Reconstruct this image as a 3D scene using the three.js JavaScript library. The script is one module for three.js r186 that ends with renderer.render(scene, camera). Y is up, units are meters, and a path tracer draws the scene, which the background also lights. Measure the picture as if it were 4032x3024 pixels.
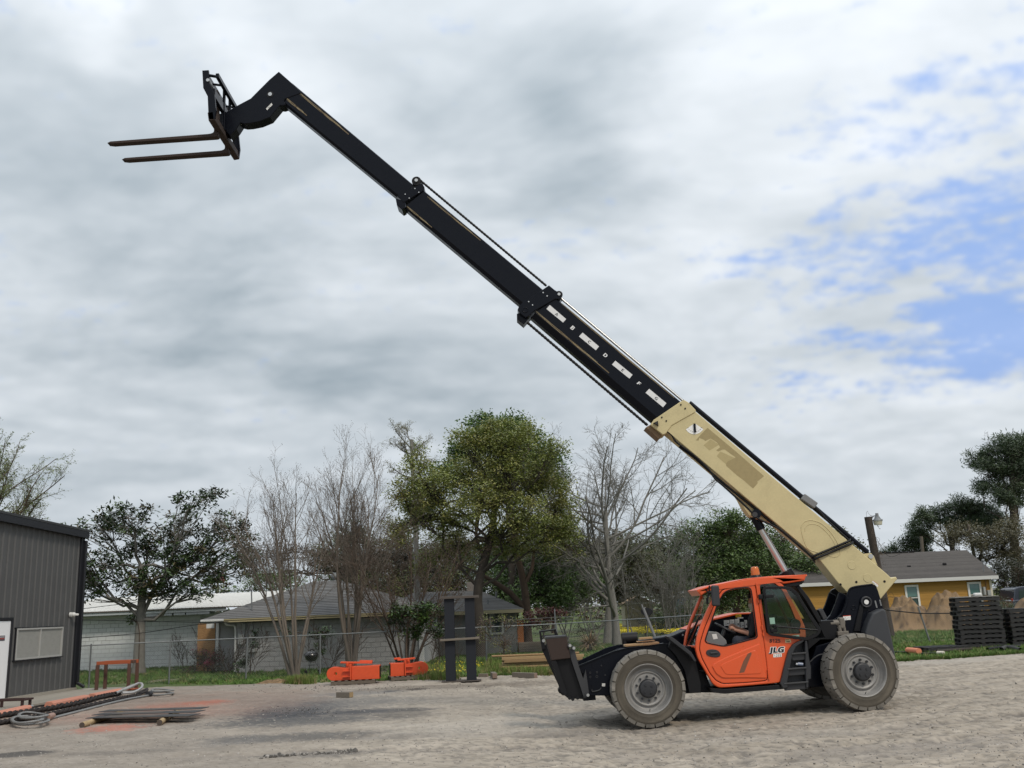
import * as THREE from 'three';
import { mergeGeometries } from 'three/addons/utils/BufferGeometryUtils.js';
import { RoundedBoxGeometry } from 'three/addons/geometries/RoundedBoxGeometry.js';
import { MarchingCubes } from 'three/addons/objects/MarchingCubes.js';
import { ImprovedNoise } from 'three/addons/math/ImprovedNoise.js';

// ---------------------------------------------------------------- camera, sky, sun, exposure
const scene = new THREE.Scene();
const IW = 4032, IH = 3024, FOC = 3737, EYE = 2.08, D2R = Math.PI / 180;
const camera = new THREE.PerspectiveCamera(2 * Math.atan(IH / 2 / FOC) / D2R, 4 / 3, 0.1, 4000);
camera.position.set(0, EYE, 0);
camera.rotation.set(13.3 * D2R, 0, -2.36 * D2R, 'YXZ');
camera.updateMatrixWorld();
const renderer = new THREE.WebGLRenderer({ antialias: true });
renderer.toneMapping = THREE.LinearToneMapping;
renderer.toneMappingExposure = 1.18;
renderer.shadowMap.enabled = true;
// the direction in which a pixel of the photograph looks (4032 x 3024)
const rayDir = (px, py) => new THREE.Vector3(px - IW / 2, IH / 2 - py, -FOC).normalize().applyEuler(camera.rotation);

const sun = new THREE.DirectionalLight(0xfff3e2, 1.5);
const SUN = new THREE.Vector3(0.42, 0.83, 0.37).normalize();
sun.position.copy(SUN).multiplyScalar(90);
sun.castShadow = true; sun.shadow.radius = 20;
sun.shadow.mapSize.set(2048, 2048);
Object.assign(sun.shadow.camera, { left: -40, right: 40, top: 40, bottom: -40, near: 1, far: 260 });
sun.target.position.set(0, 0, -25);
scene.add(sun, sun.target);

const PN = new ImprovedNoise();
function fbm(x, y, z, oct = 5, gain = 0.5, lac = 2.03) {
  let a = 0.5, s = 0, n = 0;
  for (let i = 0; i < oct; i++) { s += a * PN.noise(x, y, z); n += a; x = x * lac + 17.3; y = y * lac + 5.1; z = z * lac + 9.7; a *= gain; }
  return s / n;
}
const clamp = (v, a = 0, b = 1) => Math.min(b, Math.max(a, v));
const sstep = (a, b, v) => { const t = clamp((v - a) / (b - a)); return t * t * (3 - 2 * t); };
const lerp = (a, b, t) => a + (b - a) * t;

function makeSky() {
  const W = 2048, H = 1024, data = new Float32Array(W * H * 4);
  const blob = (px, py, rx, ry, w) => { const d = rayDir(px, py); return [Math.atan2(d.x, -d.z), Math.asin(d.y), rx / FOC, ry / FOC, w]; };
  // cloud masses seen in the photograph: darker bellies, thinner bright veils
  const tone = [blob(500, 700, 1500, 900, -0.24), blob(2260, 620, 420, 300, -0.8), blob(1950, 230, 620, 240, -0.4), blob(1500, 640, 380, 260, -0.18), blob(700, 1040, 700, 240, -0.26), blob(800, 1420, 1000, 150, -0.3), blob(250, 480, 420, 260, -0.2), blob(420, 1650, 600, 140, 0.1),
    blob(3250, 330, 900, 420, 0.36), blob(2850, 1050, 560, 380, 0.3), blob(1080, 230, 260, 190, 0.42), blob(420, 70, 160, 120, 0.45), blob(1720, 780, 240, 200, 0.3), blob(600, 880, 220, 90, 0.2), blob(1350, 1180, 420, 130, 0.22), blob(3300, 1650, 800, 320, 0.12), blob(2150, 1120, 320, 200, 0.24), blob(3900, 1560, 500, 160, 0.25), blob(1000, 1620, 500, 90, 0.1)];
  const gaps = [blob(3850, 880, 560, 210, 0.62), blob(3150, 950, 480, 120, 0.62), blob(3600, 1340, 460, 120, 0.8), blob(3980, 1240, 320, 130, 0.72), blob(3450, 500, 420, 90, 0.44), blob(3980, 340, 280, 90, 0.46), blob(4700, 900, 900, 420, 0.66)];
  const white = [blob(3900, 1100, 500, 60, 0.42), blob(3750, 690, 420, 80, 0.25), blob(3500, 1130, 300, 60, 0.25)];
  for (let r = 0; r < H; r++) {
    const el = ((r + 0.5) / H - 0.5) * Math.PI, y = Math.sin(el), ce = Math.cos(el);
    for (let c = 0; c < W; c++) {
      const th = ((c + 0.5) / W - 0.5) * 2 * Math.PI, x = Math.cos(th) * ce, z = Math.sin(th) * ce, k = (r * W + c) * 4;
      if (y < -0.06) { data[k] = 0.2; data[k + 1] = 0.19; data[k + 2] = 0.17; data[k + 3] = 1; continue; }
      const az = Math.atan2(x, -z), q = 1 / (Math.max(y, 0) + 0.16), u = x * q, v = z * q;
      const wa = fbm(u * 2.4, 11.3, v * 3, 5, 0.58) * 0.17, we = fbm(u * 2.4, 15.3, v * 3, 5, 0.58) * 0.12;
      const sum = (list, wob) => { let s = 0; for (const b of list) { let da = az + wa - b[0]; da = Math.atan2(Math.sin(da), Math.cos(da)); const d = (da / b[2]) ** 2 + ((el + we - b[1]) / b[3]) ** 2; if (d < 9) s += b[4] * Math.exp(-d * (1 + wob)); } return s; };
      const wx = fbm(u * 0.9, 3.1, v * 0.9, 3) * 0.7, wz = fbm(u * 0.9, 8.7, v * 0.9, 3) * 0.7;
      const n1 = fbm(u * 0.75 + wx, 1.7, v * 0.9 + wz, 6, 0.52), n2 = fbm(u * 2.6 + wx, 6.2, v * 3.4 + wz, 5, 0.55);
      const low = 1 - sstep(0.03, 0.16, y);
      let t = 0.61 + sum(tone, 0) * 0.66 + n1 * 0.5 + n2 * 0.36 + (Math.abs(fbm(u * 3.1 + wx * 1.5, 21.7, v * 4.2 + wz * 1.5, 5, 0.55)) - 0.12) * 0.5 + fbm(u * 8 + wx, 4.4, v * 10 + wz, 3) * 0.13;
      t = lerp(t, 0.56 + n1 * 0.3, low * 0.55);
      const rip = fbm(u * 20 + wx * 3, 2.2, v * 26 + wz * 3, 4, 0.62);
      let g = sum(gaps, n1) - sum(white, n2) + n1 * 0.3 + n2 * 0.7 + rip * 1.1;
      g = 0.80 * sstep(0.26, 1.35, g) * sstep(0.1, 0.2, y);
      t = clamp(t, -0.1, 1.15);
      // grey belly -> bright veil
      const cr = lerp(0.335, 0.80, t), cg = lerp(0.40, 0.845, t), cb = lerp(0.452, 0.89, t);
      const zen = 0.86 + 0.55 * Math.max(0, y) ** 2; // brighter towards the zenith as under overcast, added to lift the ambient light
      data[k] = zen * lerp(cr, 0.25, g); data[k + 1] = zen * lerp(cg, 0.42, g); data[k + 2] = zen * lerp(cb, 0.82, g); data[k + 3] = 1;
    }
  }
  const t = new THREE.DataTexture(data, W, H, THREE.RGBAFormat, THREE.FloatType);
  t.mapping = THREE.EquirectangularReflectionMapping; t.magFilter = t.minFilter = THREE.LinearFilter; t.needsUpdate = true;
  return t;
}
scene.background = makeSky();
scene.environment = scene.background;

// ---------------------------------------------------------------- helpers
function rng(seed) { let s = seed >>> 0; return () => { s = (s + 0x6d2b79f5) | 0; let t = Math.imul(s ^ (s >>> 15), 1 | s); t = (t + Math.imul(t ^ (t >>> 7), 61 | t)) ^ t; return ((t ^ (t >>> 14)) >>> 0) / 4294967296; }; }
const V3 = (x, y, z) => new THREE.Vector3(x, y, z);
// height of the ground: level yard that climbs gently towards the right
function gh(x) { const t = x - 2.1; const r = t < -1 ? 0 : t > 1 ? t : (t + 1) * (t + 1) / 4; return 0.0353 * Math.min(r, 12); }
const eye = V3(0, EYE, 0);
function onG(px, py, lift = 0) { const d = rayDir(px, py); let y = lift, p; for (let i = 0; i < 12; i++) { p = eye.clone().addScaledVector(d, (y - EYE) / d.y); y = gh(p.x) + lift; } return p; }
function atZ(px, py, z) { const d = rayDir(px, py); return eye.clone().addScaledVector(d, z / d.z); }

const used = new Map();
function numbered(n) { const k = used.get(n) || 0; used.set(n, k + 1); return k ? `${n}_${String(k).padStart(3, '0')}` : n; }
function shade(o) { o.traverse(m => { if (m.isMesh) { m.castShadow = true; m.receiveShadow = true; } }); return o; }
function thing(name, label, category, pos = [0, 0, 0], turn = 0, group) {
  const o = new THREE.Group(); o.name = numbered(name); o.position.set(...pos); o.rotation.y = turn;
  o.userData = { label, category }; if (group) o.userData.group = group; scene.add(o); return o;
}
function part(name, geos, mat, parent, extra) {
  const list = (Array.isArray(geos) ? geos : [geos]).filter(Boolean);
  const g = list.length === 1 ? list[0] : mergeGeometries(list.map(q => { q = q.index ? q.toNonIndexed() : q; for (const a of Object.keys(q.attributes)) if (!['position', 'normal', 'uv', 'color'].includes(a)) q.deleteAttribute(a); if (!q.attributes.uv) q.setAttribute('uv', new THREE.BufferAttribute(new Float32Array(q.attributes.position.count * 2), 2)); return q; }), false);
  const m = new THREE.Mesh(g, mat); m.name = name; m.castShadow = m.receiveShadow = true; if (extra) Object.assign(m.userData, extra); parent.add(m); return m;
}
function solo(name, geos, mat, label, category, group) { const m = part(name, geos, mat, scene); m.name = numbered(name); m.userData = { label, category }; if (group) m.userData.group = group; return m; }
function setting(name, geo, mat) { const m = part(name, geo, mat, scene); m.name = numbered(name); m.userData.kind = 'structure'; return m; }
function copyOf(src, pos, turn, label, group) { const c = src.clone(); c.name = numbered(src.name.replace(/_\d{3}$/, '')); c.position.set(...pos); if (turn !== undefined) c.rotation.y = turn; c.userData = { ...src.userData, label: label || src.userData.label }; if (group) c.userData.group = group; scene.add(c); return c; }
const box = (w, h, d, x = 0, y = 0, z = 0, rx = 0, ry = 0, rz = 0) => { const g = new THREE.BoxGeometry(w, h, d); if (rx || ry || rz) g.applyMatrix4(new THREE.Matrix4().makeRotationFromEuler(new THREE.Euler(rx, ry, rz))); return g.translate(x, y, z); };
const rbox = (w, h, d, r, x = 0, y = 0, z = 0, rx = 0, ry = 0, rz = 0) => { const g = new RoundedBoxGeometry(w, h, d, 2, r); if (rx || ry || rz) g.applyMatrix4(new THREE.Matrix4().makeRotationFromEuler(new THREE.Euler(rx, ry, rz))); return g.translate(x, y, z); };
function rod(a, b, r, seg = 8, r2 = r) { const d = b.clone().sub(a), L = d.length(); const g = new THREE.CylinderGeometry(r2, r, L, seg); g.applyQuaternion(new THREE.Quaternion().setFromUnitVectors(V3(0, 1, 0), d.normalize())); return g.translate((a.x + b.x) / 2, (a.y + b.y) / 2, (a.z + b.z) / 2); }
const cylZ = (r, len, x, y, z, seg = 20, r2 = r) => new THREE.CylinderGeometry(r2, r, len, seg).rotateX(Math.PI / 2).translate(x, y, z);
function tube(pts, r, seg = 6, n = pts.length * 5, closed = false) { return new THREE.TubeGeometry(new THREE.CatmullRomCurve3(pts, closed), n, r, seg, closed); }
// prism: outline in x, y (arrays of [x, y]) from depth z0 to z1, chamfered by b
function prism(pts, z0, z1, b = 0, holes = [], bs = 1) {
  const s = new THREE.Shape(pts.map(p => new THREE.Vector2(p[0], p[1])));
  for (const h of holes) s.holes.push(new THREE.Path(h.map(p => new THREE.Vector2(p[0], p[1]))));
  const lo = Math.min(z0, z1), d = Math.abs(z1 - z0);
  const g = new THREE.ExtrudeGeometry(s, { depth: d - 2 * b, bevelEnabled: b > 0, bevelThickness: b, bevelSize: b, bevelOffset: -b, bevelSegments: bs, curveSegments: 8 });
  return g.translate(0, 0, lo + b);
}
// rounded version of an outline
function soft(pts, n = 4, k = 0.5) {
  const out = [], N = pts.length;
  for (let i = 0; i < N; i++) {
    const a = pts[(i + N - 1) % N], p = pts[i], c = pts[(i + 1) % N];
    const r = p[2] ?? k; const A = [lerp(p[0], a[0], r * 0.5), lerp(p[1], a[1], r * 0.5)], C = [lerp(p[0], c[0], r * 0.5), lerp(p[1], c[1], r * 0.5)];
    for (let j = 0; j <= n; j++) { const t = j / n, u = 1 - t; out.push([u * u * A[0] + 2 * u * t * p[0] + t * t * C[0], u * u * A[1] + 2 * u * t * p[1] + t * t * C[1]]); }
  }
  return out;
}
function quadGeo(a, b, c, d) { // corners TL, TR, BR, BL
  const g = new THREE.BufferGeometry();
  g.setAttribute('position', new THREE.Float32BufferAttribute([...d.toArray(), ...c.toArray(), ...b.toArray(), ...a.toArray()], 3));
  g.setAttribute('uv', new THREE.Float32BufferAttribute([0, 0, 1, 0, 1, 1, 0, 1], 2)); g.setIndex([0, 1, 2, 0, 2, 3]); g.computeVertexNormals(); return g;
}

// ---------------------------------------------------------------- procedural textures and materials
function texture(size, fn, srgb = false, aspect = 1) {
  const w = size, h = Math.round(size / aspect), d = new Uint8Array(w * h * 4);
  for (let j = 0; j < h; j++) for (let i = 0; i < w; i++) { const v = fn(i / w, j / h); const k = (j * w + i) * 4; for (let c = 0; c < 3; c++) d[k + c] = clamp(Array.isArray(v) ? v[c] : v) * 255; d[k + 3] = 255; }
  const t = new THREE.DataTexture(d, w, h, THREE.RGBAFormat); t.wrapS = t.wrapT = THREE.RepeatWrapping; t.magFilter = THREE.LinearFilter; t.minFilter = THREE.LinearMipmapLinearFilter; t.generateMipmaps = true; if (srgb) t.colorSpace = THREE.SRGBColorSpace; t.needsUpdate = true; return t;
}
// tiling noise: a torus walk through 3-D noise
function tileNoise(u, v, f, oct = 4, seed = 0, gain = 0.55) {
  let s = 0, a = 1, n = 0; 
  for (let o = 0; o < oct; o++) { const F = f * 2 ** o, x = u * F, y = v * F;
    const fx = u, fy = v; // blend four shifted copies so that edges meet
    const q = (X, Y) => PN.noise(X + seed * 7.13 + o * 31.7, Y + seed * 3.7, seed + o * 5.3);
    s += a * ((1 - fx) * (1 - fy) * q(x, y) + fx * (1 - fy) * q(x - F, y) + (1 - fx) * fy * q(x, y - F) + fx * fy * q(x - F, y - F)); n += a; a *= gain; }
  return s / n;
}
const grain = texture(512, (u, v) => 0.80 + 0.35 * tileNoise(u, v, 24, 4, 1, 0.75) + 0.28 * tileNoise(u, v, 4, 3, 2));
const grime = texture(512, (u, v) => { const a = tileNoise(u, v, 5, 5, 5), b = tileNoise(u, v, 40, 3, 6); return 0.88 + 0.2 * a + 0.12 * b - 0.25 * sstep(0.18, 0.5, a + b * 0.4); });
const roughTex = texture(256, (u, v) => 0.75 + 0.5 * tileNoise(u, v, 6, 5, 9));
const bumpTex = texture(512, (u, v) => 0.5 + 0.5 * tileNoise(u, v, 30, 5, 11, 0.7));
const woodTex = texture(512, (u, v) => { const w = tileNoise(u, v, 3, 3, 21) * 0.6; const g = Math.sin((v * 26 + w * 5 + tileNoise(u * 0.2, v, 40, 2, 22)) * 6.283); return 0.78 + 0.12 * g + 0.3 * tileNoise(u, v, 8, 4, 23) ; });
const barkTex = texture(512, (u, v) => 0.72 + 0.55 * tileNoise(u, v, 10, 4, 31, 0.7) + 0.25 * tileNoise(u, v, 3, 2, 32));
const shingleTex = texture(512, (u, v) => 0.78 + 0.42 * tileNoise(u, v, 60, 3, 41, 0.8) + 0.25 * tileNoise(u, v, 7, 3, 42));
function rep(t, x, y = x) { const c = t.clone(); c.repeat.set(x, y); c.needsUpdate = true; return c; }
const C = (r, g, b) => new THREE.Color().setRGB(r, g, b);
const mat = (r, g, b, rough = 0.7, o = {}) => new THREE.MeshStandardMaterial({ color: C(r, g, b), roughness: rough, ...o });
const phys = (r, g, b, rough = 0.5, o = {}) => new THREE.MeshPhysicalMaterial({ color: C(r, g, b), roughness: rough, ...o });
const grime2 = rep(grime, 1.3), rough2 = rep(roughTex, 1.7), bump3 = rep(bumpTex, 3);

// ---------------------------------------------------------------- ground
// far edge of the gravel yard, read off where gravel meets grass
const edgePx = [[-900, 2790], [-300, 2745], [300, 2716], [740, 2702], [1034, 2691], [1296, 2684], [1599, 2680], [1739, 2668], [1890, 2664], [2183, 2656], [2700, 2640], [3543, 2602], [3733, 2592], [3948, 2578], [4300, 2562], [5000, 2530]];
const edgePts = edgePx.map(p => onG(...p));
function edgeZ(x) {
  let z; if (x <= edgePts[0].x) z = edgePts[0].z; else if (x >= edgePts[edgePts.length - 1].x) z = edgePts[edgePts.length - 1].z;
  else for (let i = 1; i < edgePts.length; i++) if (x <= edgePts[i].x) { const a = edgePts[i - 1], b = edgePts[i]; z = lerp(a.z, b.z, (x - a.x) / (b.x - a.x)); break; }
  return z + fbm(x * 0.9, 0, 4.4, 4) * 0.5 + fbm(x * 5, 0, 7.4, 3) * 0.22;
}
const stains = [];
function stain(px, py, rx, ry, col, amt, rag = 0.6, f = 3, hard = 0.35) { const c = onG(px, py), e = onG(px, py - ry), e2 = onG(px, py + ry), s = onG(px + rx, py); stains.push({ x: c.x, z: c.z, rx: s.distanceTo(c), rz: Math.abs(e.z - e2.z) / 2, col, amt, rag, f, hard }); }
const SOOT = [0.05, 0.052, 0.06], DAMP = [0.10, 0.09, 0.08], SPRAY = [0.52, 0.16, 0.10], RUST = [0.26, 0.12, 0.075], PALE = [0.45, 0.41, 0.36];
stain(1150, 2800, 170, 36, SOOT, 0.95, 1.3, 8); stain(1250, 2815, 260, 22, SOOT, 0.55, 1.0, 7); stain(1330, 2768, 280, 26, [0.15, 0.146, 0.142], 0.55, 1.3, 7); stain(1180, 2840, 330, 16, [0.10, 0.098, 0.096], 0.8, 1.2, 7); stain(1480, 2800, 200, 9, SOOT, 0.8, 0.9, 5);
stain(1170, 2898, 330, 13, [0.10, 0.097, 0.094], 0.75, 1.2, 7); stain(1550, 2895, 260, 8, DAMP, 0.5, 0.9, 4); stain(1600, 2810, 110, 20, DAMP, 0.6, 1.0, 5); stain(1420, 2728, 170, 10, [0.17, 0.168, 0.168], 0.6, 1.3, 7);
stain(60, 2970, 150, 13, [0.075, 0.068, 0.062], 0.9, 0.15, 2, 0.12); stain(430, 2868, 110, 14, SPRAY, 0.6, 1.2, 6); stain(700, 2778, 140, 14, SPRAY, 0.45, 1.2, 7); stain(560, 2815, 300, 22, SPRAY, 0.2, 1.0, 5); stain(820, 2765, 70, 8, SPRAY, 0.7, 1.0, 7);
stain(300, 2790, 420, 60, RUST, 0.22, 0.9, 2); stain(900, 2760, 300, 50, RUST, 0.22, 0.9, 2); stain(1050, 2780, 160, 40, [0.22, 0.14, 0.11], 0.3, 1.2, 6); stain(500, 2960, 200, 9, DAMP, 0.4, 0.9, 4); stain(920, 2915, 110, 22, [0.15, 0.145, 0.14], 0.5, 1.0, 5);
stain(1100, 2678, 260, 12, [0.15, 0.11, 0.07], 0.7, 1.0, 4); stain(1700, 2705, 280, 10, [0.16, 0.13, 0.1], 0.6, 1.0, 4); stain(2050, 2690, 200, 10, [0.15, 0.12, 0.09], 0.5, 1.0, 4); stain(1640, 2714, 36, 5, [0.06, 0.045, 0.035], 0.9, 0.6, 6); stain(1540, 2722, 30, 3, SOOT, 0.8, 0.8, 6);
stain(2300, 2880, 330, 14, [0.17, 0.155, 0.145], 0.4, 0.9, 4); stain(3100, 2890, 500, 24, PALE, 0.35, 0.8, 2); stain(2000, 2850, 500, 40, PALE, 0.45, 0.8, 2); stain(1250, 2965, 220, 14, SOOT, 0.5, 1.1, 8);
stain(3760, 2600, 330, 12, PALE, 0.6, 0.8, 2); stain(3500, 2950, 600, 40, [0.25, 0.225, 0.205], 0.4, 0.9, 3);
// wheel tracks worn across the yard
const tracks = [[[1830, 2676], [2000, 2745], [2200, 2830], [2500, 2990]], [[1960, 2672], [2140, 2735], [2380, 2820], [2800, 2990]], [[700, 2930], [1300, 2905], [2000, 2892], [2700, 2905], [3400, 2880], [4100, 2800]], [[700, 2980], [1400, 2955], [2100, 2945], [2900, 2960], [3700, 2920], [4200, 2860]], [[3300, 2690], [3700, 2660], [4100, 2630]], [[3500, 2730], [3800, 2700], [4150, 2670]]].map(t => t.map(p => onG(...p)));
function rut(x, z) { let w = 0; for (const t of tracks) for (let i = 0; i < t.length - 1; i++) { const a = t[i], b = t[i + 1], dx = b.x - a.x, dz = b.z - a.z, k = clamp(((x - a.x) * dx + (z - a.z) * dz) / (dx * dx + dz * dz)), d = Math.hypot(x - a.x - dx * k, z - a.z - dz * k) + fbm(x * 1.3, 2, z * 1.3, 2) * 0.3; w = Math.max(w, sstep(0.3, 0.16, d)); } return w; }
function yardColor(x, z) {
  const n = fbm(x * 0.35, 1.1, z * 0.35, 4), m = fbm(x * 1.7, 2.1, z * 1.7, 4), k = fbm(x * 7, 3.1, z * 9, 3, 0.6);
  let r = 0.395 + n * 0.10 + m * 0.07 + k * 0.15, g = 0.343 + n * 0.088 + m * 0.062 + k * 0.14, b = 0.280 + n * 0.074 + m * 0.055 + k * 0.125;
  // dark soil dashes on the tyre-lug ledges, ledge shade painted into the colour
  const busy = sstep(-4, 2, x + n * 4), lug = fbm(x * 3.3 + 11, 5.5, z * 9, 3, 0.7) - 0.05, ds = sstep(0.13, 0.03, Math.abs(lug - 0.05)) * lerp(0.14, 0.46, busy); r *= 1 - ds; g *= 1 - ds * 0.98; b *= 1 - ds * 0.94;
  const rt = rut(x, z) * (0.5 + k); r *= 1 - rt * 0.22; g *= 1 - rt * 0.22; b *= 1 - rt * 0.2;
  // older asphalt shows through on the left
  const as = sstep(-0.5, -7, x + n * 5) * 0.6; r = lerp(r, 0.265 + m * 0.05 + k * 0.05, as); g = lerp(g, 0.232 + m * 0.05 + k * 0.05, as); b = lerp(b, 0.20 + m * 0.05 + k * 0.05, as);
  for (const s of stains) { const dx = (x - s.x) / s.rx, dz = (z - s.z) / s.rz, d = Math.sqrt(dx * dx + dz * dz); if (d > 1.9) continue;
    const w = s.amt * sstep(1 + s.hard, 1 - s.hard - 0.2, d + s.rag * fbm(x * s.f, s.x, z * s.f, 4, 0.6)); r = lerp(r, s.col[0], w); g = lerp(g, s.col[1], w); b = lerp(b, s.col[2], w); }
  return [clamp(r, 0.02, 0.7), clamp(g, 0.02, 0.7), clamp(b, 0.02, 0.7)];
}
function yardRelief(x, z) {
  // lug prints and loose stone: short ridges, stronger where machines turn
  const busy = sstep(-3, 3, x + fbm(x * 0.3, 0, z * 0.3, 2) * 6);
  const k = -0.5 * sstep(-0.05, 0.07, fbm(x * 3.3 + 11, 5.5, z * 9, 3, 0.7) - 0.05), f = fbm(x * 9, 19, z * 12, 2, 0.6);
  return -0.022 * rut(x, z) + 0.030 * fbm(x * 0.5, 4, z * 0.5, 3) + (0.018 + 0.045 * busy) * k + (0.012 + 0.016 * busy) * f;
}
{
  const xs = [], ts = [];
  for (let x = -60; x < -17; x += 1.5) xs.push(x); for (let x = -17; x < 14.5; x += 0.055) xs.push(x); for (let x = 14.5; x <= 60; x += 1.5) xs.push(x);
  const zs = []; for (let z = 30; z > -11; z -= 1.5) zs.push(z); const nz0 = zs.length, rows = 250;
  const nx = xs.length, nz = nz0 + rows, pos = new Float32Array(nx * nz * 3), col = new Float32Array(nx * nz * 3), uv = new Float32Array(nx * nz * 2), idx = new Uint32Array((nx - 1) * (nz - 1) * 6);
  let p = 0;
  for (let j = 0; j < nz; j++) for (let i = 0; i < nx; i++, p++) {
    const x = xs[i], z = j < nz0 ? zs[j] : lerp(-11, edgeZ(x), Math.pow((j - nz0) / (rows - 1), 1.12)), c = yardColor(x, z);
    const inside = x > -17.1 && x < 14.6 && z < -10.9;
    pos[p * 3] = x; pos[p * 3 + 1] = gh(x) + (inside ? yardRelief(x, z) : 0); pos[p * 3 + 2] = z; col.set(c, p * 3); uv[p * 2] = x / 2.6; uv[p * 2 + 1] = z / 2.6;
  }
  let q = 0; for (let j = 0; j < nz - 1; j++) for (let i = 0; i < nx - 1; i++) { const a = j * nx + i; idx.set([a, a + 1, a + nx, a + 1, a + nx + 1, a + nx], q); q += 6; }
  const g = new THREE.BufferGeometry(); g.setAttribute('position', new THREE.BufferAttribute(pos, 3)); g.setAttribute('color', new THREE.BufferAttribute(col, 3)); g.setAttribute('uv', new THREE.BufferAttribute(uv, 2)); g.setIndex(new THREE.BufferAttribute(idx, 1)); g.computeVertexNormals();
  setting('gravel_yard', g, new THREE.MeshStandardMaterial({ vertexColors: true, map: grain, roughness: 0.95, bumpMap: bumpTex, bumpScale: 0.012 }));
}
{
  // lawn and earth, out to the horizon
  const xs = [], zs = [];
  for (let x = -900; x < -80; x += 60) xs.push(x); for (let x = -80; x <= 80; x += 0.5) xs.push(x); for (let x = 130; x <= 900; x += 60) xs.push(x);
  for (let z = 400; z > -22; z -= 40) zs.push(z); for (let z = -22; z > -75; z -= 0.4) zs.push(z); for (let z = -80; z > -1500; z -= 60) zs.push(z);
  const nx = xs.length, nz = zs.length, pos = [], col = [], uv = [], idx = [];
  for (let j = 0; j < nz; j++) for (let i = 0; i < nx; i++) {
    const x = xs[i], z = zs[j], n = fbm(x * 0.28, 3, z * 0.28, 4), m = fbm(x * 1.9, 7, z * 1.9, 3);
    pos.push(x, gh(x) - 0.045 - (z > edgeZ(x) + 0.7 ? 0.14 : 0) + (Math.abs(x) < 80 && z < -22 && z > -75 ? 0.02 * n : 0), z); uv.push(x / 1.8, z / 1.8);
    const bare = sstep(0.05, 0.4, n + m * 0.5); col.push(lerp(0.085, 0.24, bare) + m * 0.02, lerp(0.125, 0.20, bare) + m * 0.03, lerp(0.03, 0.14, bare));
  }
  for (let j = 0; j < nz - 1; j++) for (let i = 0; i < nx - 1; i++) { const a = j * nx + i; idx.push(a, a + 1, a + nx, a + 1, a + nx + 1, a + nx); }
  const g = new THREE.BufferGeometry(); g.setAttribute('position', new THREE.Float32BufferAttribute(pos, 3)); g.setAttribute('color', new THREE.Float32BufferAttribute(col, 3)); g.setAttribute('uv', new THREE.Float32BufferAttribute(uv, 2)); g.setIndex(idx); g.computeVertexNormals();
  setting('lawn', g, new THREE.MeshStandardMaterial({ vertexColors: true, map: rep(grain, 1), roughness: 1, bumpMap: bumpTex, bumpScale: 0.02 }));
}

// ---------------------------------------------------------------- telehandler
const T0 = onG(2556, 2867), TILT = 2.02 * D2R, ZC = -1.27;
const tel = thing('telehandler', 'orange and black telehandler with raised cream and black telescopic boom on gravel yard', 'telehandler', T0.toArray());
tel.rotation.z = TILT;
// pixel of the photograph -> x, y in the machine's own frame, on the upright plane zl metres in front of (+) or behind (-) its near wheels' outer faces
function vp(px, py, zl) { const p = atZ(px, py, T0.z + zl).sub(T0), c = Math.cos(TILT), s = Math.sin(TILT); return [p.x * c + p.y * s, -p.x * s + p.y * c]; }
const crop = (ox, oy, k) => (pts, zl) => pts.map(([x, y, r]) => { const q = vp(ox + x / k, oy + y / k, zl); if (r !== undefined) q.push(r); return q; });
const kA = crop(2080, 2160, 1.4553), kB = crop(2650, 2220, 3.0717), kC = crop(3050, 2150, 2.44), kD = crop(2080, 2380, 3.1897), kE = crop(2480, 1540, 2.0109), kF = crop(1960, 1080, 2.4402), kG = crop(400, 240, 2.6333), kH = crop(1000, 240, 1.5648);
const P3 = (k, pt, zl) => { const q = k([pt], zl)[0]; return V3(q[0], q[1], zl); };

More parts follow.
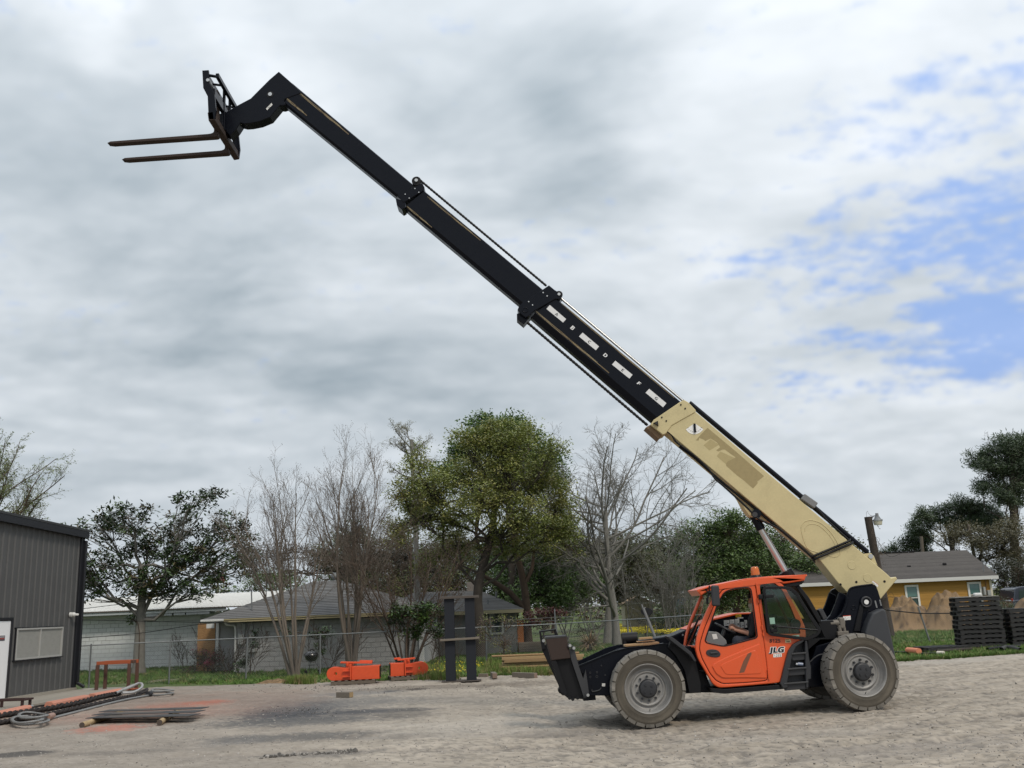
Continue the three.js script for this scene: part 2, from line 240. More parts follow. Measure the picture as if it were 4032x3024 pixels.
const dustTex = texture(512, (u, v) => { const a = tileNoise(u, v, 4, 5, 71, 0.65), b = tileNoise(u, v, 50, 3, 72, 0.8), d = sstep(0.05, 0.45, a + b * 0.35); return [0.98 + b * 0.12 - d * 0.16, 0.93 + b * 0.12 + d * 0.10, 0.90 + b * 0.12 + d * 0.35]; });
const mudTex = texture(512, (u, v) => 0.62 + 0.75 * tileNoise(u, v, 5, 5, 61, 0.7) + 0.3 * sstep(0.0, 0.4, tileNoise(u, v, 9, 4, 62)));
const M = {
  orange: phys(0.70, 0.098, 0.021, 0.45, { clearcoat: 0.3, clearcoatRoughness: 0.3, map: dustTex, roughnessMap: rough2 }),
  cream: phys(0.60, 0.51, 0.275, 0.48, { clearcoat: 0.2, clearcoatRoughness: 0.4, map: rep(grime, 0.7) }),
  navy: phys(0.0048, 0.006, 0.0105, 0.4, { specularIntensity: 0.28, clearcoat: 0.05, clearcoatRoughness: 0.15, roughnessMap: rough2 }),
  black: phys(0.0085, 0.0085, 0.010, 0.6, { specularIntensity: 0.5, roughnessMap: rough2 }),
  blackGrey: mat(0.035, 0.036, 0.040, 0.55, { map: grime2 }),
  plastic: mat(0.022, 0.023, 0.027, 0.5),
  steel: mat(0.55, 0.55, 0.54, 0.35, { metalness: 0.9 }),
  chrome: mat(0.6, 0.6, 0.6, 0.28, { metalness: 0.85 }),
  rim: mat(0.37, 0.36, 0.345, 0.5, { map: mudTex, metalness: 0.15 }),
  tyre: mat(0.125, 0.108, 0.084, 0.9, { map: mudTex, bumpMap: bump3, bumpScale: 0.003 }),
  lug: mat(0.27, 0.25, 0.22, 0.95, { map: mudTex, bumpMap: bump3, bumpScale: 0.004 }),
  rustBrown: mat(0.036, 0.021, 0.016, 0.8, { map: rep(grime, 2.5) }),
  rust: mat(0.11, 0.05, 0.03, 0.85, { map: rep(grime, 2) }),
  glass: phys(0.80, 0.90, 0.86, 0.02, { transmission: 1, thickness: 0, ior: 1.45 }),
  tint: phys(0.52, 0.68, 0.62, 0.02, { transmission: 1, thickness: 0, ior: 1.45 }),
  amber: phys(0.72, 0.19, 0.015, 0.15, { transmission: 0.35, thickness: 0, clearcoat: 0.6 }),
  white: mat(0.72, 0.72, 0.70, 0.6), grey: mat(0.18, 0.185, 0.19, 0.7), seat: mat(0.03, 0.03, 0.032, 0.85),
};
function canvasTex(w, h, draw) { const c = document.createElement('canvas'); c.width = w; c.height = h; const x = c.getContext('2d'); draw(x, w, h); const t = new THREE.CanvasTexture(c); t.colorSpace = THREE.SRGBColorSpace; t.anisotropy = 4; return t; }
function decal(name, k, quad, zl, tex, parent, o = {}) { const [a, b, c, d] = k(quad, zl).map(q => V3(q[0], q[1], zl)); const m = part(name, quadGeo(a, b, c, d), new THREE.MeshStandardMaterial({ map: tex, roughness: o.rough ?? 0.5, transparent: !!o.alpha, alphaTest: o.alpha ? 0.4 : 0, side: THREE.DoubleSide }), parent); return m; }
const letterTex = (ch, plate) => canvasTex(plate ? 256 : 64, 64, (x, w, h) => { if (plate) { x.fillStyle = '#d9dadb'; x.fillRect(0, 0, w, h); x.fillStyle = '#10131c'; } else x.fillStyle = '#e2e3e4'; x.font = `bold ${plate ? 50 : 66}px sans-serif`; x.textAlign = 'center'; x.textBaseline = 'middle'; x.save(); x.translate(plate ? w * 0.53 : w / 2, h * 0.54); x.scale(plate ? 1.25 : 1.1, 1); x.fillText(ch, 0, 0); x.restore(); });
const warnTex = canvasTex(128, 96, (x, w, h) => { x.fillStyle = '#e6e6e2'; x.fillRect(0, 0, w, h); x.fillStyle = '#b8442c'; x.fillRect(0, 0, w, 16); x.strokeStyle = '#333'; x.lineWidth = 4; x.beginPath(); x.moveTo(10, 84); x.lineTo(34, 40); x.lineTo(58, 84); x.closePath(); x.stroke(); x.beginPath(); x.moveTo(70, 70); x.lineTo(90, 50); x.lineTo(118, 62); x.stroke(); });
const leafletTex = canvasTex(96, 128, (x, w, h) => { x.fillStyle = '#dcdcd8'; x.fillRect(0, 0, w, h); x.fillStyle = '#777'; for (let i = 0; i < 9; i++) x.fillRect(8, 12 + i * 12, 30 + (i * 37) % 48, 4); x.fillRect(50, 60, 36, 30); });

// --- boom: chamfered box sections that slide in one another
function boomSection(k, topA, topB, botA, botB, zn, width, ch, name, m) {
  const A = k([topA, botA], zn), Bq = k([topB, botB], zn);
  const ring = ([t, b]) => { const L = Math.hypot(t[0] - b[0], t[1] - b[1]), vx = (t[0] - b[0]) / L, vy = (t[1] - b[1]) / L, at = (h, z) => V3(b[0] + vx * h, b[1] + vy * h, z), zf = zn - width, c2 = 0.018;
    return [at(L, zn - c2), at(L - c2, zn), at(ch * 1.0, zn), at(0, zn - ch * 0.75), at(0, zf + ch * 0.75), at(ch, zf), at(L - c2, zf), at(L, zf + c2)]; };
  const r0 = ring(A), r1 = ring(Bq), pos = [], uv = [];
  const tri = (a, b, c) => { pos.push(...a.toArray(), ...b.toArray(), ...c.toArray()); for (const q of [a, b, c]) uv.push(q.x, q.y + q.z); };
  for (let i = 0; i < 8; i++) { const j = (i + 1) % 8; tri(r0[i], r0[j], r1[j]); tri(r0[i], r1[j], r1[i]); }
  for (let i = 1; i < 7; i++) { tri(r0[0], r0[i + 1], r0[i]); tri(r1[0], r1[i], r1[i + 1]); }
  const g = new THREE.BufferGeometry(); g.setAttribute('position', new THREE.Float32BufferAttribute(pos, 3)); g.setAttribute('uv', new THREE.Float32BufferAttribute(uv, 2)); g.computeVertexNormals();
  return part(name, g, m, tel);
}
const zB = -1.05, zS2 = -1.085, zS3 = -1.12, zS4 = -1.15;
// base section: own outline, chamfered edges
const baseOut = kE([[440, 95], [516, 158], [2035, 1446], [2070, 1480], [2108, 1470], [2118, 1488], [1988, 1645], [1722, 1597], [1642, 1512], [1505, 1340], [310, 332], [225, 262]], zB);
const boomBase = part('boom_base', prism(baseOut, zB - 0.44, zB, 0.012), M.cream, tel, { label: 'cream painted base section of the boom' });
part('boom_collar', prism(kE([[402, 82], [430, 69], [466, 90], [524, 152], [516, 168], [332, 272], [286, 336], [262, 346], [163, 266], [188, 228]], zB + 0.02), zB - 0.46, zB + 0.02, 0.01), M.cream, boomBase);
for (const [x, y] of [[404, 108], [438, 138], [253, 208], [288, 236]]) { const q = P3(kE, [x, y], zB + 0.02); part('bolt', cylZ(0.016, 0.02, q.x, q.y, q.z + 0.004, 8), M.black, boomBase); }
part('rusty_guide', prism(kE([[126, 288], [156, 268], [250, 345], [232, 382]], zB - 0.05), zB - 0.4, zB - 0.05, 0.01), mat(0.2, 0.13, 0.075, 0.8, { map: rep(grime, 3) }), boomBase);
part('rear_bracket', prism(kE([[1846, 1288], [1912, 1283], [1934, 1306], [1962, 1380], [1940, 1372]], zB - 0.06), zB - 0.36, zB - 0.06, 0.01), M.cream, boomBase);
{ const q = P3(kE, [1906, 1308], zB - 0.05); part('pin', cylZ(0.045, 0.34, q.x, q.y, zB - 0.2, 14), M.steel, boomBase); }
// pressed ring and discs on the side plate
{ const ring = kE([[1357, 1100], [1362, 1060], [1385, 1033], [1430, 1022], [1500, 1040], [1565, 1090], [1620, 1160], [1660, 1240], [1662, 1290], [1630, 1312], [1560, 1300], [1480, 1275], [1410, 1245]], zB).map(p => V3(p[0], p[1], zB + 0.001)); part('pressed_ring', tube(ring, 0.008, 5, 90, true), M.cream, boomBase);
  const ring2 = kE([[1385, 1110], [1390, 1080], [1412, 1058], [1450, 1052], [1500, 1068], [1550, 1110], [1600, 1170], [1635, 1240]], zB).map(p => V3(p[0], p[1], zB + 0.001)); part('pressed_ring', tube(ring2, 0.006, 5, 60), M.cream, boomBase);
  for (const [x, y] of [[1757, 1379], [1881, 1480]]) { const q = P3(kE, [x, y], zB); part('pressed_disc', new THREE.TorusGeometry(0.072, 0.007, 6, 28).translate(q.x, q.y, q.z + 0.001), M.cream, boomBase); part('pressed_disc', cylZ(0.068, 0.012, q.x, q.y, q.z, 26), M.cream, boomBase); }
  for (const [x, y] of [[1668, 1531], [1793, 1511], [2016, 1507]]) { const q = P3(kE, [x, y], zB); part('bolt_hole', cylZ(0.022, 0.012, q.x, q.y, q.z + 0.001, 12), M.black, boomBase); } }
// torn remains of a decal
const resid = mat(0.36, 0.29, 0.145, 0.8, { map: rep(grime, 3) });
part('decal_residue', prism(kE([[615, 290], [840, 478], [1062, 672], [1040, 692], [1010, 715], [1012, 730], [976, 771], [900, 705], [850, 668], [764, 592], [762, 575], [775, 555], [800, 545], [838, 524], [790, 490], [752, 462], [735, 462], [700, 478], [684, 468], [716, 444], [690, 405], [640, 375], [596, 395], [588, 385], [550, 370], [545, 390], [523, 390], [560, 345]], zB + 0.002), zB, zB + 0.002, 0), resid, boomBase);
part('decal_residue', prism(kE([[640, 380], [706, 425], [630, 470], [584, 428]], zB + 0.002), zB, zB + 0.0015, 0), mat(0.45, 0.37, 0.185, 0.7, { map: rep(grime, 4) }), boomBase);
part('decal_residue', prism(kE([[716, 478], [828, 528], [762, 580], [688, 515]], zB + 0.002), zB, zB + 0.0015, 0), mat(0.45, 0.37, 0.185, 0.7, { map: rep(grime, 4) }), boomBase);
const gauge = decal('angle_gauge', kE, [[440, 250], [586, 250], [586, 346], [440, 346]], zB + 0.004, canvasTex(292, 192, (x, w, h) => { x.clearRect(0, 0, w, h); x.fillStyle = '#e8e8e6'; x.beginPath(); x.moveTo(134, 16); x.lineTo(8, 106); x.quadraticCurveTo(60, 186, 150, 184); x.quadraticCurveTo(230, 176, 284, 104); x.lineTo(158, 16); x.closePath(); x.fill(); x.fillStyle = '#44464a'; x.font = 'bold 22px sans-serif'; x.textAlign = 'center'; const s = ['-5', '0', '10', '20', '30', '40', '50', '60', '70']; s.forEach((t, i) => { const a = Math.PI * (0.86 - i * 0.09); x.fillText(t, 146 + Math.cos(a) * 118, 36 + Math.sin(a) * 122); }); }), boomBase, { alpha: true });
{ const a = P3(kE, [512, 258], zB + 0.02), b = P3(kE, [517, 326], zB + 0.02); part('gauge_needle', rod(a, b, 0.022, 8), M.navy, boomBase); }
// telescoping sections
const sec2 = boomSection(kF, [560, 230], [1760, 1225], [318, 402], [1500, 1415], zS2, 0.37, 0.11, 'boom_section', M.navy); sec2.userData.label = 'black boom section lettered A to G';
const sec3 = boomSection(kH, [1050, 800], [1800, 1425], [926, 902], [1640, 1500], zS3, 0.30, 0.07, 'boom_section', M.navy);
const sec4 = boomSection(kH, [235, 135], [985, 765], [186, 268], [896, 850], zS4, 0.24, 0.05, 'boom_section', M.navy);
// letters A to G along the second section
for (const [ch, q] of [['A', [[500, 295], [657, 430], [627, 463], [467, 332]]], ['C', [[815, 560], [973, 693], [942, 730], [780, 597]]], ['E', [[1130, 830], [1295, 965], [1265, 1002], [1097, 867]]], ['G', [[1455, 1100], [1620, 1238], [1588, 1278], [1420, 1138]]]]) decal('letter_plate', kF, q, zS2 + 0.004, letterTex(ch, true), sec2);
for (const [ch, q] of [['B', [[715, 476], [759, 514], [722, 550], [680, 512]]], ['D', [[1030, 742], [1074, 780], [1038, 812], [996, 774]]], ['F', [[1351, 1013], [1397, 1052], [1361, 1080], [1317, 1042]]]]) decal('letter', kF, q, zS2 + 0.004, letterTex(ch, false), sec2, { alpha: true });
// worn paint and grease streaks
const streak = canvasTex(512, 48, (x, w, h) => { const r = rng(5); x.clearRect(0, 0, w, h); for (let i = 0; i < 46; i++) { const a = r() * w, l = 30 + r() * 180, y = 8 + r() * 32; x.fillStyle = ['#6b5a3a', '#8a7a58', '#5a4a30', '#a39878', '#3c3428'][i % 5]; x.globalAlpha = 0.95; x.beginPath(); x.ellipse(a, y, l / 2, 0.8 + r() * 2.4, (r() - 0.5) * 0.03, 0, 7); x.fill(); } });
const wear = (k, q, zl, parent) => decal('worn_paint', k, q, zl, streak, parent, { alpha: true, rough: 0.55 });
wear(kF, [[375, 345], [1075, 935], [1062, 962], [356, 366]], zS2 + 0.003, sec2); wear(kF, [[615, 270], [1700, 1180], [1690, 1196], [605, 288]], zS2 + 0.003, sec2);
wear(kH, [[1070, 828], [1400, 1100], [1392, 1112], [1064, 840]], zS3 + 0.003, sec3); wear(kH, [[945, 888], [1100, 1020], [1094, 1032], [938, 902]], zS3 + 0.003, sec3); wear(kH, [[285, 190], [590, 445], [578, 460], [275, 205]], zS4 + 0.003, sec4); wear(kH, [[205, 222], [330, 330], [322, 344], [196, 240]], zS4 + 0.003, sec4);
// collars, pulleys, chains and rails
const col2 = part('section_collar', [prism(kF([[425, 150], [492, 104], [545, 148], [618, 192], [614, 216], [600, 240], [552, 238], [352, 352], [300, 402], [266, 416], [214, 376], [190, 340], [206, 300], [240, 268]], zS2 + 0.03), zS2 - 0.40, zS2 + 0.03, 0.012), prism(kF([[183, 378], [212, 372], [268, 414], [300, 425], [248, 482], [184, 428]], zS2 - 0.05), zS2 - 0.32, zS2 - 0.05, 0.01)], M.navy, tel);
for (const [x, y] of [[436, 177], [474, 209], [297, 264], [334, 296]]) { const q = P3(kF, [x, y], zS2 + 0.03); part('bolt', cylZ(0.014, 0.016, q.x, q.y, q.z + 0.004, 8), M.steel, col2); }
{ const q = P3(kF, [264, 343], zS2 + 0.03); part('boss', new THREE.TorusGeometry(0.05, 0.012, 8, 20).translate(q.x, q.y, q.z), M.navy, col2); const p = P3(kF, [588, 194], zS2 + 0.02); for (const dz of [0.02, 0.33]) part('pulley', cylZ(0.075, 0.05, p.x, p.y, p.z - dz, 18), M.black, col2); part('pin', cylZ(0.03, 0.44, p.x, p.y, p.z - 0.19, 12), M.steel, col2); }
const col3 = part('section_collar', [prism(kH([[880, 832], [1036, 752], [1050, 776], [1048, 796], [930, 868], [916, 872], [908, 856]], zS3 + 0.03), zS3 - 0.33, zS3 + 0.03, 0.01), prism(kH([[872, 846], [912, 858], [934, 872], [930, 906], [912, 916], [880, 888]], zS3 + 0.02), zS3 - 0.32, zS3 + 0.02, 0.01)], M.navy, tel);
for (const [x, y] of [[992, 787], [932, 822], [1016, 810], [957, 846]]) { const q = P3(kH, [x, y], zS3 + 0.03); part('bolt', cylZ(0.013, 0.016, q.x, q.y, q.z + 0.003, 8), M.steel, col3); }
{ const p = P3(kH, [1001, 740], zS3 - 0.04); for (const dz of [0.02, 0.2]) part('pulley', cylZ(0.098, 0.06, p.x, p.y, p.z - dz, 20), M.black, col3); part('pin', cylZ(0.035, 0.3, p.x, p.y, p.z - 0.1, 12), M.steel, col3); }
function chain(k, a, b, zl, r) { const A = P3(k, a, zl), Bq = P3(k, b, zl), n = Math.round(A.distanceTo(Bq) / 0.075), g = [rod(A, Bq, r * 0.82, 6)], d = Bq.clone().sub(A); for (let i = 0; i < n; i++) g.push(rod(A.clone().addScaledVector(d, (i + 0.12) / n), A.clone().addScaledVector(d, (i + 0.72) / n), r, 6)); return part('chain', g, M.black, tel); }
chain(kH, [1022, 734], [1802, 1386], zS3 - 0.08, 0.026); chain(kF, [282, 462], [1440, 1452], zS2 - 0.1, 0.03);
part('boom_rail', rod(P3(kF, [612, 236], zS2 - 0.08), P3(kF, [1775, 1212], zB - 0.1), 0.024, 8), M.steel, tel); part('boom_rail', rod(P3(kF, [620, 240], zS2 - 0.24), P3(kF, [1785, 1218], zB - 0.28), 0.024, 8), M.blackGrey, tel);
part('hydraulic_pipe', rod(P3(kE, [470, 92], zB - 0.12), P3(kE, [1882, 1276], zB - 0.12), 0.05, 12), M.navy, tel);
part('junction_box', rbox(0.3, 0.13, 0.2, 0.02, ...P3(kE, [1413, 874], zB - 0.1).toArray(), 0, 0, -0.71), M.grey, tel);
part('hydraulic_pipe', tube([[1450, 905], [1500, 950], [1560, 1020], [1630, 1085], [1740, 1185]].map(p => P3(kE, p, zB - 0.03)), 0.02, 6, 40), M.black, tel);
// hoses under the boom, straps round it
const hose = (pts, zl, r = 0.02) => part('hose', tube(pts.map(p => P3(kE, p, zl)), r, 6, pts.length * 8), M.black, tel);
hose([[212, 248], [250, 290], [330, 345], [360, 395], [415, 440], [520, 518], [640, 640], [672, 690], [740, 750], [850, 850], [935, 930], [1010, 1005], [1100, 1050], [1180, 1090], [1300, 1190], [1450, 1322]], zB - 0.02, 0.02);
hose([[390, 440], [500, 520], [660, 660], [830, 802], [960, 905], [1090, 1015], [1270, 1165], [1455, 1325]], zB - 0.06, 0.024);
for (const [a, b] of [[[1447, 1312], [1738, 1184]], [[1462, 1332], [1757, 1204]]]) part('strap', tube([P3(kE, [a[0], a[1] + 22], zB - 0.2), P3(kE, a, zB + 0.02), P3(kE, [(a[0] + b[0]) / 2, (a[1] + b[1]) / 2], zB + 0.022), P3(kE, b, zB + 0.02), P3(kE, [b[0] + 4, b[1] - 14], zB - 0.1)], 0.022, 8, 40), M.black, tel);
{ const q = P3(kE, [214, 250], zB + 0.04); part('work_lamp', [new THREE.ConeGeometry(0.06, 0.09, 14).rotateZ(-0.6).translate(q.x, q.y, q.z)], M.black, tel); }
// stiffener and lift cylinder
part('boom_underplate', prism(kE([[830, 800], [1140, 1055], [1075, 1030], [1010, 1015], [945, 985], [905, 930], [870, 860]], zB - 0.1), zB - 0.34, zB - 0.1, 0.008), M.cream, boomBase);
const ram = part('lift_cylinder', rod(P3(kE, [1038, 1094], ZC), P3(kE, [1238, 1440], ZC), 0.062, 18), M.chrome, tel);
part('clevis', [rod(P3(kE, [975, 970], ZC), P3(kE, [1040, 1096], ZC), 0.085, 14), cylZ(0.085, 0.42, ...P3(kE, [985, 978], ZC).toArray(), 18)], M.navy, ram);
part('barrel', rod(P3(kE, [1236, 1436], ZC), P3(kE, [1400, 1725], ZC), 0.105, 18), M.navy, ram); part('gland', rod(P3(kE, [1228, 1424], ZC), P3(kE, [1262, 1480], ZC), 0.135, 18), M.black, ram);
{ const q = P3(kE, [990, 977], ZC + 0.215); part('pin', cylZ(0.05, 0.02, q.x, q.y, q.z, 14), M.blackGrey, ram); }

// --- boom head, carriage and forks
const headOut = kG([[1836, 108], [2018, 268], [2075, 330], [1905, 392], [1893, 410], [1908, 452], [1880, 462], [1850, 460], [1800, 520], [1748, 582], [1640, 626], [1540, 646], [1478, 650], [1440, 640], [1398, 705], [1330, 775], [1288, 730], [1255, 650], [1270, 560], [1302, 520], [1420, 452], [1545, 386], [1600, 330], [1652, 278], [1740, 190]], zS4 + 0.015);
const head = part('boom_head', prism(headOut, zS4 - 0.26, zS4 + 0.015, 0.012), M.navy, tel);
{ const q = P3(kG, [1748, 346], zS4 + 0.02); part('pin', cylZ(0.042, 0.03, q.x, q.y, q.z, 14), M.steel, head); part('boss', cylZ(0.075, 0.02, q.x, q.y, q.z - 0.008, 18), M.black, head);
  decal('label', kG, [[1762, 435], [1772, 455], [1716, 510], [1704, 494]], zS4 + 0.02, leafletTex, head);
  part('tilt_cylinder', rod(P3(kG, [1500, 608], zS4 - 0.06), P3(kG, [1420, 655], zS4 - 0.06), 0.045, 12), M.steel, head);
  part('pivot_lug', [prism(kG([[1190, 560], [1290, 520], [1330, 600], [1400, 690], [1330, 770], [1270, 740], [1210, 620]], zS4 - 0.02), zS4 - 0.08, zS4 - 0.02, 0.008), prism(kG([[1190, 560], [1290, 520], [1330, 600], [1400, 690], [1330, 770], [1270, 740], [1210, 620]], zS4 - 0.02), zS4 - 0.24, zS4 - 0.18, 0.008)], M.navy, head); }
const fx = -7.58, fy = 12.16, HW = 0.85;
const car = part('fork_carriage', [rbox(0.13, 0.2, HW * 2 + 0.06, 0.02, fx + 0.03, fy + 0.17, ZC, 0, 0, 0.12)], M.rustBrown, tel, { label: 'dark rusty fork carriage of the boom' });
part('carriage_bar', rbox(0.09, 0.12, HW * 2, 0.01, fx - 0.1, fy + 1.15, ZC), M.navy, car); part('carriage_bar', rbox(0.07, 0.1, HW * 2, 0.01, fx + 0.15, fy + 1.10, ZC), M.navy, car); part('carriage_bar', rbox(0.08, 0.2, HW * 2 - 0.02, 0.01, fx + 0.06, fy + 0.72, ZC), M.navy, car);
for (const s of [-1, 1]) part('end_plate', prism([[fx - 0.15, fy + 1.22], [fx - 0.02, fy + 1.22], [fx + 0.0, fy + 0.92], [fx + 0.1, fy + 0.66], [fx + 0.13, fy + 0.3], [fx + 0.1, fy + 0.09], [fx - 0.02, fy + 0.09], [fx - 0.04, fy + 0.62], [fx - 0.13, fy + 0.82]], ZC + s * HW - 0.03, ZC + s * HW + 0.03, 0.006), M.navy, car);
for (const s of [-1, 1]) part('end_brace', rod(V3(fx + 0.16, fy + 1.08, ZC + s * 0.82), V3(fx - 0.1, fy + 1.15, ZC + s * 0.82), 0.03, 6), M.navy, car);
for (const z of [-0.2, 0.2]) part('carriage_upright', rbox(0.05, 0.95, 0.07, 0.01, fx + 0.09, fy + 0.70, ZC + z, 0, 0, -0.02), M.navy, car);
for (const z of [-0.45, 0.45]) part('rail_strut', rod(V3(fx + 0.16, fy + 1.10, ZC + z), V3(fx - 0.1, fy + 1.16, ZC + z), 0.025, 6), M.navy, car);
part('fork_shaft', rod(V3(fx - 0.03, fy + 0.98, ZC - HW), V3(fx - 0.03, fy + 0.98, ZC + HW + 0.05), 0.035, 12), M.steel, car);
for (const z of [-0.37, 0.37]) part('fork', [prism(soft([[fx + 0.03, fy + 1.02, 0], [fx - 0.04, fy + 1.02, 0], [fx - 0.05, fy + 0.02, 0.12], [fx - 2.2, fy + 0.012, 0], [fx - 2.26, fy - 0.02, 0], [fx - 2.15, fy - 0.042, 0], [fx + 0.03, fy - 0.055, 0.06]], 4, 0), ZC + z - 0.075, ZC + z + 0.075, 0.006)], M.rustBrown, car);

// --- wheels
const W_ = { R: 0.645, w: 0.18 };
function wheelGeo() {
  const lathe = (pts, seg = 64) => new THREE.LatheGeometry(pts.map(p => new THREE.Vector2(p[0], p[1])), seg).rotateX(Math.PI / 2);
  const half = [[0.395, 0.135], [0.41, 0.165], [0.43, 0.176], [0.46, 0.183], [0.465, 0.189], [0.475, 0.184], [0.52, 0.187], [0.545, 0.185], [0.55, 0.191], [0.56, 0.184], [0.598, 0.178], [0.618, 0.165], [0.626, 0.13], [0.628, 0.06], [0.628, 0]];
  const tyre = lathe([...half.map(p => [p[0], -p[1]]), ...half.slice(0, -1).reverse()]);
  const lugs = [], N = 23, pitch = 2 * Math.PI / N;
  for (const side of [-1, 1]) for (let i = 0; i < N; i++) {
    const c = [[0.004, -0.055], [0.075, -0.08], [0.13, -0.05], [0.181, -0.05], [0.181, 0.103], [0.13, 0.10], [0.07, 0.072], [0.004, 0.096]];
    const top = [], bot = [], ang = q => (i + (side > 0 ? 0.5 : 0)) * pitch + side * q / 0.645;
    const R = a => 0.645 - 0.3 * Math.max(0, a - 0.145) ; const at = (a, q, r) => V3(Math.cos(ang(q)) * r, Math.sin(ang(q)) * r, side * a);
    for (const [a, q] of c) { top.push(at(a, q, R(a))); bot.push(at(a > 0.18 ? 0.192 : a, q, a > 0.18 ? 0.578 : 0.60)); }
    const pos = [], tri = (x, y, z) => pos.push(...x.toArray(), ...y.toArray(), ...z.toArray());
    for (const t of THREE.ShapeUtils.triangulateShape(c.map(q => new THREE.Vector2(...q)), [])) tri(top[t[0]], top[t[1]], top[t[2]]);
    for (let k = 0; k < c.length; k++) { const n = (k + 1) % c.length; tri(top[k], bot[k], bot[n]); tri(top[k], bot[n], top[n]); }
    const g = new THREE.BufferGeometry(); g.setAttribute('position', new THREE.Float32BufferAttribute(pos, 3)); g.setAttribute('uv', new THREE.Float32BufferAttribute(pos.filter((_, j) => j % 3 < 2), 2)); g.computeVertexNormals(); lugs.push(g);
  }
  const rim = lathe([[0.40, -0.16], [0.40, 0.10], [0.412, 0.158], [0.418, 0.172], [0.408, 0.178], [0.396, 0.168], [0.382, 0.135], [0.372, 0.112], [0.352, 0.098], [0.345, 0.07], [0.325, 0.052], [0.30, 0.06], [0.288, 0.085], [0.272, 0.09], [0.262, 0.078], [0.25, 0.066], [0.235, 0.07], [0.16, 0.075], [0.0, 0.075]]);
  const hub = lathe([[0.158, 0.07], [0.158, 0.10], [0.15, 0.135], [0.135, 0.15], [0.12, 0.152], [0.05, 0.16], [0.0, 0.16]], 28);
  const capBolts = []; for (let i = 0; i < 4; i++) { const a = i * 1.57 + 0.6; capBolts.push(cylZ(0.02, 0.02, Math.cos(a) * 0.075, Math.sin(a) * 0.075, 0.162, 8)); }
  return { tyre, lugs, rim, hub, capBolts };
}
const wg = wheelGeo(), lugGeo = (() => { const m = mergeGeometries(wg.lugs); return m; })(), nutGeo = cylZ(0.021, 0.035, 0, 0, 0.09, 6);
function wheel(x, zl, dir, turn = 0, spin = 0) {
  const w = part('wheel', wg.rim, M.rim, tel); w.position.set(x, W_.R - 0.012, zl); w.rotation.y = (dir < 0 ? Math.PI : 0) + turn; 
  const t = part('tyre', wg.tyre, M.tyre, w); const l = part('tread', lugGeo, M.lug, w); t.rotation.z = l.rotation.z = spin; part('hub', [wg.hub, ...wg.capBolts], M.plastic, w);
  for (let i = 0; i < 10; i++) { const n = part('lug_nut', nutGeo, M.plastic, w); const a = i / 10 * 2 * Math.PI + 0.31; n.position.set(Math.cos(a) * 0.2, Math.sin(a) * 0.2, 0); }
  part('valve', rod(V3(-0.01, -0.365, 0.11), V3(-0.01, -0.33, 0.15), 0.006, 5), M.black, w); return w;
}
const fwx = vp(2554.6, 2713, 0)[0], rwx = vp(3403, 2651, 0)[0] - 0.01;
wheel(fwx, -0.19, 1, 0.0, 0.1); wheel(rwx, -0.2, 1, 0.13, 0.5); wheel(fwx, -2.35, -1, 0.0, 0.3); wheel(rwx, -2.34, -1, 0.13, 0.8);
for (const x of [fwx, rwx]) part('axle', [cylZ(0.09, 1.9, x, 0.63, ZC, 12), rbox(0.34, 0.3, 0.5, 0.06, x, 0.63, ZC), ...[-0.52, -2.02].map(z => cylZ(0.15, 0.22, x, 0.63, z, 16))], M.black, tel);

// --- chassis
const zF = -0.44;
const frame = part('frame', [prism(kD([[622, 786], [1075, 592], [1240, 548], [1460, 528], [1700, 490], [1900, 505], [2040, 720], [2100, 1000], [2150, 1110], [1500, 1140], [772, 1146], [700, 900]], zF), zF - 0.05, zF, 0.008), prism(kD([[640, 800], [1075, 592], [1240, 548], [1460, 528], [1700, 490], [1900, 505], [2040, 720], [2100, 1000], [2150, 1110], [1500, 1140], [772, 1146], [700, 900]], zF).map(p => [p[0], p[1]]), -2.1, -2.05, 0.008), prism(kA([[560, 590], [900, 560], [960, 560], [1045, 790], [1450, 775], [1590, 745], [1650, 560], [1780, 520], [2050, 560], [2060, 760], [1700, 790], [1440, 806], [1090, 826], [915, 824], [700, 760], [420, 800], [330, 720]], zF - 0.06), -2.05, zF - 0.06, 0.01)], M.navy, tel);
for (const [x, y, s] of [[778, 858, 10], [778, 912, 10], [862, 852, 10], [862, 905, 13], [919, 768, 6], [966, 887, 6]]) { const q = P3(kD, [x, y], zF); part('frame_hole', new THREE.TorusGeometry(s / 700, 0.004, 6, 14).translate(q.x, q.y, zF + 0.002), M.blackGrey, frame); }
decal('label', kD, [[926, 992], [966, 992], [966, 1028], [926, 1028]], zF + 0.004, leafletTex, frame);
part('tie_down', tube([[800, 1062], [800, 1090], [830, 1092], [900, 1070], [916, 1045]].map(p => P3(kD, p, zF + 0.012)), 0.012, 6, 24), M.blackGrey, frame);
part('frame_flange', [prism(kD([[622, 772], [1075, 586], [1240, 543], [1460, 523], [1660, 493], [1700, 486], [1700, 498], [1240, 556], [1075, 602], [628, 790]], zF + 0.02), zF - 0.12, zF + 0.02, 0.004)], M.navy, frame);
const fend = part('front_mudguard', prism(kD([[1752, 404], [1800, 405], [1850, 440], [2050, 600], [2075, 640], [2112, 712], [2085, 716], [2030, 640], [1850, 500], [1790, 455]], -0.06), -0.46, -0.06, 0.008), M.plastic, tel);
part('guard_panel', prism(kD([[1800, 440], [2050, 610], [2110, 720], [2169, 1000], [2169, 1110], [2020, 1110], [2000, 1000], [1960, 820], [1850, 640], [1760, 540]], -0.32), -0.46, -0.32, 0.006), M.black, tel);
part('under_tray', prism(kA([[1040, 800], [1130, 806], [1440, 782], [1446, 806], [1130, 832], [1060, 826]], -0.16), -0.6, -0.16, 0.006), M.black, tel);
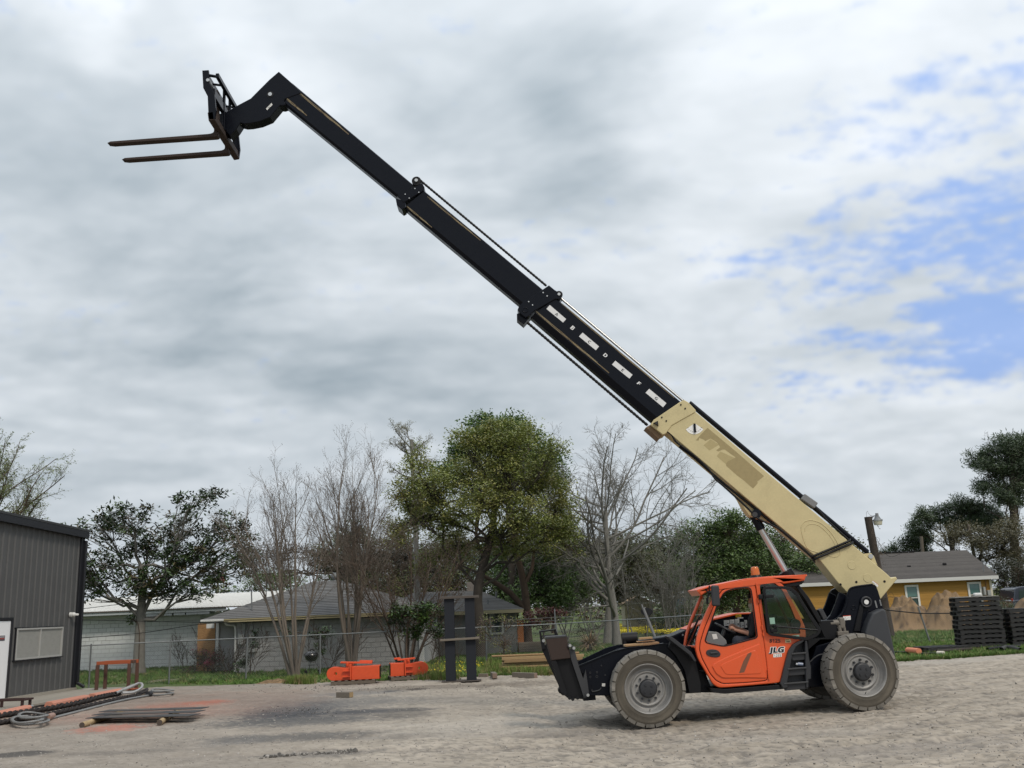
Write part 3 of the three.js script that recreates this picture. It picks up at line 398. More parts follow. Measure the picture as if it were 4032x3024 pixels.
part('air_filter', [new THREE.CylinderGeometry(0.105, 0.105, 0.28, 20).rotateZ(Math.PI / 2).translate(...P3(kD, [1272, 425], -1.0).toArray()), rbox(0.06, 0.16, 0.2, 0.02, ...P3(kD, [1208, 480], -1.0).toArray())], M.black, tel);
part('mast_arm', [rod(P3(kD, [1590, 405], -1.05), P3(kD, [1445, 45], -1.05), 0.026, 8), rod(P3(kD, [1445, 60], -1.05), P3(kD, [1425, 0], -1.05), 0.014, 6), rod(P3(kD, [1450, 60], -1.05), P3(kD, [1470, 40], -1.1), 0.012, 6)], M.grey, tel);
part('convex_mirror', [new THREE.CylinderGeometry(0.13, 0.11, 0.03, 20).scale(0.55, 1, 1).rotateZ(Math.PI / 2 + 0.2).rotateY(0.9).translate(...P3(kD, [1492, 88], -1.05).toArray()), rod(P3(kD, [1500, 130], -1.05), P3(kD, [1530, 205], -1.05), 0.01, 6)], M.plastic, tel);
// front stabilizers folded up
function stabilizer(zn, label) {
  const w = 0.44, dz = zn + 0.3; const K = (pts, zl) => kD(pts, -0.3 + zl);
  const body = part('stabilizer', [prism(K([[296, 700], [530, 672], [700, 1160], [690, 1190], [500, 1180], [406, 1105]], -0.10).map(p => p), dz - 0.3 - w, dz - 0.3 - 0.10, 0.008), prism(K([[286, 700], [352, 706], [492, 1110], [480, 1150], [406, 1105]], 0), dz - 0.3 - 0.12, dz - 0.3, 0.008)], M.black, tel, { label });
  part('worn_pad', prism(K([[216, 432], [480, 394], [532, 676], [290, 706]], 0.01), dz - 0.3 - w, dz - 0.3 + 0.01, 0.012), M.rustBrown, body);
  part('pad_edge', prism(K([[212, 418], [225, 408], [474, 388], [484, 404], [480, 410], [216, 434]], 0.014), dz - 0.3 - w, dz - 0.3 + 0.014, 0.004), M.blackGrey, body);
  part('side_plate', prism(K([[484, 440], [520, 560], [580, 560], [640, 790], [690, 930], [722, 815], [768, 1140], [740, 1168], [700, 1180], [655, 1040], [540, 700]], -0.02), dz - 0.3 - 0.14, dz - 0.3 - 0.02, 0.006), M.blackGrey, body);
  for (const [x, y, z] of [[517, 516, 0.02], [566, 548, 0.02], [742, 1138, 0.03]]) { const q = P3(K, [x, y], z); part('pin', cylZ(0.035, 0.16, q.x, q.y, dz - 0.3 + z - 0.06, 14), M.blackGrey, body); part('pin_end', cylZ(0.026, 0.012, q.x + 0.01, q.y, dz - 0.3 + z + 0.024, 12), M.steel, body); }
  part('foot_teeth', [[412, 1100, 0.05], [520, 1190, 0.03], [560, 1205, 0.03], [620, 1190, 0.028], [704, 1185, 0.036], [440, 1120, 0.05]].map(([x, y, r]) => cylZ(r, 0.3, ...(() => { const q = P3(K, [x, y - 14], -0.05); return [q.x, q.y, dz - 0.3 - 0.2]; })(), 10)), M.black, body);
  return body;
}
stabilizer(-0.3, 'near stabilizer leg folded up, worn brown at its tip');
// far stabilizer: open frame standing a little higher
{ const K = kD, z = -1.75; const b = part('stabilizer', [prism(K([[138, 336], [345, 308], [352, 326], [160, 352], [222, 560], [172, 572]], z), z - 0.4, z, 0.006), prism(K([[320, 318], [346, 312], [380, 392], [420, 560], [400, 600]], z), z - 0.4, z, 0.006), prism(K([[170, 570], [230, 500], [420, 560], [640, 1000], [640, 1150], [420, 1100]], z - 0.05), z - 0.4, z - 0.05, 0.006)], M.black, tel, { label: 'far stabilizer leg folded up' });
  part('cross_bar', rbox(0.3, 0.03, 0.38, 0.008, ...P3(K, [275, 392], z - 0.2).toArray()), M.blackGrey, b); const q = P3(K, [192, 455], z + 0.004); part('pin_end', cylZ(0.03, 0.02, q.x, q.y, q.z, 12), M.steel, b); }
part('front_crossmember', [box(0.22, 0.5, 1.5, ...P3(kD, [720, 980], ZC).toArray())], M.navy, tel);

// --- engine hood on the far side
const hood = part('engine_hood', prism(kA([[560, 540], [830, 498], [908, 464], [1060, 408], [1200, 374], [1330, 372], [1680, 420], [1740, 520], [1740, 640], [560, 640]], -1.72), -2.46, -1.72, 0.02), M.navy, tel);
part('hood_top', prism(kA([[905, 462], [1055, 402], [1195, 370], [1330, 366], [1330, 374], [1200, 379], [1060, 412], [908, 470]], -1.70), -2.48, -1.70, 0.006), M.orange, hood);
for (const q of [[[615, 685], [680, 680], [682, 750], [618, 752]], [[685, 677], [742, 672], [748, 775], [690, 778]], [[750, 668], [800, 665], [808, 775], [756, 777]], [[815, 706], [855, 704], [858, 772], [818, 775]], [[862, 680], [895, 678], [898, 770], [866, 772]], [[780, 650], [850, 647], [850, 660], [780, 663]]]) decal('instruction_label', kB, q, -1.69, leafletTex, hood);
decal('warning_label', kB, [[758, 612], [826, 610], [826, 645], [758, 648]], -1.69, canvasTex(64, 32, (x, w, h) => { x.fillStyle = '#b89a28'; x.fillRect(0, 0, w, h); x.fillStyle = '#332c10'; x.fillRect(6, 8, 30, 5); x.fillRect(6, 18, 46, 5); }), hood);
{ const q = P3(kB, [118, 860], -1.7); part('bolt', cylZ(0.018, 0.02, q.x, q.y, q.z, 8), M.steel, hood); }

// --- cab
const zN = -0.20, zX = -1.12;
const sideOuter = [[560, 300], [620, 262], [800, 215], [1000, 190], [1180, 186], [1260, 205], [1330, 250], [1372, 312], [1480, 510], [1560, 670], [1602, 770], [1612, 905], [1530, 932], [1450, 975], [1405, 1040], [1372, 1150], [1310, 1398], [1300, 1440], [900, 1476], [560, 1505], [480, 1455], [420, 1350], [300, 1150], [268, 1030], [288, 880], [350, 700], [420, 545], [490, 400]];
const doorOuter = [[998, 238], [860, 254], [690, 276], [596, 312], [548, 376], [474, 550], [380, 775], [326, 950], [318, 1040], [350, 1150], [450, 1335], [520, 1415], [600, 1455], [900, 1440], [1158, 1414], [1110, 1000], [1050, 560]];
const rearWin = [[1030, 240], [1180, 216], [1240, 224], [1300, 266], [1345, 330], [1440, 520], [1520, 720], [1556, 830], [1548, 862], [1120, 862], [1100, 760], [1055, 440]];
const winHole = [[614, 366], [660, 334], [750, 310], [880, 296], [925, 302], [942, 340], [1012, 866], [1000, 890], [820, 940], [640, 985], [590, 985], [420, 950], [400, 925], [405, 895], [480, 680], [545, 490]];
const cab = part('cab', prism(soft(kB(sideOuter, zN), 3, 0.6), zN - 0.09, zN, 0.02, [soft(kB(doorOuter, zN), 3, 0.4), soft(kB(rearWin, zN), 3, 0.5)], 3), M.orange, tel, { label: 'orange operator cab of the telehandler' });
for (const q of [[[620, 285], [800, 240], [1000, 212], [1180, 208], [1290, 260]], [[1290, 260], [1372, 340], [1480, 540], [1560, 710], [1602, 880]]]) part('far_frame', tube(kB(q, zN).map(p => V3(p[0], p[1], zX)), 0.028, 8, 40), M.orange, cab);
const doorIn = winHole.map(([x, y]) => [x, y]);
const doorM = part('door', prism(soft(kB(doorOuter, zN - 0.012).map(p => p), 3, 0.4).map(([x, y]) => { const c = kB([[740, 860]], zN - 0.012)[0]; return [lerp(x, c[0], 0.014), lerp(y, c[1], 0.014)]; }), zN - 0.055, zN - 0.004, 0.012, [soft(kB(doorIn, zN - 0.012), 3, 0.5)], 2), M.orange, tel);
const ringOf = (pts, zl, r, m, name, parent) => part(name, tube(soft(kB(pts, zl), 2, 0.5).map(p => V3(p[0], p[1], zl)), r, 6, 160, true), m, parent);
ringOf(winHole.map(([x, y]) => [lerp(x, 740, -0.03), lerp(y, 700, -0.025)]), zN - 0.002, 0.012, M.black, 'window_seal', doorM);
ringOf(doorOuter, zN - 0.03, 0.016, M.black, 'door_seal', cab);
// pressed relief in the door: a sunk field above a swage line
part('door_pressing', prism(soft(kB([[470, 1240, 0.5], [500, 1200, 0.4], [640, 1130, 0.2], [1048, 962, 0.1], [1132, 1385, 0.1], [860, 1380, 0.2], [600, 1385, 0.4], [520, 1330, 0.5]], zN + 0.006), 4, 0.3), zN - 0.02, zN + 0.014, 0.016, [], 3), M.orange, doorM);
part('door_pressing', prism(soft(kB([[565, 1225, 0.3], [1000, 1035, 0.2], [1075, 1330, 0.2], [640, 1345, 0.4]], zN + 0.02), 4, 0.3), zN + 0.004, zN + 0.022, 0.008, [], 2), M.orange, doorM);
part('scrape', prism(kB([[945, 1068], [950, 1090], [905, 1200], [862, 1312], [800, 1322], [812, 1285], [850, 1180], [905, 1088]], zN + 0.024), zN + 0.018, zN + 0.024, 0), mat(0.20, 0.085, 0.05, 0.9, { map: rep(grime, 4) }), doorM);
part('door_handle', [prism(soft(kB([[400, 1075], [410, 1045], [470, 1032], [540, 1042], [578, 1085], [570, 1118], [530, 1132], [460, 1125], [412, 1105]], zN + 0.012), 4, 0.8), zN - 0.02, zN + 0.012, 0.006), rbox(0.14, 0.035, 0.03, 0.012, ...P3(kB, [495, 1078], zN + 0.018).toArray())], M.plastic, doorM);
for (const [a, b] of [[[1008, 235], [1030, 380]], [[1026, 415], [1034, 470]], [[1075, 745], [1086, 800]], [[1088, 835], [1098, 875]], [[1150, 1275], [1162, 1400]]]) part('hinge', rod(P3(kB, a, zN + 0.012), P3(kB, b, zN + 0.012), 0.016, 8), M.orange, doorM);
part('rear_quarter_glass', prism(soft(kB(rearWin, zN - 0.05), 3, 0.5), zN - 0.052, zN - 0.048, 0), M.tint, cab);
// the door's upper pane, swung open and latched back
const paneOut = [[1085, 300], [1112, 275], [1330, 268], [1430, 288], [1505, 342], [1600, 500], [1700, 655], [1792, 788], [1786, 832], [1740, 882], [1640, 926], [1596, 926], [1190, 872], [1150, 850], [1138, 800], [1096, 400]], paneIn = [[1114, 312], [1135, 302], [1340, 298], [1418, 318], [1478, 366], [1578, 520], [1680, 690], [1756, 798], [1746, 836], [1620, 892], [1590, 892], [1205, 842], [1172, 808], [1122, 400]];
const openPane = part('open_window', prism(soft(kB(paneOut, -0.12), 3, 0.5), -0.145, -0.12, 0.006, [soft(kB(paneIn, -0.12), 3, 0.5)]), M.black, tel, { label: 'black framed door window swung open and latched back' });
part('glass', prism(soft(kB(paneIn, -0.132), 3, 0.5), -0.134, -0.130, 0), M.glass, openPane);
part('handle_bar', [rod(P3(kB, [1240, 756], -0.085), P3(kB, [1748, 802], -0.085), 0.015, 8), cylZ(0.03, 0.04, ...P3(kB, [1240, 756], -0.105).toArray(), 12), cylZ(0.022, 0.04, ...P3(kB, [1738, 800], -0.105).toArray(), 12)], M.black, openPane);
part('latch', [rbox(0.15, 0.06, 0.03, 0.012, ...P3(kB, [1165, 392], -0.115).toArray()), rbox(0.08, 0.09, 0.06, 0.02, ...P3(kB, [1060, 400], -0.15).toArray()), cylZ(0.085, 0.06, ...P3(kB, [1482, 728], -0.19).toArray(), 20), rbox(0.12, 0.07, 0.03, 0.015, ...P3(kB, [1222, 805], -0.115).toArray())], M.black, openPane);
part('pane_sticker', rbox(0.09, 0.11, 0.006, 0.002, ...P3(kB, [1200, 690], -0.15).toArray()), M.white, openPane);
// roof
const roof = part('roof', prism(soft(kB([[285, 318, 0.05], [430, 266, 0.3], [620, 230, 0.4], [900, 174, 0.5], [1200, 147, 0.4], [1622, 128, 0.04], [1590, 204, 0.05], [1335, 246, 0.2], [1290, 212, 0.5], [1180, 186, 0.5], [1000, 190, 0.3], [800, 218, 0.3], [620, 264, 0.3], [430, 330, 0.3], [338, 386, 0.1]], zN), 4, 0.3), zX - 0.04, zN + 0.01, 0.03, [], 3), M.orange, cab);
part('roof_underside', prism(kB([[1335, 250], [1592, 206], [1560, 246], [1482, 272], [1350, 268]], zN - 0.03), zX, zN - 0.03, 0.005), M.black, roof);
part('roof_lamp', rbox(0.03, 0.09, 0.16, 0.01, ...P3(kB, [312, 358], zN - 0.3).toArray(), 0, 0, 0.45), M.white, roof);
// windscreen, far front pillar, wiper
const scr = (a, b, c, d) => quadGeo(P3(kB, a, zX), P3(kB, b, zN - 0.05), P3(kB, c, zN - 0.05), P3(kB, d, zX));
part('windscreen', scr([352, 392], [492, 400], [272, 1000], [152, 1000]), M.glass, cab);
part('pillar', tube([[348, 384], [290, 520], [215, 700], [165, 860], [145, 985]].map(p => P3(kB, p, zX + 0.02)), 0.03, 8, 30), M.orange, cab);
part('sill', [rod(P3(kB, [155, 1000], zX), P3(kB, [270, 1004], zN - 0.05), 0.025, 8)], M.orange, cab);
part('wiper', [rod(P3(kB, [160, 985], -0.95), P3(kB, [335, 625], -0.7), 0.009, 5), rod(P3(kB, [175, 920], -0.9), P3(kB, [320, 640], -0.75), 0.014, 5)], M.black, cab);
// mirror
const mirror = part('side_mirror', rbox(0.15, 0.36, 0.07, 0.03, ...P3(kB, [513, 386], -0.02).toArray(), 0, 0.35, -0.07), M.plastic, tel);
part('mirror_arm', [tube([[440, 262], [436, 330], [425, 400], [412, 470]].map(p => P3(kB, p, -0.12)), 0.014, 6, 20), rod(P3(kB, [440, 350], -0.1), P3(kB, [500, 350], -0.03), 0.025, 8), tube([[400, 300], [420, 345], [440, 350]].map(p => P3(kB, p, -0.12)), 0.012, 6, 12), rbox(0.04, 0.11, 0.04, 0.012, ...P3(kB, [414, 450], -0.12).toArray())], M.black, mirror);
// beacon
const bq = P3(kB, [990, 80], -0.62); const beacon = part('beacon', [new THREE.LatheGeometry([[0.08, -0.085], [0.08, -0.06], [0.074, 0.01], [0.066, 0.05], [0.05, 0.066], [0, 0.07]].map(p => new THREE.Vector2(...p)), 20).translate(bq.x, bq.y, bq.z)], M.amber, tel);
part('beacon_base', [new THREE.CylinderGeometry(0.085, 0.11, 0.05, 18).translate(bq.x, bq.y - 0.108, bq.z), new THREE.CylinderGeometry(0.14, 0.15, 0.06, 18).translate(bq.x + 0.02, bq.y - 0.16, bq.z)], M.black, beacon); part('reflector', new THREE.CylinderGeometry(0.03, 0.03, 0.1, 10).translate(bq.x, bq.y - 0.02, bq.z), mat(0.85, 0.5, 0.12, 0.3, { metalness: 0.6 }), beacon);
// rear of the cab and interior
part('cab_rear_post', prism(kB([[1478, 272], [1532, 262], [1650, 412], [1785, 650], [1800, 720], [1760, 712], [1600, 440]], -0.34), -1.1, -0.34, 0.01), M.black, cab);
part('cab_rear_window', quadGeo(P3(kB, [1500, 290], -0.34), P3(kB, [1500, 290], -1.1), P3(kB, [1770, 800], -1.1), P3(kB, [1770, 800], -0.34)), M.tint, cab);
part('cab_floor', [prism(kB([[300, 872], [1600, 850], [1590, 920], [1420, 980], [1360, 1150], [1300, 1400], [600, 1440], [450, 1300], [290, 1040]], zN), zX + 0.004, zX + 0.03, 0), prism(kB([[320, 1290], [1340, 1260], [1300, 1420], [600, 1450], [440, 1330]], zN - 0.1), zX + 0.02, zN - 0.1, 0)], M.black, cab);
part('dashboard', prism(soft(kB([[400, 830], [470, 818], [545, 826], [645, 925], [655, 975], [520, 1040], [400, 1000]], -0.5), 3, 0.4), -0.95, -0.5, 0.015), M.grey, cab);
part('dash_note', quadGeo(...[[470, 852], [525, 846], [542, 905], [488, 915]].map(p => P3(kB, p, -0.495))), M.white, cab);
part('seat', [rbox(0.5, 0.14, 0.5, 0.05, ...P3(kB, [1000, 960], -0.66).toArray(), 0, 0, -0.05), rbox(0.14, 0.55, 0.46, 0.05, ...P3(kB, [1190, 800], -0.66).toArray(), 0, 0, -0.16)], M.seat, cab);
const swC = P3(kB, [630, 778], -0.66); const swheel = part('steering_wheel', [new THREE.TorusGeometry(0.19, 0.016, 8, 36).rotateX(Math.PI / 2), new THREE.CylinderGeometry(0.05, 0.05, 0.04, 14), ...[0, 2.1, 4.2].map(a => rod(V3(0, 0, 0), V3(Math.cos(a) * 0.18, 0, Math.sin(a) * 0.18), 0.012, 6))], M.plastic, cab);
swheel.position.copy(swC); swheel.rotation.set(0.12, 0, -0.52);
part('steering_column', rod(V3(swC.x, swC.y, swC.z), P3(kB, [560, 960], -0.66), 0.035, 8), M.plastic, cab);
part('bottle_holder', rbox(0.1, 0.16, 0.1, 0.02, ...P3(kB, [1210, 700], -0.5).toArray()), mat(0.55, 0.6, 0.58, 0.6), cab);
// lettering on the orange panel
const pnl = -0.196;
decal('logo', kB, [[1158, 985], [1370, 985], [1370, 1092], [1158, 1092]], pnl, canvasTex(424, 214, (x, w, h) => { x.clearRect(0, 0, w, h); x.save(); x.transform(1.32, -0.06, -0.13, 1, 16, 12); x.font = 'bold 178px sans-serif'; x.textBaseline = 'alphabetic'; x.lineJoin = 'miter'; x.strokeStyle = '#e9e7e2'; x.lineWidth = 34; x.scale(0.98, 0.98); let px = 22; for (const c of 'JLG') { x.strokeText(c, px, 176); px += x.measureText(c).width - 6; } x.fillStyle = '#111320'; x.strokeStyle = '#111320'; x.lineWidth = 12; px = 22; for (const c of 'JLG') { x.fillText(c, px, 176); x.strokeText(c, px, 176); px += x.measureText(c).width - 6; } x.restore(); }), cab, { alpha: true });
decal('unit_number', kB, [[1160, 896], [1306, 896], [1306, 962], [1160, 962]], pnl, canvasTex(292, 132, (x, w, h) => { x.clearRect(0, 0, w, h); x.fillStyle = '#1d0f0c'; x.font = 'bold 124px sans-serif'; x.textAlign = 'center'; x.textBaseline = 'middle'; x.fillText('8125', w / 2, h / 2 + 6); }), cab, { alpha: true });
decal('model_plate', kB, [[1212, 1090], [1314, 1084], [1316, 1124], [1214, 1132]], pnl, canvasTex(204, 84, (x, w, h) => { x.fillStyle = '#e4e2dd'; x.fillRect(0, 0, w, h); x.fillStyle = '#16182a'; x.font = 'bold 74px monospace'; x.textAlign = 'center'; x.textBaseline = 'middle'; x.fillText('1255', w / 2, h / 2 + 4); }), cab);
decal('label', kB, [[1354, 910], [1420, 908], [1432, 950], [1360, 956]], pnl, canvasTex(96, 64, (x, w, h) => { x.fillStyle = '#c9b58c'; x.fillRect(0, 0, w, h); x.fillStyle = '#9a5a38'; x.fillRect(8, 6, 60, 14); x.fillStyle = '#5b4a35'; x.fillRect(20, 36, 56, 18); }), cab);
decal('label', kB, [[1434, 868], [1526, 860], [1530, 890], [1440, 900]], -0.15, leafletTex, cab);
// steps
const zSt = -0.13; const steps = part('steps', [prism(kB([[1540, 928], [1616, 920], [1600, 1400], [1640, 1500], [1330, 1510], [1298, 1450], [1318, 1380], [1370, 1160], [1405, 1050], [1450, 975]], zSt - 0.16), zSt - 0.4, zSt - 0.16, 0.006), prism(kB([[1400, 1050], [1450, 978], [1540, 928], [1600, 925], [1490, 1005], [1450, 1090], [1405, 1330], [1385, 1430], [1392, 1500], [1330, 1510], [1298, 1450], [1318, 1380], [1370, 1160]], zSt), zSt - 0.18, zSt, 0.012), prism(kB([[1598, 925], [1622, 925], [1650, 1150], [1672, 1250], [1672, 1390], [1640, 1400], [1640, 1500], [1612, 1500], [1604, 1250]], zSt), zSt - 0.18, zSt, 0.01)], M.plastic, tel);
for (const [x0, x1, y] of [[1432, 1612, 1084], [1385, 1618, 1268], [1338, 1640, 1446]]) { const a = P3(kB, [x0, y], zSt), b = P3(kB, [x1, y - 4], zSt); part('tread_plate', rbox(b.x - a.x, 0.03, 0.2, 0.008, (a.x + b.x) / 2, a.y - 0.01, zSt - 0.09), M.blackGrey, steps); part('riser', rbox(b.x - a.x - 0.02, 0.1, 0.03, 0.008, (a.x + b.x) / 2, a.y - 0.075, zSt - 0.05), M.plastic, steps); }
// --- rear: boom towers, counterweight, fittings
const towerPts = [[704, 455, 0.3], [722, 412, 0.4], [770, 388, 0.3], [940, 364, 0.2], [975, 380, 0.5], [998, 436, 0.2], [1042, 592, 0.1], [1090, 820, 0], [1090, 900, 0], [560, 900, 0], [560, 712, 0.1], [600, 690, 0.5], [650, 640, 0.5], [684, 560, 0.3]];
const tower = part('boom_tower', prism(soft(kC(towerPts, -0.74), 4, 0.2), -0.82, -0.74, 0.012, [], 2), M.navy, tel);
part('tower_rib', tube(kC([[600, 700], [650, 650], [690, 560], [704, 455], [726, 410], [772, 392], [940, 368]], -0.74).map(p => V3(p[0], p[1], -0.738)), 0.018, 6, 60), M.navy, tower);
part('boom_tower', prism(soft(kC(towerPts.map(([x, y, r]) => [x - 10, y, r]), -0.74), 4, 0.2), -1.80, -1.72, 0.012), M.navy, tel);
part('tower_web', prism(kC([[470, 740], [540, 660], [585, 560], [625, 440], [690, 470], [690, 740]], -0.95), -1.02, -0.95, 0.01), M.navy, tel); part('tower_web', prism(kC([[470, 740], [540, 660], [585, 560], [625, 440], [690, 470], [690, 740]], -0.95), -1.6, -1.53, 0.01), M.navy, tel);
{ const q = P3(kC, [876, 538], -0.72); part('pivot_pin', [cylZ(0.1, 0.06, q.x, q.y, q.z, 22)], M.navy, tower); part('pivot_collar', new THREE.TorusGeometry(0.085, 0.02, 8, 22).translate(q.x, q.y, q.z + 0.03), M.plastic, tower); part('pin_end', cylZ(0.042, 0.02, q.x - 0.004, q.y, q.z + 0.04, 14), M.white, tower);
  part('link_arm', prism(kC([[822, 560], [862, 560], [824, 820], [760, 820]], -0.7), -0.76, -0.7, 0.01), M.black, tower);
  for (const [x, y] of [[756, 594], [908, 640]]) { const h = P3(kC, [x, y], -0.738); part('tower_hole', new THREE.TorusGeometry(0.04, 0.008, 6, 18).translate(h.x, h.y, h.z), M.navy, tower); }
  const t = P3(kC, [974, 560], -0.735); part('tower_slot', rbox(0.03, 0.13, 0.012, 0.006, t.x, t.y, t.z, 0, 0, 0.1), M.grey, tower); part('tower_slot', rbox(0.025, 0.11, 0.012, 0.005, t.x + 0.085, t.y + 0.02, t.z, 0, 0, 0.1), M.grey, tower);
  decal('warning_label', kC, [[657, 670], [730, 664], [732, 708], [660, 714]], -0.735, warnTex, tower); decal('warning_label', kC, [[946, 330], [998, 372], [990, 398], [936, 346]], zB + 0.004, warnTex, boomBase); }
part('counterweight', prism(soft(kC([[940, 650, 0.3], [960, 636, 0.4], [1040, 600, 0.4], [1072, 622, 0.5], [1092, 720, 0.2], [1160, 1030, 0], [1165, 1180, 0], [900, 1180, 0], [872, 830, 0], [900, 740, 0.2]], -0.5), 4, 0.2), -2.0, -0.5, 0.035, [], 3), mat(0.040, 0.043, 0.050, 0.62, { map: grime2 }), tel);
part('valve_block', [rbox(0.1, 0.2, 0.14, 0.03, ...P3(kC, [640, 740], -0.55).toArray()), new THREE.CylinderGeometry(0.055, 0.055, 0.26, 12).rotateZ(1.57).translate(...P3(kC, [600, 738], -0.55).toArray()), new THREE.CylinderGeometry(0.035, 0.04, 0.14, 10).translate(...P3(kC, [626, 800], -0.52).toArray()), rbox(0.2, 0.07, 0.12, 0.01, ...P3(kC, [650, 838], -0.5).toArray()), new THREE.CylinderGeometry(0.025, 0.025, 0.08, 10).translate(...P3(kC, [672, 805], -0.5).toArray())], mat(0.17, 0.15, 0.125, 0.6, { map: grime2 }), tel);
part('rear_lamp_box', rbox(0.09, 0.2, 0.16, 0.02, ...P3(kC, [452, 655], -0.6).toArray(), 0, 0, 0.35), M.blackGrey, tel);
part('rear_deck', prism(kC([[400, 700], [450, 720], [560, 712], [600, 760], [600, 900], [440, 900], [320, 1000], [320, 900], [480, 880]], -0.5), -1.9, -0.5, 0.008), M.black, tel);
part('cable', tube([[340, 1115], [380, 1075], [430, 1045], [470, 1040]].map(p => P3(kC, p, -0.3)), 0.012, 6, 24), M.blackGrey, tel);

// things lying on the machine
{
  const wm = [mat(0.42, 0.26, 0.13, 0.8, { map: rep(woodTex, 1.5) }), mat(0.36, 0.20, 0.10, 0.8, { map: rep(woodTex, 1.2) })];
  const put = (x0, x1, y0, y1, zl, dep, m, label) => { const a = P3(kD, [x0, y1], zl), b = P3(kD, [x1, y0], zl); const g = thing('wood_block', label, 'wood block', [T0.x, T0.y, T0.z]); g.rotation.z = TILT; part('block', rbox(b.x - a.x, b.y - a.y - 0.004, dep, 0.006, (a.x + b.x) / 2, (a.y + b.y) / 2, zl - dep / 2), m, g); part('end_grain', rbox(0.008, (b.y - a.y) * 0.92, dep * 0.94, 0.003, a.x - 0.002, (a.y + b.y) / 2, zl - dep / 2), mat(0.5, 0.36, 0.21, 0.9), g); };
  put(1222, 1440, 488, 534, -0.52, 0.3, wm[0], 'short light lumber block at the front of the pile on the telehandler frame'); put(1440, 1645, 470, 520, -0.52, 0.3, wm[1], 'darker lumber block lying behind the first one on the telehandler frame');
  put(1378, 1590, 446, 476, -0.56, 0.2, wm[1], 'flat board laid across the lumber blocks on the telehandler frame'); put(1408, 1560, 405, 446, -0.58, 0.18, wm[0], 'topmost board of the little lumber pile on the telehandler frame');
  const q = P3(kB, [1538, 1208], -0.2), can = thing('drink_bottle', 'small blue capped bottle lying on the cab step', 'bottle', [T0.x, T0.y, T0.z]); can.rotation.z = TILT;
  part('bottle_body', new THREE.CylinderGeometry(0.028, 0.028, 0.09, 12).rotateZ(1.4).translate(q.x, q.y - 0.006, q.z), mat(0.2, 0.24, 0.33, 0.3), can); part('cap', new THREE.CylinderGeometry(0.02, 0.02, 0.03, 10).rotateZ(1.4).translate(q.x - 0.06, q.y - 0.002, q.z), mat(0.5, 0.52, 0.55, 0.4), can);
}

// ---------------------------------------------------------------- buildings
const BM = {
  panel: mat(0.100, 0.101, 0.102, 0.55, { map: rep(grime, 0.35), metalness: 0.1 }), trimBlack: mat(0.012, 0.013, 0.017, 0.45), whitePaint: mat(0.70, 0.70, 0.68, 0.6, { map: rep(grime, 0.8) }),
  concrete: mat(0.36, 0.33, 0.28, 0.9, { map: grain, bumpMap: bump3, bumpScale: 0.004 }),
  block: [0.96, 1, 1.04].map((k, i) => mat(0.42 * k, 0.42 * k, 0.42 * k, 0.9, { map: rep(grime, 0.9 + i * 0.4) })), blockWhite: [0.96, 1, 1.03].map((k, i) => mat(0.76 * k, 0.78 * k, 0.78 * k, 0.9, { map: rep(grime, 0.8 + i * 0.3) })),
  mortar: mat(0.32, 0.32, 0.32, 0.95), shingle: [0.85, 1, 1.12].map((k, i) => mat(0.178 * k, 0.176 * k, 0.174 * k, 0.95, { map: rep(shingleTex, 0.5, 1 + i) })), shingleBrown: [0.9, 1, 1.08].map((k, i) => mat(0.115 * k, 0.105 * k, 0.098 * k, 0.95, { map: rep(shingleTex, 0.4, 1 + i) })),
  fascia: mat(0.50, 0.42, 0.24, 0.7, { map: rep(grime, 1.4) }), siding: [0.94, 1, 1.05].map((k, i) => mat(0.42 * k, 0.225 * k, 0.042 * k, 0.75, { map: rep(grime, 0.5 + i * 0.2) })),
  darkGlass: phys(0.015, 0.03, 0.032, 0.06, { clearcoat: 1, clearcoatRoughness: 0.03 }), wood: mat(0.36, 0.20, 0.085, 0.8, { map: rep(woodTex, 0.6, 1) }), galv: mat(0.17, 0.18, 0.185, 0.55, { metalness: 0.3 }), wire: mat(0.16, 0.165, 0.17, 0.5, { metalness: 0.3 }),
  box: mat(0.36, 0.37, 0.36, 0.6, { map: grime }), roofWhite: mat(0.74, 0.74, 0.71, 0.5, { map: rep(grime, 0.4) }), screen: mat(0.25, 0.25, 0.235, 0.5, { map: rep(grime, 1) }),
};
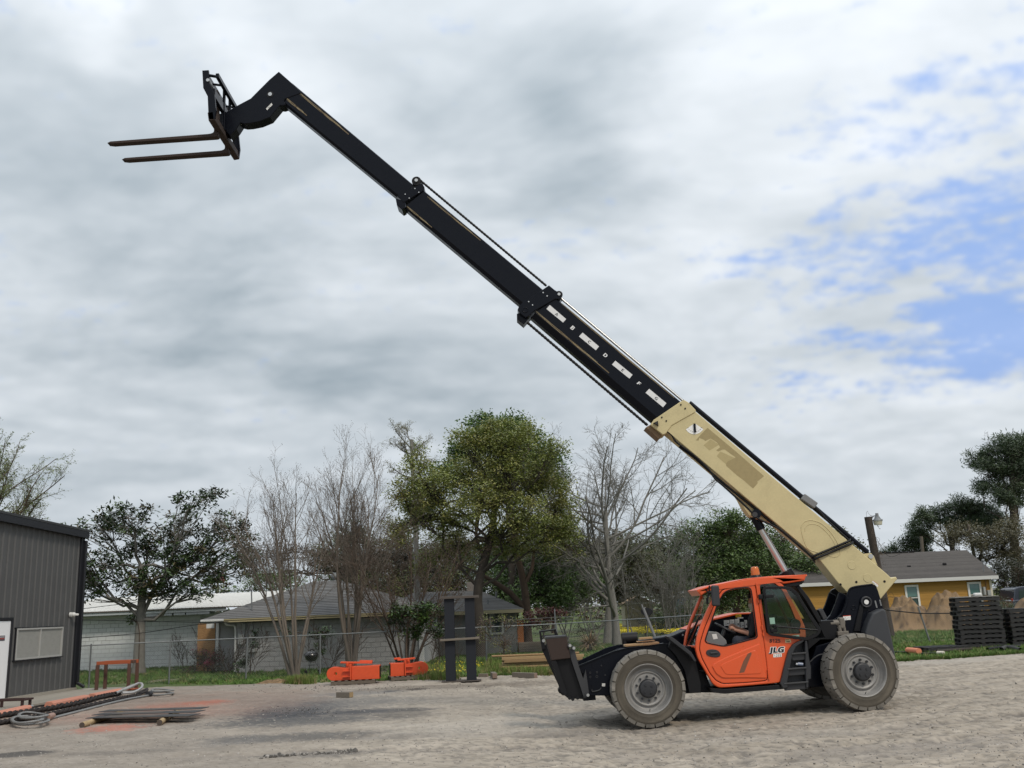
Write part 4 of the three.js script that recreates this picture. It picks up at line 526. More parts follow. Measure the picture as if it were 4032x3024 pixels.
// --- metal workshop on the left: its wall runs from the door to the far corner
const wA = onG(16, 2767), wC = onG(290, 2722), wDir = wC.clone().sub(wA).setY(0), wLen = wDir.length() - 0.1; wDir.normalize();
const wTh = Math.atan2(-wDir.z, wDir.x), wN = V3(Math.sin(wTh), 0, Math.cos(wTh));
function onWall(px, py) { const d = rayDir(px, py), t = wA.clone().sub(eye).dot(wN) / d.dot(wN), p = eye.clone().addScaledVector(d, t).sub(wA); return [p.dot(wDir), p.y]; }
const kW = (x, y) => onWall(x / 2.0735, 2000 + y / 2.0735);
const shop = thing('workshop', 'grey ribbed metal workshop with black trim and white door', 'building', wA.toArray(), wTh);
{
  const xEnd = wLen, x0 = -9, top = x => { const a = kW(650, 240), b = kW(60, 122); return lerp(a[1], b[1], (x - a[0]) / (b[0] - a[0])); };
  const pw = 0.9, prof = [[0, 0], [0.10, 0], [0.125, 0.032], [0.165, 0.032], [0.19, 0], [0.30, 0], [0.40, 0], [0.425, 0.032], [0.465, 0.032], [0.49, 0], [0.60, 0], [0.70, 0], [0.725, 0.032], [0.765, 0.032], [0.79, 0], [0.9, 0]];
  const dR = kW(92, 905), dB = kW(33, 1590), doorX = dR[0], doorTop = dR[1], doorL = doorX - 1.0;
  const [w0, w1, w2, w3] = [[120, 985], [498, 970], [481, 1210], [100, 1245]].map(p => kW(...p));
  for (let x = xEnd; x > x0; x -= pw) {
    const pos = [], uv = [], tri = (a, b, c) => { for (const q of [a, b, c]) { pos.push(...q); uv.push(q[0], q[1]); } };
    for (let i = 0; i < prof.length - 1; i++) {
      const xa = x - pw + prof[i][0], xb = x - pw + prof[i + 1][0], xm = (xa + xb) / 2, inDoor = xm > doorL && xm < doorX;
      const y0 = inDoor ? doorTop : 0.1, ya = top(xa), yb = top(xb), za = prof[i][1], zb = prof[i + 1][1];
      tri([xa, y0, za], [xb, y0, zb], [xb, yb, zb]); tri([xa, y0, za], [xb, yb, zb], [xa, ya, za]);
    }
    const g = new THREE.BufferGeometry(); g.setAttribute('position', new THREE.Float32BufferAttribute(pos, 3)); g.setAttribute('uv', new THREE.Float32BufferAttribute(uv, 2)); g.computeVertexNormals(); part('wall_panel', g, BM.panel, shop);
  }
  const prismX = (pts, z0, z1, m, n) => part(n, prism(pts, z0, z1, 0), m, shop);
  part('end_wall', box(0.05, top(xEnd) - 0.1, 11, xEnd + 0.02, top(xEnd) / 2, -5.55), BM.panel, shop); part('back_wall', box(xEnd - x0, top(0) - 0.1, 0.05, (xEnd + x0) / 2, top(0) / 2, -11), BM.panel, shop);
  prismX([[x0, top(x0) - 0.02], [xEnd + 0.12, top(xEnd + 0.12) - 0.02], [xEnd + 0.12, top(xEnd + 0.12) + 0.2], [x0, top(x0) + 0.2]], 0.02, 0.2, BM.trimBlack, 'eave_gutter'); prismX([[x0, top(x0) + 0.2], [xEnd + 0.12, top(xEnd + 0.12) + 0.2], [xEnd + 0.12, top(xEnd + 0.12) + 0.27], [x0, top(x0) + 0.27]], -11.2, 0.21, mat(0.05, 0.052, 0.055, 0.4, { metalness: 0.3 }), 'roof');
  part('corner_trim', rbox(0.2, top(xEnd) - 0.05, 0.09, 0.01, xEnd - 0.04, top(xEnd) / 2 + 0.02, 0.05), BM.trimBlack, shop); const ds = part('downspout', rbox(0.1, top(xEnd) - 0.4, 0.09, 0.02, xEnd + 0.06, top(xEnd) / 2 + 0.1, 0.13), BM.trimBlack, shop); part('spout_kick', rbox(0.1, 0.09, 0.3, 0.02, xEnd + 0.06, 0.2, 0.24, 0.5), BM.trimBlack, ds);
  part('slab_edge', box(xEnd - x0 + 0.1, 0.14, 0.2, (xEnd + x0) / 2 + 0.05, 0.06, 0.0), BM.concrete, shop);
  const dr = part('door', rbox(0.92, doorTop - 0.18, 0.05, 0.008, doorX - 0.53, (doorTop + 0.06) / 2, 0.02), mat(0.78, 0.79, 0.80, 0.45), shop); part('door_frame', [box(0.07, doorTop, 0.1, doorX - 0.035, doorTop / 2, 0.03), box(0.07, doorTop, 0.1, doorL + 0.035, doorTop / 2, 0.03), box(1.0, 0.07, 0.1, doorX - 0.5, doorTop + 0.003, 0.03)], BM.trimBlack, dr);
  { const a = kW(28, 1042), b = kW(0, 1085); part('door_sticker', quadGeo(V3(a[0] - 0.36, a[1], 0.052), V3(a[0], a[1], 0.052), V3(a[0], b[1], 0.052), V3(a[0] - 0.36, b[1], 0.052)), new THREE.MeshStandardMaterial({ map: canvasTex(128, 48, (x, w, h) => { x.fillStyle = '#4a4750'; x.fillRect(0, 0, w, h); x.fillStyle = '#9a4a44'; x.fillRect(8, 22, 112, 12); x.fillStyle = '#d8d4d4'; for (let i = 0; i < 8; i++) x.fillRect(10 + i * 14, 8, 9, 9); }), roughness: 0.5 }), dr); }
  part('door_knob', new THREE.SphereGeometry(0.035, 10, 8).translate(doorX - 0.85, 1.0, 0.09), M.steel, dr);
  const wx0 = (w0[0] + w3[0]) / 2, wx1 = (w1[0] + w2[0]) / 2, wy1 = (w0[1] + w1[1]) / 2, wy0 = (w2[1] + w3[1]) / 2, ww = wx1 - wx0, wh = wy1 - wy0, cx = (wx0 + wx1) / 2, cy = (wy0 + wy1) / 2;
  const win = part('window', [box(ww, 0.05, 0.07, cx, wy1 - 0.025, 0.06), box(ww, 0.05, 0.07, cx, wy0 + 0.025, 0.06), box(0.05, wh - 0.1, 0.07, wx0 + 0.025, cy, 0.06), box(0.05, wh - 0.1, 0.07, wx1 - 0.025, cy, 0.06), box(0.05, wh - 0.1, 0.05, cx, cy, 0.065)], mat(0.36, 0.36, 0.345, 0.5), shop);
  for (const s of [-1, 1]) part('pane', box(ww / 2 - 0.08, wh - 0.1, 0.012, cx + s * (ww / 4 - 0.01), cy, 0.05), phys(0.31, 0.31, 0.29, 0.5, { clearcoat: 0.15, map: rep(grime, 1.5) }), win);
  part('window_trim', [box(ww + 0.1, 0.03, 0.09, cx, wy0 - 0.018, 0.06), box(0.03, wh + 0.06, 0.06, wx0 - 0.018, cy, 0.05), box(ww + 0.1, 0.025, 0.06, cx, wy1 + 0.015, 0.05)], BM.trimBlack, win);
  const sc = kW(565, 872); const camM = part('security_camera', [new THREE.CylinderGeometry(0.075, 0.08, 0.07, 16).rotateX(1.57).translate(sc[0], sc[1], 0.07), new THREE.SphereGeometry(0.075, 16, 12).translate(sc[0] + 0.02, sc[1], 0.14), rbox(0.08, 0.07, 0.16, 0.025, sc[0] + 0.07, sc[1] - 0.005, 0.2, 0, 0.7)], BM.whitePaint, shop); part('lens', new THREE.CylinderGeometry(0.026, 0.026, 0.02, 12).rotateX(1.57).rotateY(0.7).translate(sc[0] + 0.125, sc[1] - 0.005, 0.265), M.black, camM);
  const walk = new THREE.BoxGeometry(xEnd - x0 + 0.6, 0.06, 1.75, 1, 1, 1).translate((xEnd + x0) / 2 + 0.3, 0.022, 0.98); const sw = setting('sidewalk', walk, BM.concrete); sw.position.copy(wA); sw.rotation.y = wTh;
}
// --- shingle courses on a sloping quad: bottom-left, bottom-right, top-right, top-left
function shingles(parent, bl, br, tr, tl, n, mats, name = 'shingle_course', seed = 1) {
  const r = rng(seed), nrm = br.clone().sub(bl).cross(tl.clone().sub(bl)).normalize(); if (nrm.y < 0) nrm.negate();
  for (let i = 0; i < n; i++) {
    const t0 = i / n, t1 = Math.min(1, (i + 1.25) / n), a = bl.clone().lerp(tl, t0).addScaledVector(nrm, 0.026), b = br.clone().lerp(tr, t0).addScaledVector(nrm, 0.026), c = br.clone().lerp(tr, t1).addScaledVector(nrm, 0.004), d = bl.clone().lerp(tl, t1).addScaledVector(nrm, 0.004), e = a.clone().addScaledVector(nrm, -0.022), f = b.clone().addScaledVector(nrm, -0.022);
    const pos = [], uv = [], L = a.distanceTo(b), o = r() * 3, tri = (q) => q.forEach(([v, x, y]) => { pos.push(...v.toArray()); uv.push(x + o, y); });
    tri([[a, 0, 0], [b, L, 0], [c, L, 0.2]]); tri([[a, 0, 0], [c, L, 0.2], [d, 0, 0.2]]); tri([[e, 0, 0], [f, L, 0], [b, L, 0.03]]); tri([[e, 0, 0], [b, L, 0.03], [a, 0, 0.03]]);
    const g = new THREE.BufferGeometry(); g.setAttribute('position', new THREE.Float32BufferAttribute(pos, 3)); g.setAttribute('uv', new THREE.Float32BufferAttribute(uv, 2)); g.computeVertexNormals(); part(name, g, mats[Math.floor(r() * mats.length)], parent);
  }
}
function blocks(parent, x0, x1, y0, y1, z, mats, seed, skip) {
  const r = rng(seed), bh = 0.2, bw = 0.4, rows = Math.round((y1 - y0) / bh), g = new RoundedBoxGeometry(bw - 0.012, bh - 0.014, 0.12, 1, 0.006); let n = 0;
  part('mortar', box(x1 - x0 - 0.02, y1 - y0 - 0.01, 0.1, (x0 + x1) / 2, (y0 + y1) / 2, z - 0.075), BM.mortar, parent);
  for (let j = 0; j < rows; j++) for (let x = x0 - (j % 2) * bw / 2; x < x1 - 0.02; x += bw) {
    const a = Math.max(x, x0), b = Math.min(x + bw, x1); if (b - a < 0.05) continue; const cx = (a + b) / 2, cy = y0 + (j + 0.5) * bh; if (skip && skip(cx, cy)) continue; if (++n > 295) return;
    const m = part('block', g, mats[Math.floor(r() * mats.length)], parent); m.position.set(cx, cy, z - 0.06 + (r() - 0.5) * 0.004); if (b - a < bw - 0.01) m.scale.x = (b - a) / bw;
  }
}
const hip = (parent, eave, rl, rr, backZ, n, mats, seed) => { // eave: [left, right] front corners; rl, rr ridge ends
  const bl = V3(eave[0].x, eave[0].y, backZ), br = V3(eave[1].x, eave[1].y, backZ);
  shingles(parent, eave[0], eave[1], rr, rl, n, mats, 'shingle_course', seed); shingles(parent, bl, eave[0], rl, rl.clone().add(V3(0, 0, -0.01)), n, mats, 'shingle_course', seed + 1); shingles(parent, eave[1], br, rr.clone().add(V3(0, 0, -0.01)), rr, n, mats, 'shingle_course', seed + 2); shingles(parent, br, bl, rl, rr, Math.round(n / 2), mats, 'shingle_course', seed + 3);
};
// --- grey block house with hipped roof behind the fence
{
  const zw = onG(1250, 2632).z, P = (x, y, z = zw) => atZ(x, y, z), a = P(927, 2650), b = P(1672, 2620), e0 = P(793, 2443, zw + 0.6), e1 = P(1700, 2404, zw + 0.6), ey = (e0.y + e1.y) / 2; e0.y = e1.y = ey;
  const rl = P(1240, 2287, zw - 3.6), rr = P(1335, 2287, zw - 3.6); rr.y = rl.y = (rl.y + rr.y) / 2;
  const h = thing('block_house', 'grey concrete block house with hipped grey shingle roof behind the fence', 'house'); const dz = zw - 7.2;
  const sol = ey - 0.02;
  blocks(h, a.x, b.x, -0.05, Math.floor((sol + 0.05) / 0.2) * 0.2 - 0.05, zw, BM.block, 7);
  part('wall_head', box(b.x - a.x, 0.2, 0.1, (a.x + b.x) / 2, ey - 0.06, zw - 0.08), BM.block[1], h);
  const rx0 = P(843, 2600, zw - 1.4).x; part('recess_wall', box(a.x - rx0 + 0.2, ey, 0.12, (a.x + rx0) / 2 + 0.1, ey / 2, zw - 1.4), BM.block[0], h); part('side_wall', box(0.12, ey, dz - zw + 0.1 < 0 ? zw - dz : 6, a.x + 0.06, ey / 2, (zw + dz) / 2 - 0.14), BM.block[0], h); part('side_wall', box(0.12, ey, zw - dz, b.x - 0.06, ey / 2, (zw + dz) / 2 - 0.14), BM.block[0], h); part('back_wall', box(b.x - a.x - 0.3, ey, 0.12, (a.x + b.x) / 2, ey / 2, dz), BM.block[0], h);
  part('soffit', box(e1.x - e0.x - 0.1, 0.03, e0.z - dz + 0.4, (e0.x + e1.x) / 2, ey - 0.06, (e0.z + dz) / 2 - 0.2), mat(0.3, 0.29, 0.26, 0.8), h);
  part('fascia', [box(e1.x - e0.x - 0.9, 0.15, 0.04, (e0.x + e1.x) / 2 + 0.45, ey - 0.05, e0.z - 0.02)], BM.fascia, h); const gut = part('gutter', rbox(0.95, 0.09, 0.1, 0.02, e0.x + 0.45, ey - 0.03, e0.z + 0.03), BM.whitePaint, h);
  part('downspout', tube([P(885, 2445, zw + 0.5), P(890, 2458, zw + 0.4), P(925, 2466, zw + 0.08), P(927, 2480, zw + 0.06), P(926, 2560, zw + 0.06), P(924, 2645, zw + 0.06)], 0.045, 6, 40), BM.whitePaint, gut);
  hip(h, [e0, e1], rl, rr, dz - 0.5, 22, BM.shingle, 11);
  const Q = (x, y) => P(760 + x / 3.95, 2300 + y / 3.95, zw + 0.05);
  for (const [x0, y0, x1, y1] of [[780, 620, 822, 710], [885, 640, 942, 712], [878, 760, 952, 832], [712, 770, 800, 935], [866, 950, 972, 1056]]) { const p = Q(x0, y0), q = Q(x1, y1); part('meter_box', rbox(q.x - p.x, p.y - q.y, 0.16, 0.015, (p.x + q.x) / 2, (p.y + q.y) / 2, zw + 0.08), BM.box, h); }
  for (const x of [800, 842, 915]) part('conduit', rod(Q(x, 560), Q(x - 4, 960), 0.028, 6), BM.box, h);
  part('roof_mast', [rod(P(992, 2403, zw - 0.2), P(990, 2325, zw - 0.2), 0.028, 8)], BM.galv, h); part('mast_cap', new THREE.CylinderGeometry(0.04, 0.1, 0.1, 10).translate(...P(989, 2318, zw - 0.2).toArray()), BM.galv, h);
  const tv = P(1320, 2270, zw - 3.6); part('turbine_vent', [new THREE.SphereGeometry(0.18, 14, 10).translate(tv.x, tv.y, tv.z), new THREE.CylinderGeometry(0.1, 0.13, 0.3, 12).translate(tv.x, tv.y - 0.25, tv.z)], BM.galv, h);
  part('corner_post', rbox(0.2, ey - 0.1, 0.14, 0.01, P(1664, 2600).x - 0.02, ey / 2, zw + 0.06), BM.whitePaint, h);
  // wooden door in the recess
  const d0 = P(780, 2455, zw - 1.3), d1 = P(843, 2640, zw - 1.3); const dd = part('door', box(d1.x - d0.x, d0.y - 0.02, 0.05, (d0.x + d1.x) / 2, d0.y / 2, zw - 1.3), BM.wood, h); part('door_panel', box((d1.x - d0.x) * 0.45, 0.2, 0.06, lerp(d0.x, d1.x, 0.72), d0.y - 0.12, zw - 1.295), BM.whitePaint, dd); part('door_frame', box(0.12, d0.y, 0.1, d1.x + 0.1, d0.y / 2, zw - 1.3), BM.whitePaint, dd);
}
// --- long white block building further left
{
  const zw = -48, P = (x, y, z = zw) => atZ(x, y, z), a = P(120, 2640), b = P(782, 2630), ey = P(600, 2418).y;
  const h = thing('white_shed_building', 'long white painted block building with low metal roof behind magnolia tree', 'building');
  const rows = Math.floor(ey / 0.2) * 0.2; blocks(h, P(265, 2640).x, b.x, -0.05, rows - 0.05, zw, BM.blockWhite, 9); part('wall_head', box(b.x - a.x, ey - rows + 0.2, 0.1, (a.x + b.x) / 2, (ey + rows) / 2 - 0.04, zw - 0.085), BM.blockWhite[1], h); part('wall_end', box(P(265, 2640).x - a.x, ey, 0.1, (a.x + P(265, 2640).x) / 2, ey / 2, zw - 0.1), BM.blockWhite[1], h);
  part('side_wall', box(0.12, ey, 7, b.x - 0.06, ey / 2, zw - 3.7), BM.blockWhite[0], h);
  const x1 = P(890, 2410, zw + 0.7).x; part('fascia', box(x1 - a.x, 0.16, 0.05, (a.x + x1) / 2, ey + 0.1, zw + 0.7), mat(0.5, 0.54, 0.56, 0.7, { map: grime }), h); part('soffit', box(x1 - a.x, 0.03, 0.8, (a.x + x1) / 2, ey + 0.02, zw + 0.3), mat(0.28, 0.29, 0.30, 0.8), h);
  for (const x of [600, 655, 707, 757, 803]) { const p = P(x, 2420, zw + 0.65); part('rafter_tail', box(0.55, 0.13, 0.8, p.x, ey - 0.04, zw + 0.3), mat(0.33, 0.36, 0.38, 0.7), h); }
  const R0 = V3(a.x, ey + 0.2, zw + 0.75), R1 = V3(x1 + 2.2, ey + 0.2, zw + 0.75); const ribs = []; const n = 60; for (let i = 0; i <= n; i++) { const x = lerp(R0.x, R1.x, i / n); ribs.push(rod(V3(x, ey + 0.215, zw + 0.75), V3(x, ey + 1.05, zw - 7), 0.03, 4)); }
  const rf = part('metal_roof', quadGeo(V3(R0.x, ey + 1.05, zw - 7), V3(R1.x, ey + 1.05, zw - 7), R1, R0), BM.roofWhite, h); part('roof_ribs', ribs, BM.roofWhite, rf, { kind: 'stuff' }); part('roof_edge', box(R1.x - R0.x, 0.05, 0.04, (R0.x + R1.x) / 2, ey + 0.19, zw + 0.76), mat(0.1, 0.08, 0.07, 0.7), rf);
}
// --- second grey house, right of the first
{
  const zw = -47.5, P = (x, y, z = zw) => atZ(x, y, z), a = P(1500, 2560), b = P(2036, 2560), ey = P(1960, 2402, zw + 0.5).y, e0 = V3(a.x - 0.5, ey, zw + 0.5), e1 = P(2063, 2395, zw + 0.5); e1.y = ey; const rr = P(1884, 2324, zw - 4), rl = V3(a.x + 1.2, rr.y, zw - 4);
  const h = thing('grey_bungalow', 'small grey bungalow with dark shingle hip roof beside steel column frame', 'house');
  const wz = zw - 0.06; const wl = P(1932, 2412), wr = P(1976, 2440), wm = (wl.x + wr.x) / 2, wHalf = (wr.x - wl.x) / 2, wTop = wl.y, wBot = wTop - 0.95, grey = mat(0.155, 0.16, 0.155, 0.85, { map: grime });
  part('wall', [box(wm - wHalf - a.x, ey, 0.12, (a.x + wm - wHalf) / 2, ey / 2, wz), box(b.x - wm - wHalf, ey, 0.12, (b.x + wm + wHalf) / 2, ey / 2, wz), box(wHalf * 2, wBot, 0.12, wm, wBot / 2, wz), box(wHalf * 2, ey - wTop, 0.12, wm, (ey + wTop) / 2, wz), box(0.12, ey, 8, b.x - 0.06, ey / 2, zw - 4.1), box(0.12, ey, 8, a.x + 0.06, ey / 2, zw - 4.1)], grey, h);
  const w = part('window', [box(wHalf * 2 + 0.16, 0.09, 0.08, wm, wTop + 0.04, zw + 0.03), box(wHalf * 2 + 0.16, 0.09, 0.08, wm, wBot - 0.04, zw + 0.03), box(0.09, wTop - wBot, 0.08, wm - wHalf - 0.03, (wTop + wBot) / 2, zw + 0.03), box(0.09, wTop - wBot, 0.08, wm + wHalf + 0.03, (wTop + wBot) / 2, zw + 0.03)], mat(0.28, 0.29, 0.27, 0.7), h); part('pane', box(wHalf * 2, wTop - wBot, 0.02, wm, (wTop + wBot) / 2, zw - 0.05), BM.darkGlass, w);
  part('fascia', box(e1.x - e0.x, 0.17, 0.04, (e0.x + e1.x) / 2, ey - 0.07, zw + 0.48), mat(0.36, 0.32, 0.20, 0.7, { map: grime }), h); part('soffit', box(e1.x - e0.x, 0.03, 9, (e0.x + e1.x) / 2, ey - 0.05, zw - 4.1), mat(0.2, 0.2, 0.19, 0.9), h);
  hip(h, [e0, e1], rl, rr, zw - 8.6, 18, BM.shingle, 31);
  part('vent_pipe', [rod(P(1922, 2378, zw - 0.6), P(1922, 2362, zw - 0.6), 0.06, 8)], BM.galv, h); part('chimney', rbox(0.5, 0.6, 0.5, 0.02, ...P(1858, 2315, zw - 4).toArray()), mat(0.3, 0.26, 0.23, 0.9), h); part('vent_pipe', rod(P(1954, 2350, zw - 2), P(1954, 2328, zw - 2), 0.06, 8), BM.galv, h);
  part('gate', box(0.3, 1.5, 0.06, b.x + 0.2, 0.75, zw - 0.3), mat(0.36, 0.13, 0.035, 0.8, { map: woodTex }), h);
}
// --- yellow clapboard house on the right
{
  const zw = -58, g0 = 0.36, P = (x, y, z = zw) => atZ(x, y, z), bR = P(3912, 2380), L = P(3120, 2380).x, e1 = P(3930, 2262, zw + 0.5), ey = P(3720, 2276, zw + 0.5).y; e1.y = ey; const e0 = V3(L - 0.5, ey, zw + 0.5), rr = P(3804, 2166, zw - 4.2), rl = V3(L + 2, rr.y, zw - 4.2);
  const h = thing('yellow_house', 'mustard yellow clapboard house with white windows behind dirt mounds', 'house');
  const wins = [[310, 412, 545], [1283, 365, 1515]].map(([x0, y0, x1]) => { const p = P(3480 + x0 / 3.95, 2200 + y0 / 3.95), q = P(3480 + x1 / 3.95, 2200 + y0 / 3.95); return { x0: p.x, x1: p.x + (q.x - p.x) * 0.92, y1: p.y, y0: p.y - 1.5 }; });
  const bh = 0.135; let i = 0; for (let y = g0; y < ey - 0.12; y += bh, i++) {
    let xs = [[L, bR.x]]; for (const w of wins) if (y + bh > w.y0 && y < w.y1) xs = xs.flatMap(([a, b]) => w.x0 > a && w.x1 < b ? [[a, w.x0], [w.x1, b]] : [[a, b]]);
    for (const [a, b] of xs) part('siding_board', box(b - a, bh + 0.012, 0.022, (a + b) / 2, y + bh / 2, zw + 0.016, -0.10), BM.siding[i % 3], h);
  }
  part('wall', [box(bR.x - L, ey - g0, 0.05, (L + bR.x) / 2, (ey + g0) / 2, zw - 0.16), box(0.1, ey - g0, 8.5, bR.x - 0.08, (ey + g0) / 2, zw - 4.3), box(0.1, ey - g0, 8.5, L + 0.08, (ey + g0) / 2, zw - 4.3)], BM.siding[1], h);
  for (const w of wins) { const cx = (w.x0 + w.x1) / 2, cy = (w.y0 + w.y1) / 2, ww = w.x1 - w.x0, hh = w.y1 - w.y0; const o = part('window', [box(ww, 0.11, 0.07, cx, w.y1 - 0.055, zw + 0.05), box(ww, 0.11, 0.07, cx, w.y0 + 0.055, zw + 0.05), box(0.11, hh - 0.22, 0.07, w.x0 + 0.055, cy, zw + 0.05), box(0.11, hh - 0.22, 0.07, w.x1 - 0.055, cy, zw + 0.05), box(ww - 0.22, 0.05, 0.06, cx, cy, zw + 0.05)], mat(0.66, 0.66, 0.63, 0.6), h); part('upper_pane', box(ww - 0.22, hh / 2 - 0.12, 0.02, cx, cy + hh / 4, zw + 0.03), phys(0.10, 0.19, 0.18, 0.15, { clearcoat: 0.6 }), o); part('lower_pane', box(ww - 0.22, hh / 2 - 0.12, 0.02, cx, cy - hh / 4, zw + 0.01), phys(0.03, 0.06, 0.06, 0.12, { clearcoat: 0.6 }), o); }
  part('corner_board', box(0.12, ey - g0, 0.08, bR.x - 0.02, (ey + g0) / 2, zw + 0.04), mat(0.62, 0.58, 0.46, 0.7), h); part('fascia', box(e1.x - e0.x, 0.2, 0.04, (e0.x + e1.x) / 2, ey - 0.07, zw + 0.5), mat(0.62, 0.62, 0.60, 0.6, { map: grime }), h); part('soffit', box(e1.x - e0.x, 0.03, 9, (e0.x + e1.x) / 2, ey - 0.1, zw - 4), mat(0.5, 0.48, 0.44, 0.9), h);
  hip(h, [e0, e1], rl, rr, zw - 9, 26, BM.shingleBrown, 51); part('ridge_cap', box(rr.x - rl.x - 3.5, 0.07, 0.3, (rr.x + rl.x) / 2 - 1.6, rr.y + 0.05, zw - 4.2), M.black, h);
  for (const [x, y] of [[3579, 2231], [3710, 2237], [3719, 2221]]) { const p = P(x, y, zw - 1.6); part('roof_vent', rbox(0.2, 0.14, 0.16, 0.03, p.x, p.y, p.z), M.black, h); }
  part('roof_mast', rod(P(3874, 2256, zw - 0.2), P(3870, 2206, zw - 0.2), 0.03, 8), BM.galv, h); part('mast_cap', new THREE.CylinderGeometry(0.05, 0.1, 0.1, 10).translate(...P(3870, 2204, zw - 0.2).toArray()), BM.galv, h);
  for (const [x0, y0, x1, y1] of [[1518, 440, 1572, 565], [1585, 490, 1650, 572]]) { const p = P(3480 + x0 / 3.95, 2200 + y0 / 3.95), q = P(3480 + x1 / 3.95, 2200 + y1 / 3.95); part('meter_box', rbox(q.x - p.x, p.y - q.y, 0.2, 0.02, (p.x + q.x) / 2, (p.y + q.y) / 2, zw + 0.13), BM.box, h); } part('conduit', rod(P(3878, 2270, zw + 0.06), P(3884, 2320, zw + 0.06), 0.035, 6), BM.wood, h);
}
// --- garden sheds
function shed(name, label, px0, px1, yTop, yEave, z, wallM, roofM, gable) {
  const a = atZ(px0, yEave, z), b = atZ(px1, yEave, z), ap = atZ((px0 + px1) / 2, yTop, z), g = gh(a.x), s = thing(name, label, 'shed'), w = b.x - a.x, cx = (a.x + b.x) / 2, ey = (a.y + b.y) / 2;
  part('wall', prism([[a.x, g], [b.x, g], [b.x, ey], ...(gable ? [[cx, ap.y - 0.08]] : []), [a.x, ey]], z - 2.6, z, 0), wallM, s);
  if (gable) for (const d of [-1, 1]) { const ex = cx + d * (w / 2 + 0.15), len = Math.hypot(w / 2 + 0.15, ap.y - ey + 0.08), ang = Math.atan2(ap.y - ey + 0.08, w / 2 + 0.15); part('roof_panel', box(len + 0.04, 0.06, 3, (cx + ex) / 2, (ap.y + ey - 0.08) / 2 + 0.03, z - 1.25, 0, 0, -d * ang), roofM, s); } else part('roof_panel', box(w + 0.3, 0.08, 3, cx, ey + 0.3, z - 1.25, 0.2), roofM, s);
  part('door', box(Math.min(0.9, w * 0.5), 1.75, 0.05, cx + w * 0.1, g + 0.9, z + 0.03), wallM, s); part('eave_trim', box(w + 0.1, 0.1, 0.05, cx, ey - 0.02, z + 0.05), BM.whitePaint, s);
}
shed('garden_shed', 'cream garden shed with tan gable roof among the trees', 2459, 2568, 2349, 2374, -70, mat(0.42, 0.38, 0.28, 0.8, { map: grime }), mat(0.32, 0.22, 0.13, 0.8), true);
shed('garden_shed', 'small blue grey shed half hidden behind the hedge', 2678, 2718, 2330, 2346, -72, mat(0.13, 0.18, 0.22, 0.8, { map: grime }), mat(0.33, 0.34, 0.34, 0.7), true);
shed('garden_shed', 'pale green lean-to shed right beside the cab', 2722, 2790, 2312, 2326, -68, mat(0.30, 0.32, 0.27, 0.8, { map: grime }), mat(0.25, 0.26, 0.25, 0.7), false);

// ---------------------------------------------------------------- fences
function chainFence(label, pts, hgt, lean = [], rail = true, wireR = 0.0024) {
  const f = thing('chain_link_fence', label, 'fence'); const wires = [];
  pts.forEach((p, i) => { const l = lean[i] || 0; part('post', rod(V3(p.x, gh(p.x) - 0.1, p.z), V3(p.x + l, gh(p.x) + hgt + 0.05 - Math.abs(l) * 0.3, p.z), 0.03, 8), BM.galv, f); });
  for (let i = 0; i < pts.length - 1; i++) {
    const a = pts[i], b = pts[i + 1], L = a.distanceTo(b), n = Math.round(L / 0.085), at = (s, y) => { const t = s / n; return V3(lerp(a.x, b.x, t), lerp(gh(a.x), gh(b.x), t) + y, lerp(a.z, b.z, t)); };
    if (rail) part('top_rail', rod(at(0, hgt), at(n, hgt), 0.022, 8), BM.galv, f);
    const H = Math.round(hgt / 0.085);
    for (let k = -H; k < n; k++) { const s0 = Math.max(k, 0), s1 = Math.min(k + H, n); if (s1 <= s0) continue; wires.push(rod(at(s0, (s0 - k) * hgt / H), at(s1, (s1 - k) * hgt / H), wireR, 3), rod(at(s0, hgt - (s0 - k) * hgt / H), at(s1, hgt - (s1 - k) * hgt / H), wireR, 3)); }
  }
  part('wire_mesh', wires, BM.wire, f, { kind: 'stuff' }); return f;
}
const fencePts = [[240, 2716], [349, 2709], [665, 2689], [968, 2673], [1260, 2657], [1597, 2638], [1915, 2619], [2200, 2604], [2480, 2592], [2780, 2580]].map(p => onG(...p));
chainFence('galvanized chain link fence running behind the orange fittings', fencePts, 1.42, [0, 0, 0, 0.03, 0, 0, 0.05, -0.03]);
const fenceR = [[3440, 2540], [3664, 2527], [3900, 2512], [4120, 2500]].map(p => onG(...p));
chainFence('sagging chain link fence with leaning post in front of dirt mounds', fenceR, 1.2, [-0.1, -0.26, -0.1, 0], false);
solo('fence_cable', tube([[3492, 2402], [3560, 2409], [3630, 2415], [3720, 2415], [3790, 2413]].map(p => atZ(p[0], p[1], fenceR[1].z + 0.05)), 0.022, 6, 50), M.black, 'black cable strung along the leaning fence before the dirt mounds', 'cable');
for (const [a, b, y, l] of [[[2030, 2440], [2300, 2424], -41, 'upper'], [[2030, 2452], [2300, 2437], -41, 'middle']]) solo('fence_wire', rod(atZ(...a, y), atZ(...b, y), 0.008, 4), BM.wire, `thin ${l} strand of wire above the fence beside red shrub`, 'wire');
{ const p = onG(2199, 2600); solo('fence_stake', rod(V3(p.x, -0.05, -41), V3(p.x, 2.0, -41), 0.03, 6), BM.galv, 'dark steel stake carrying wire strands beside red shrub', 'stake'); }

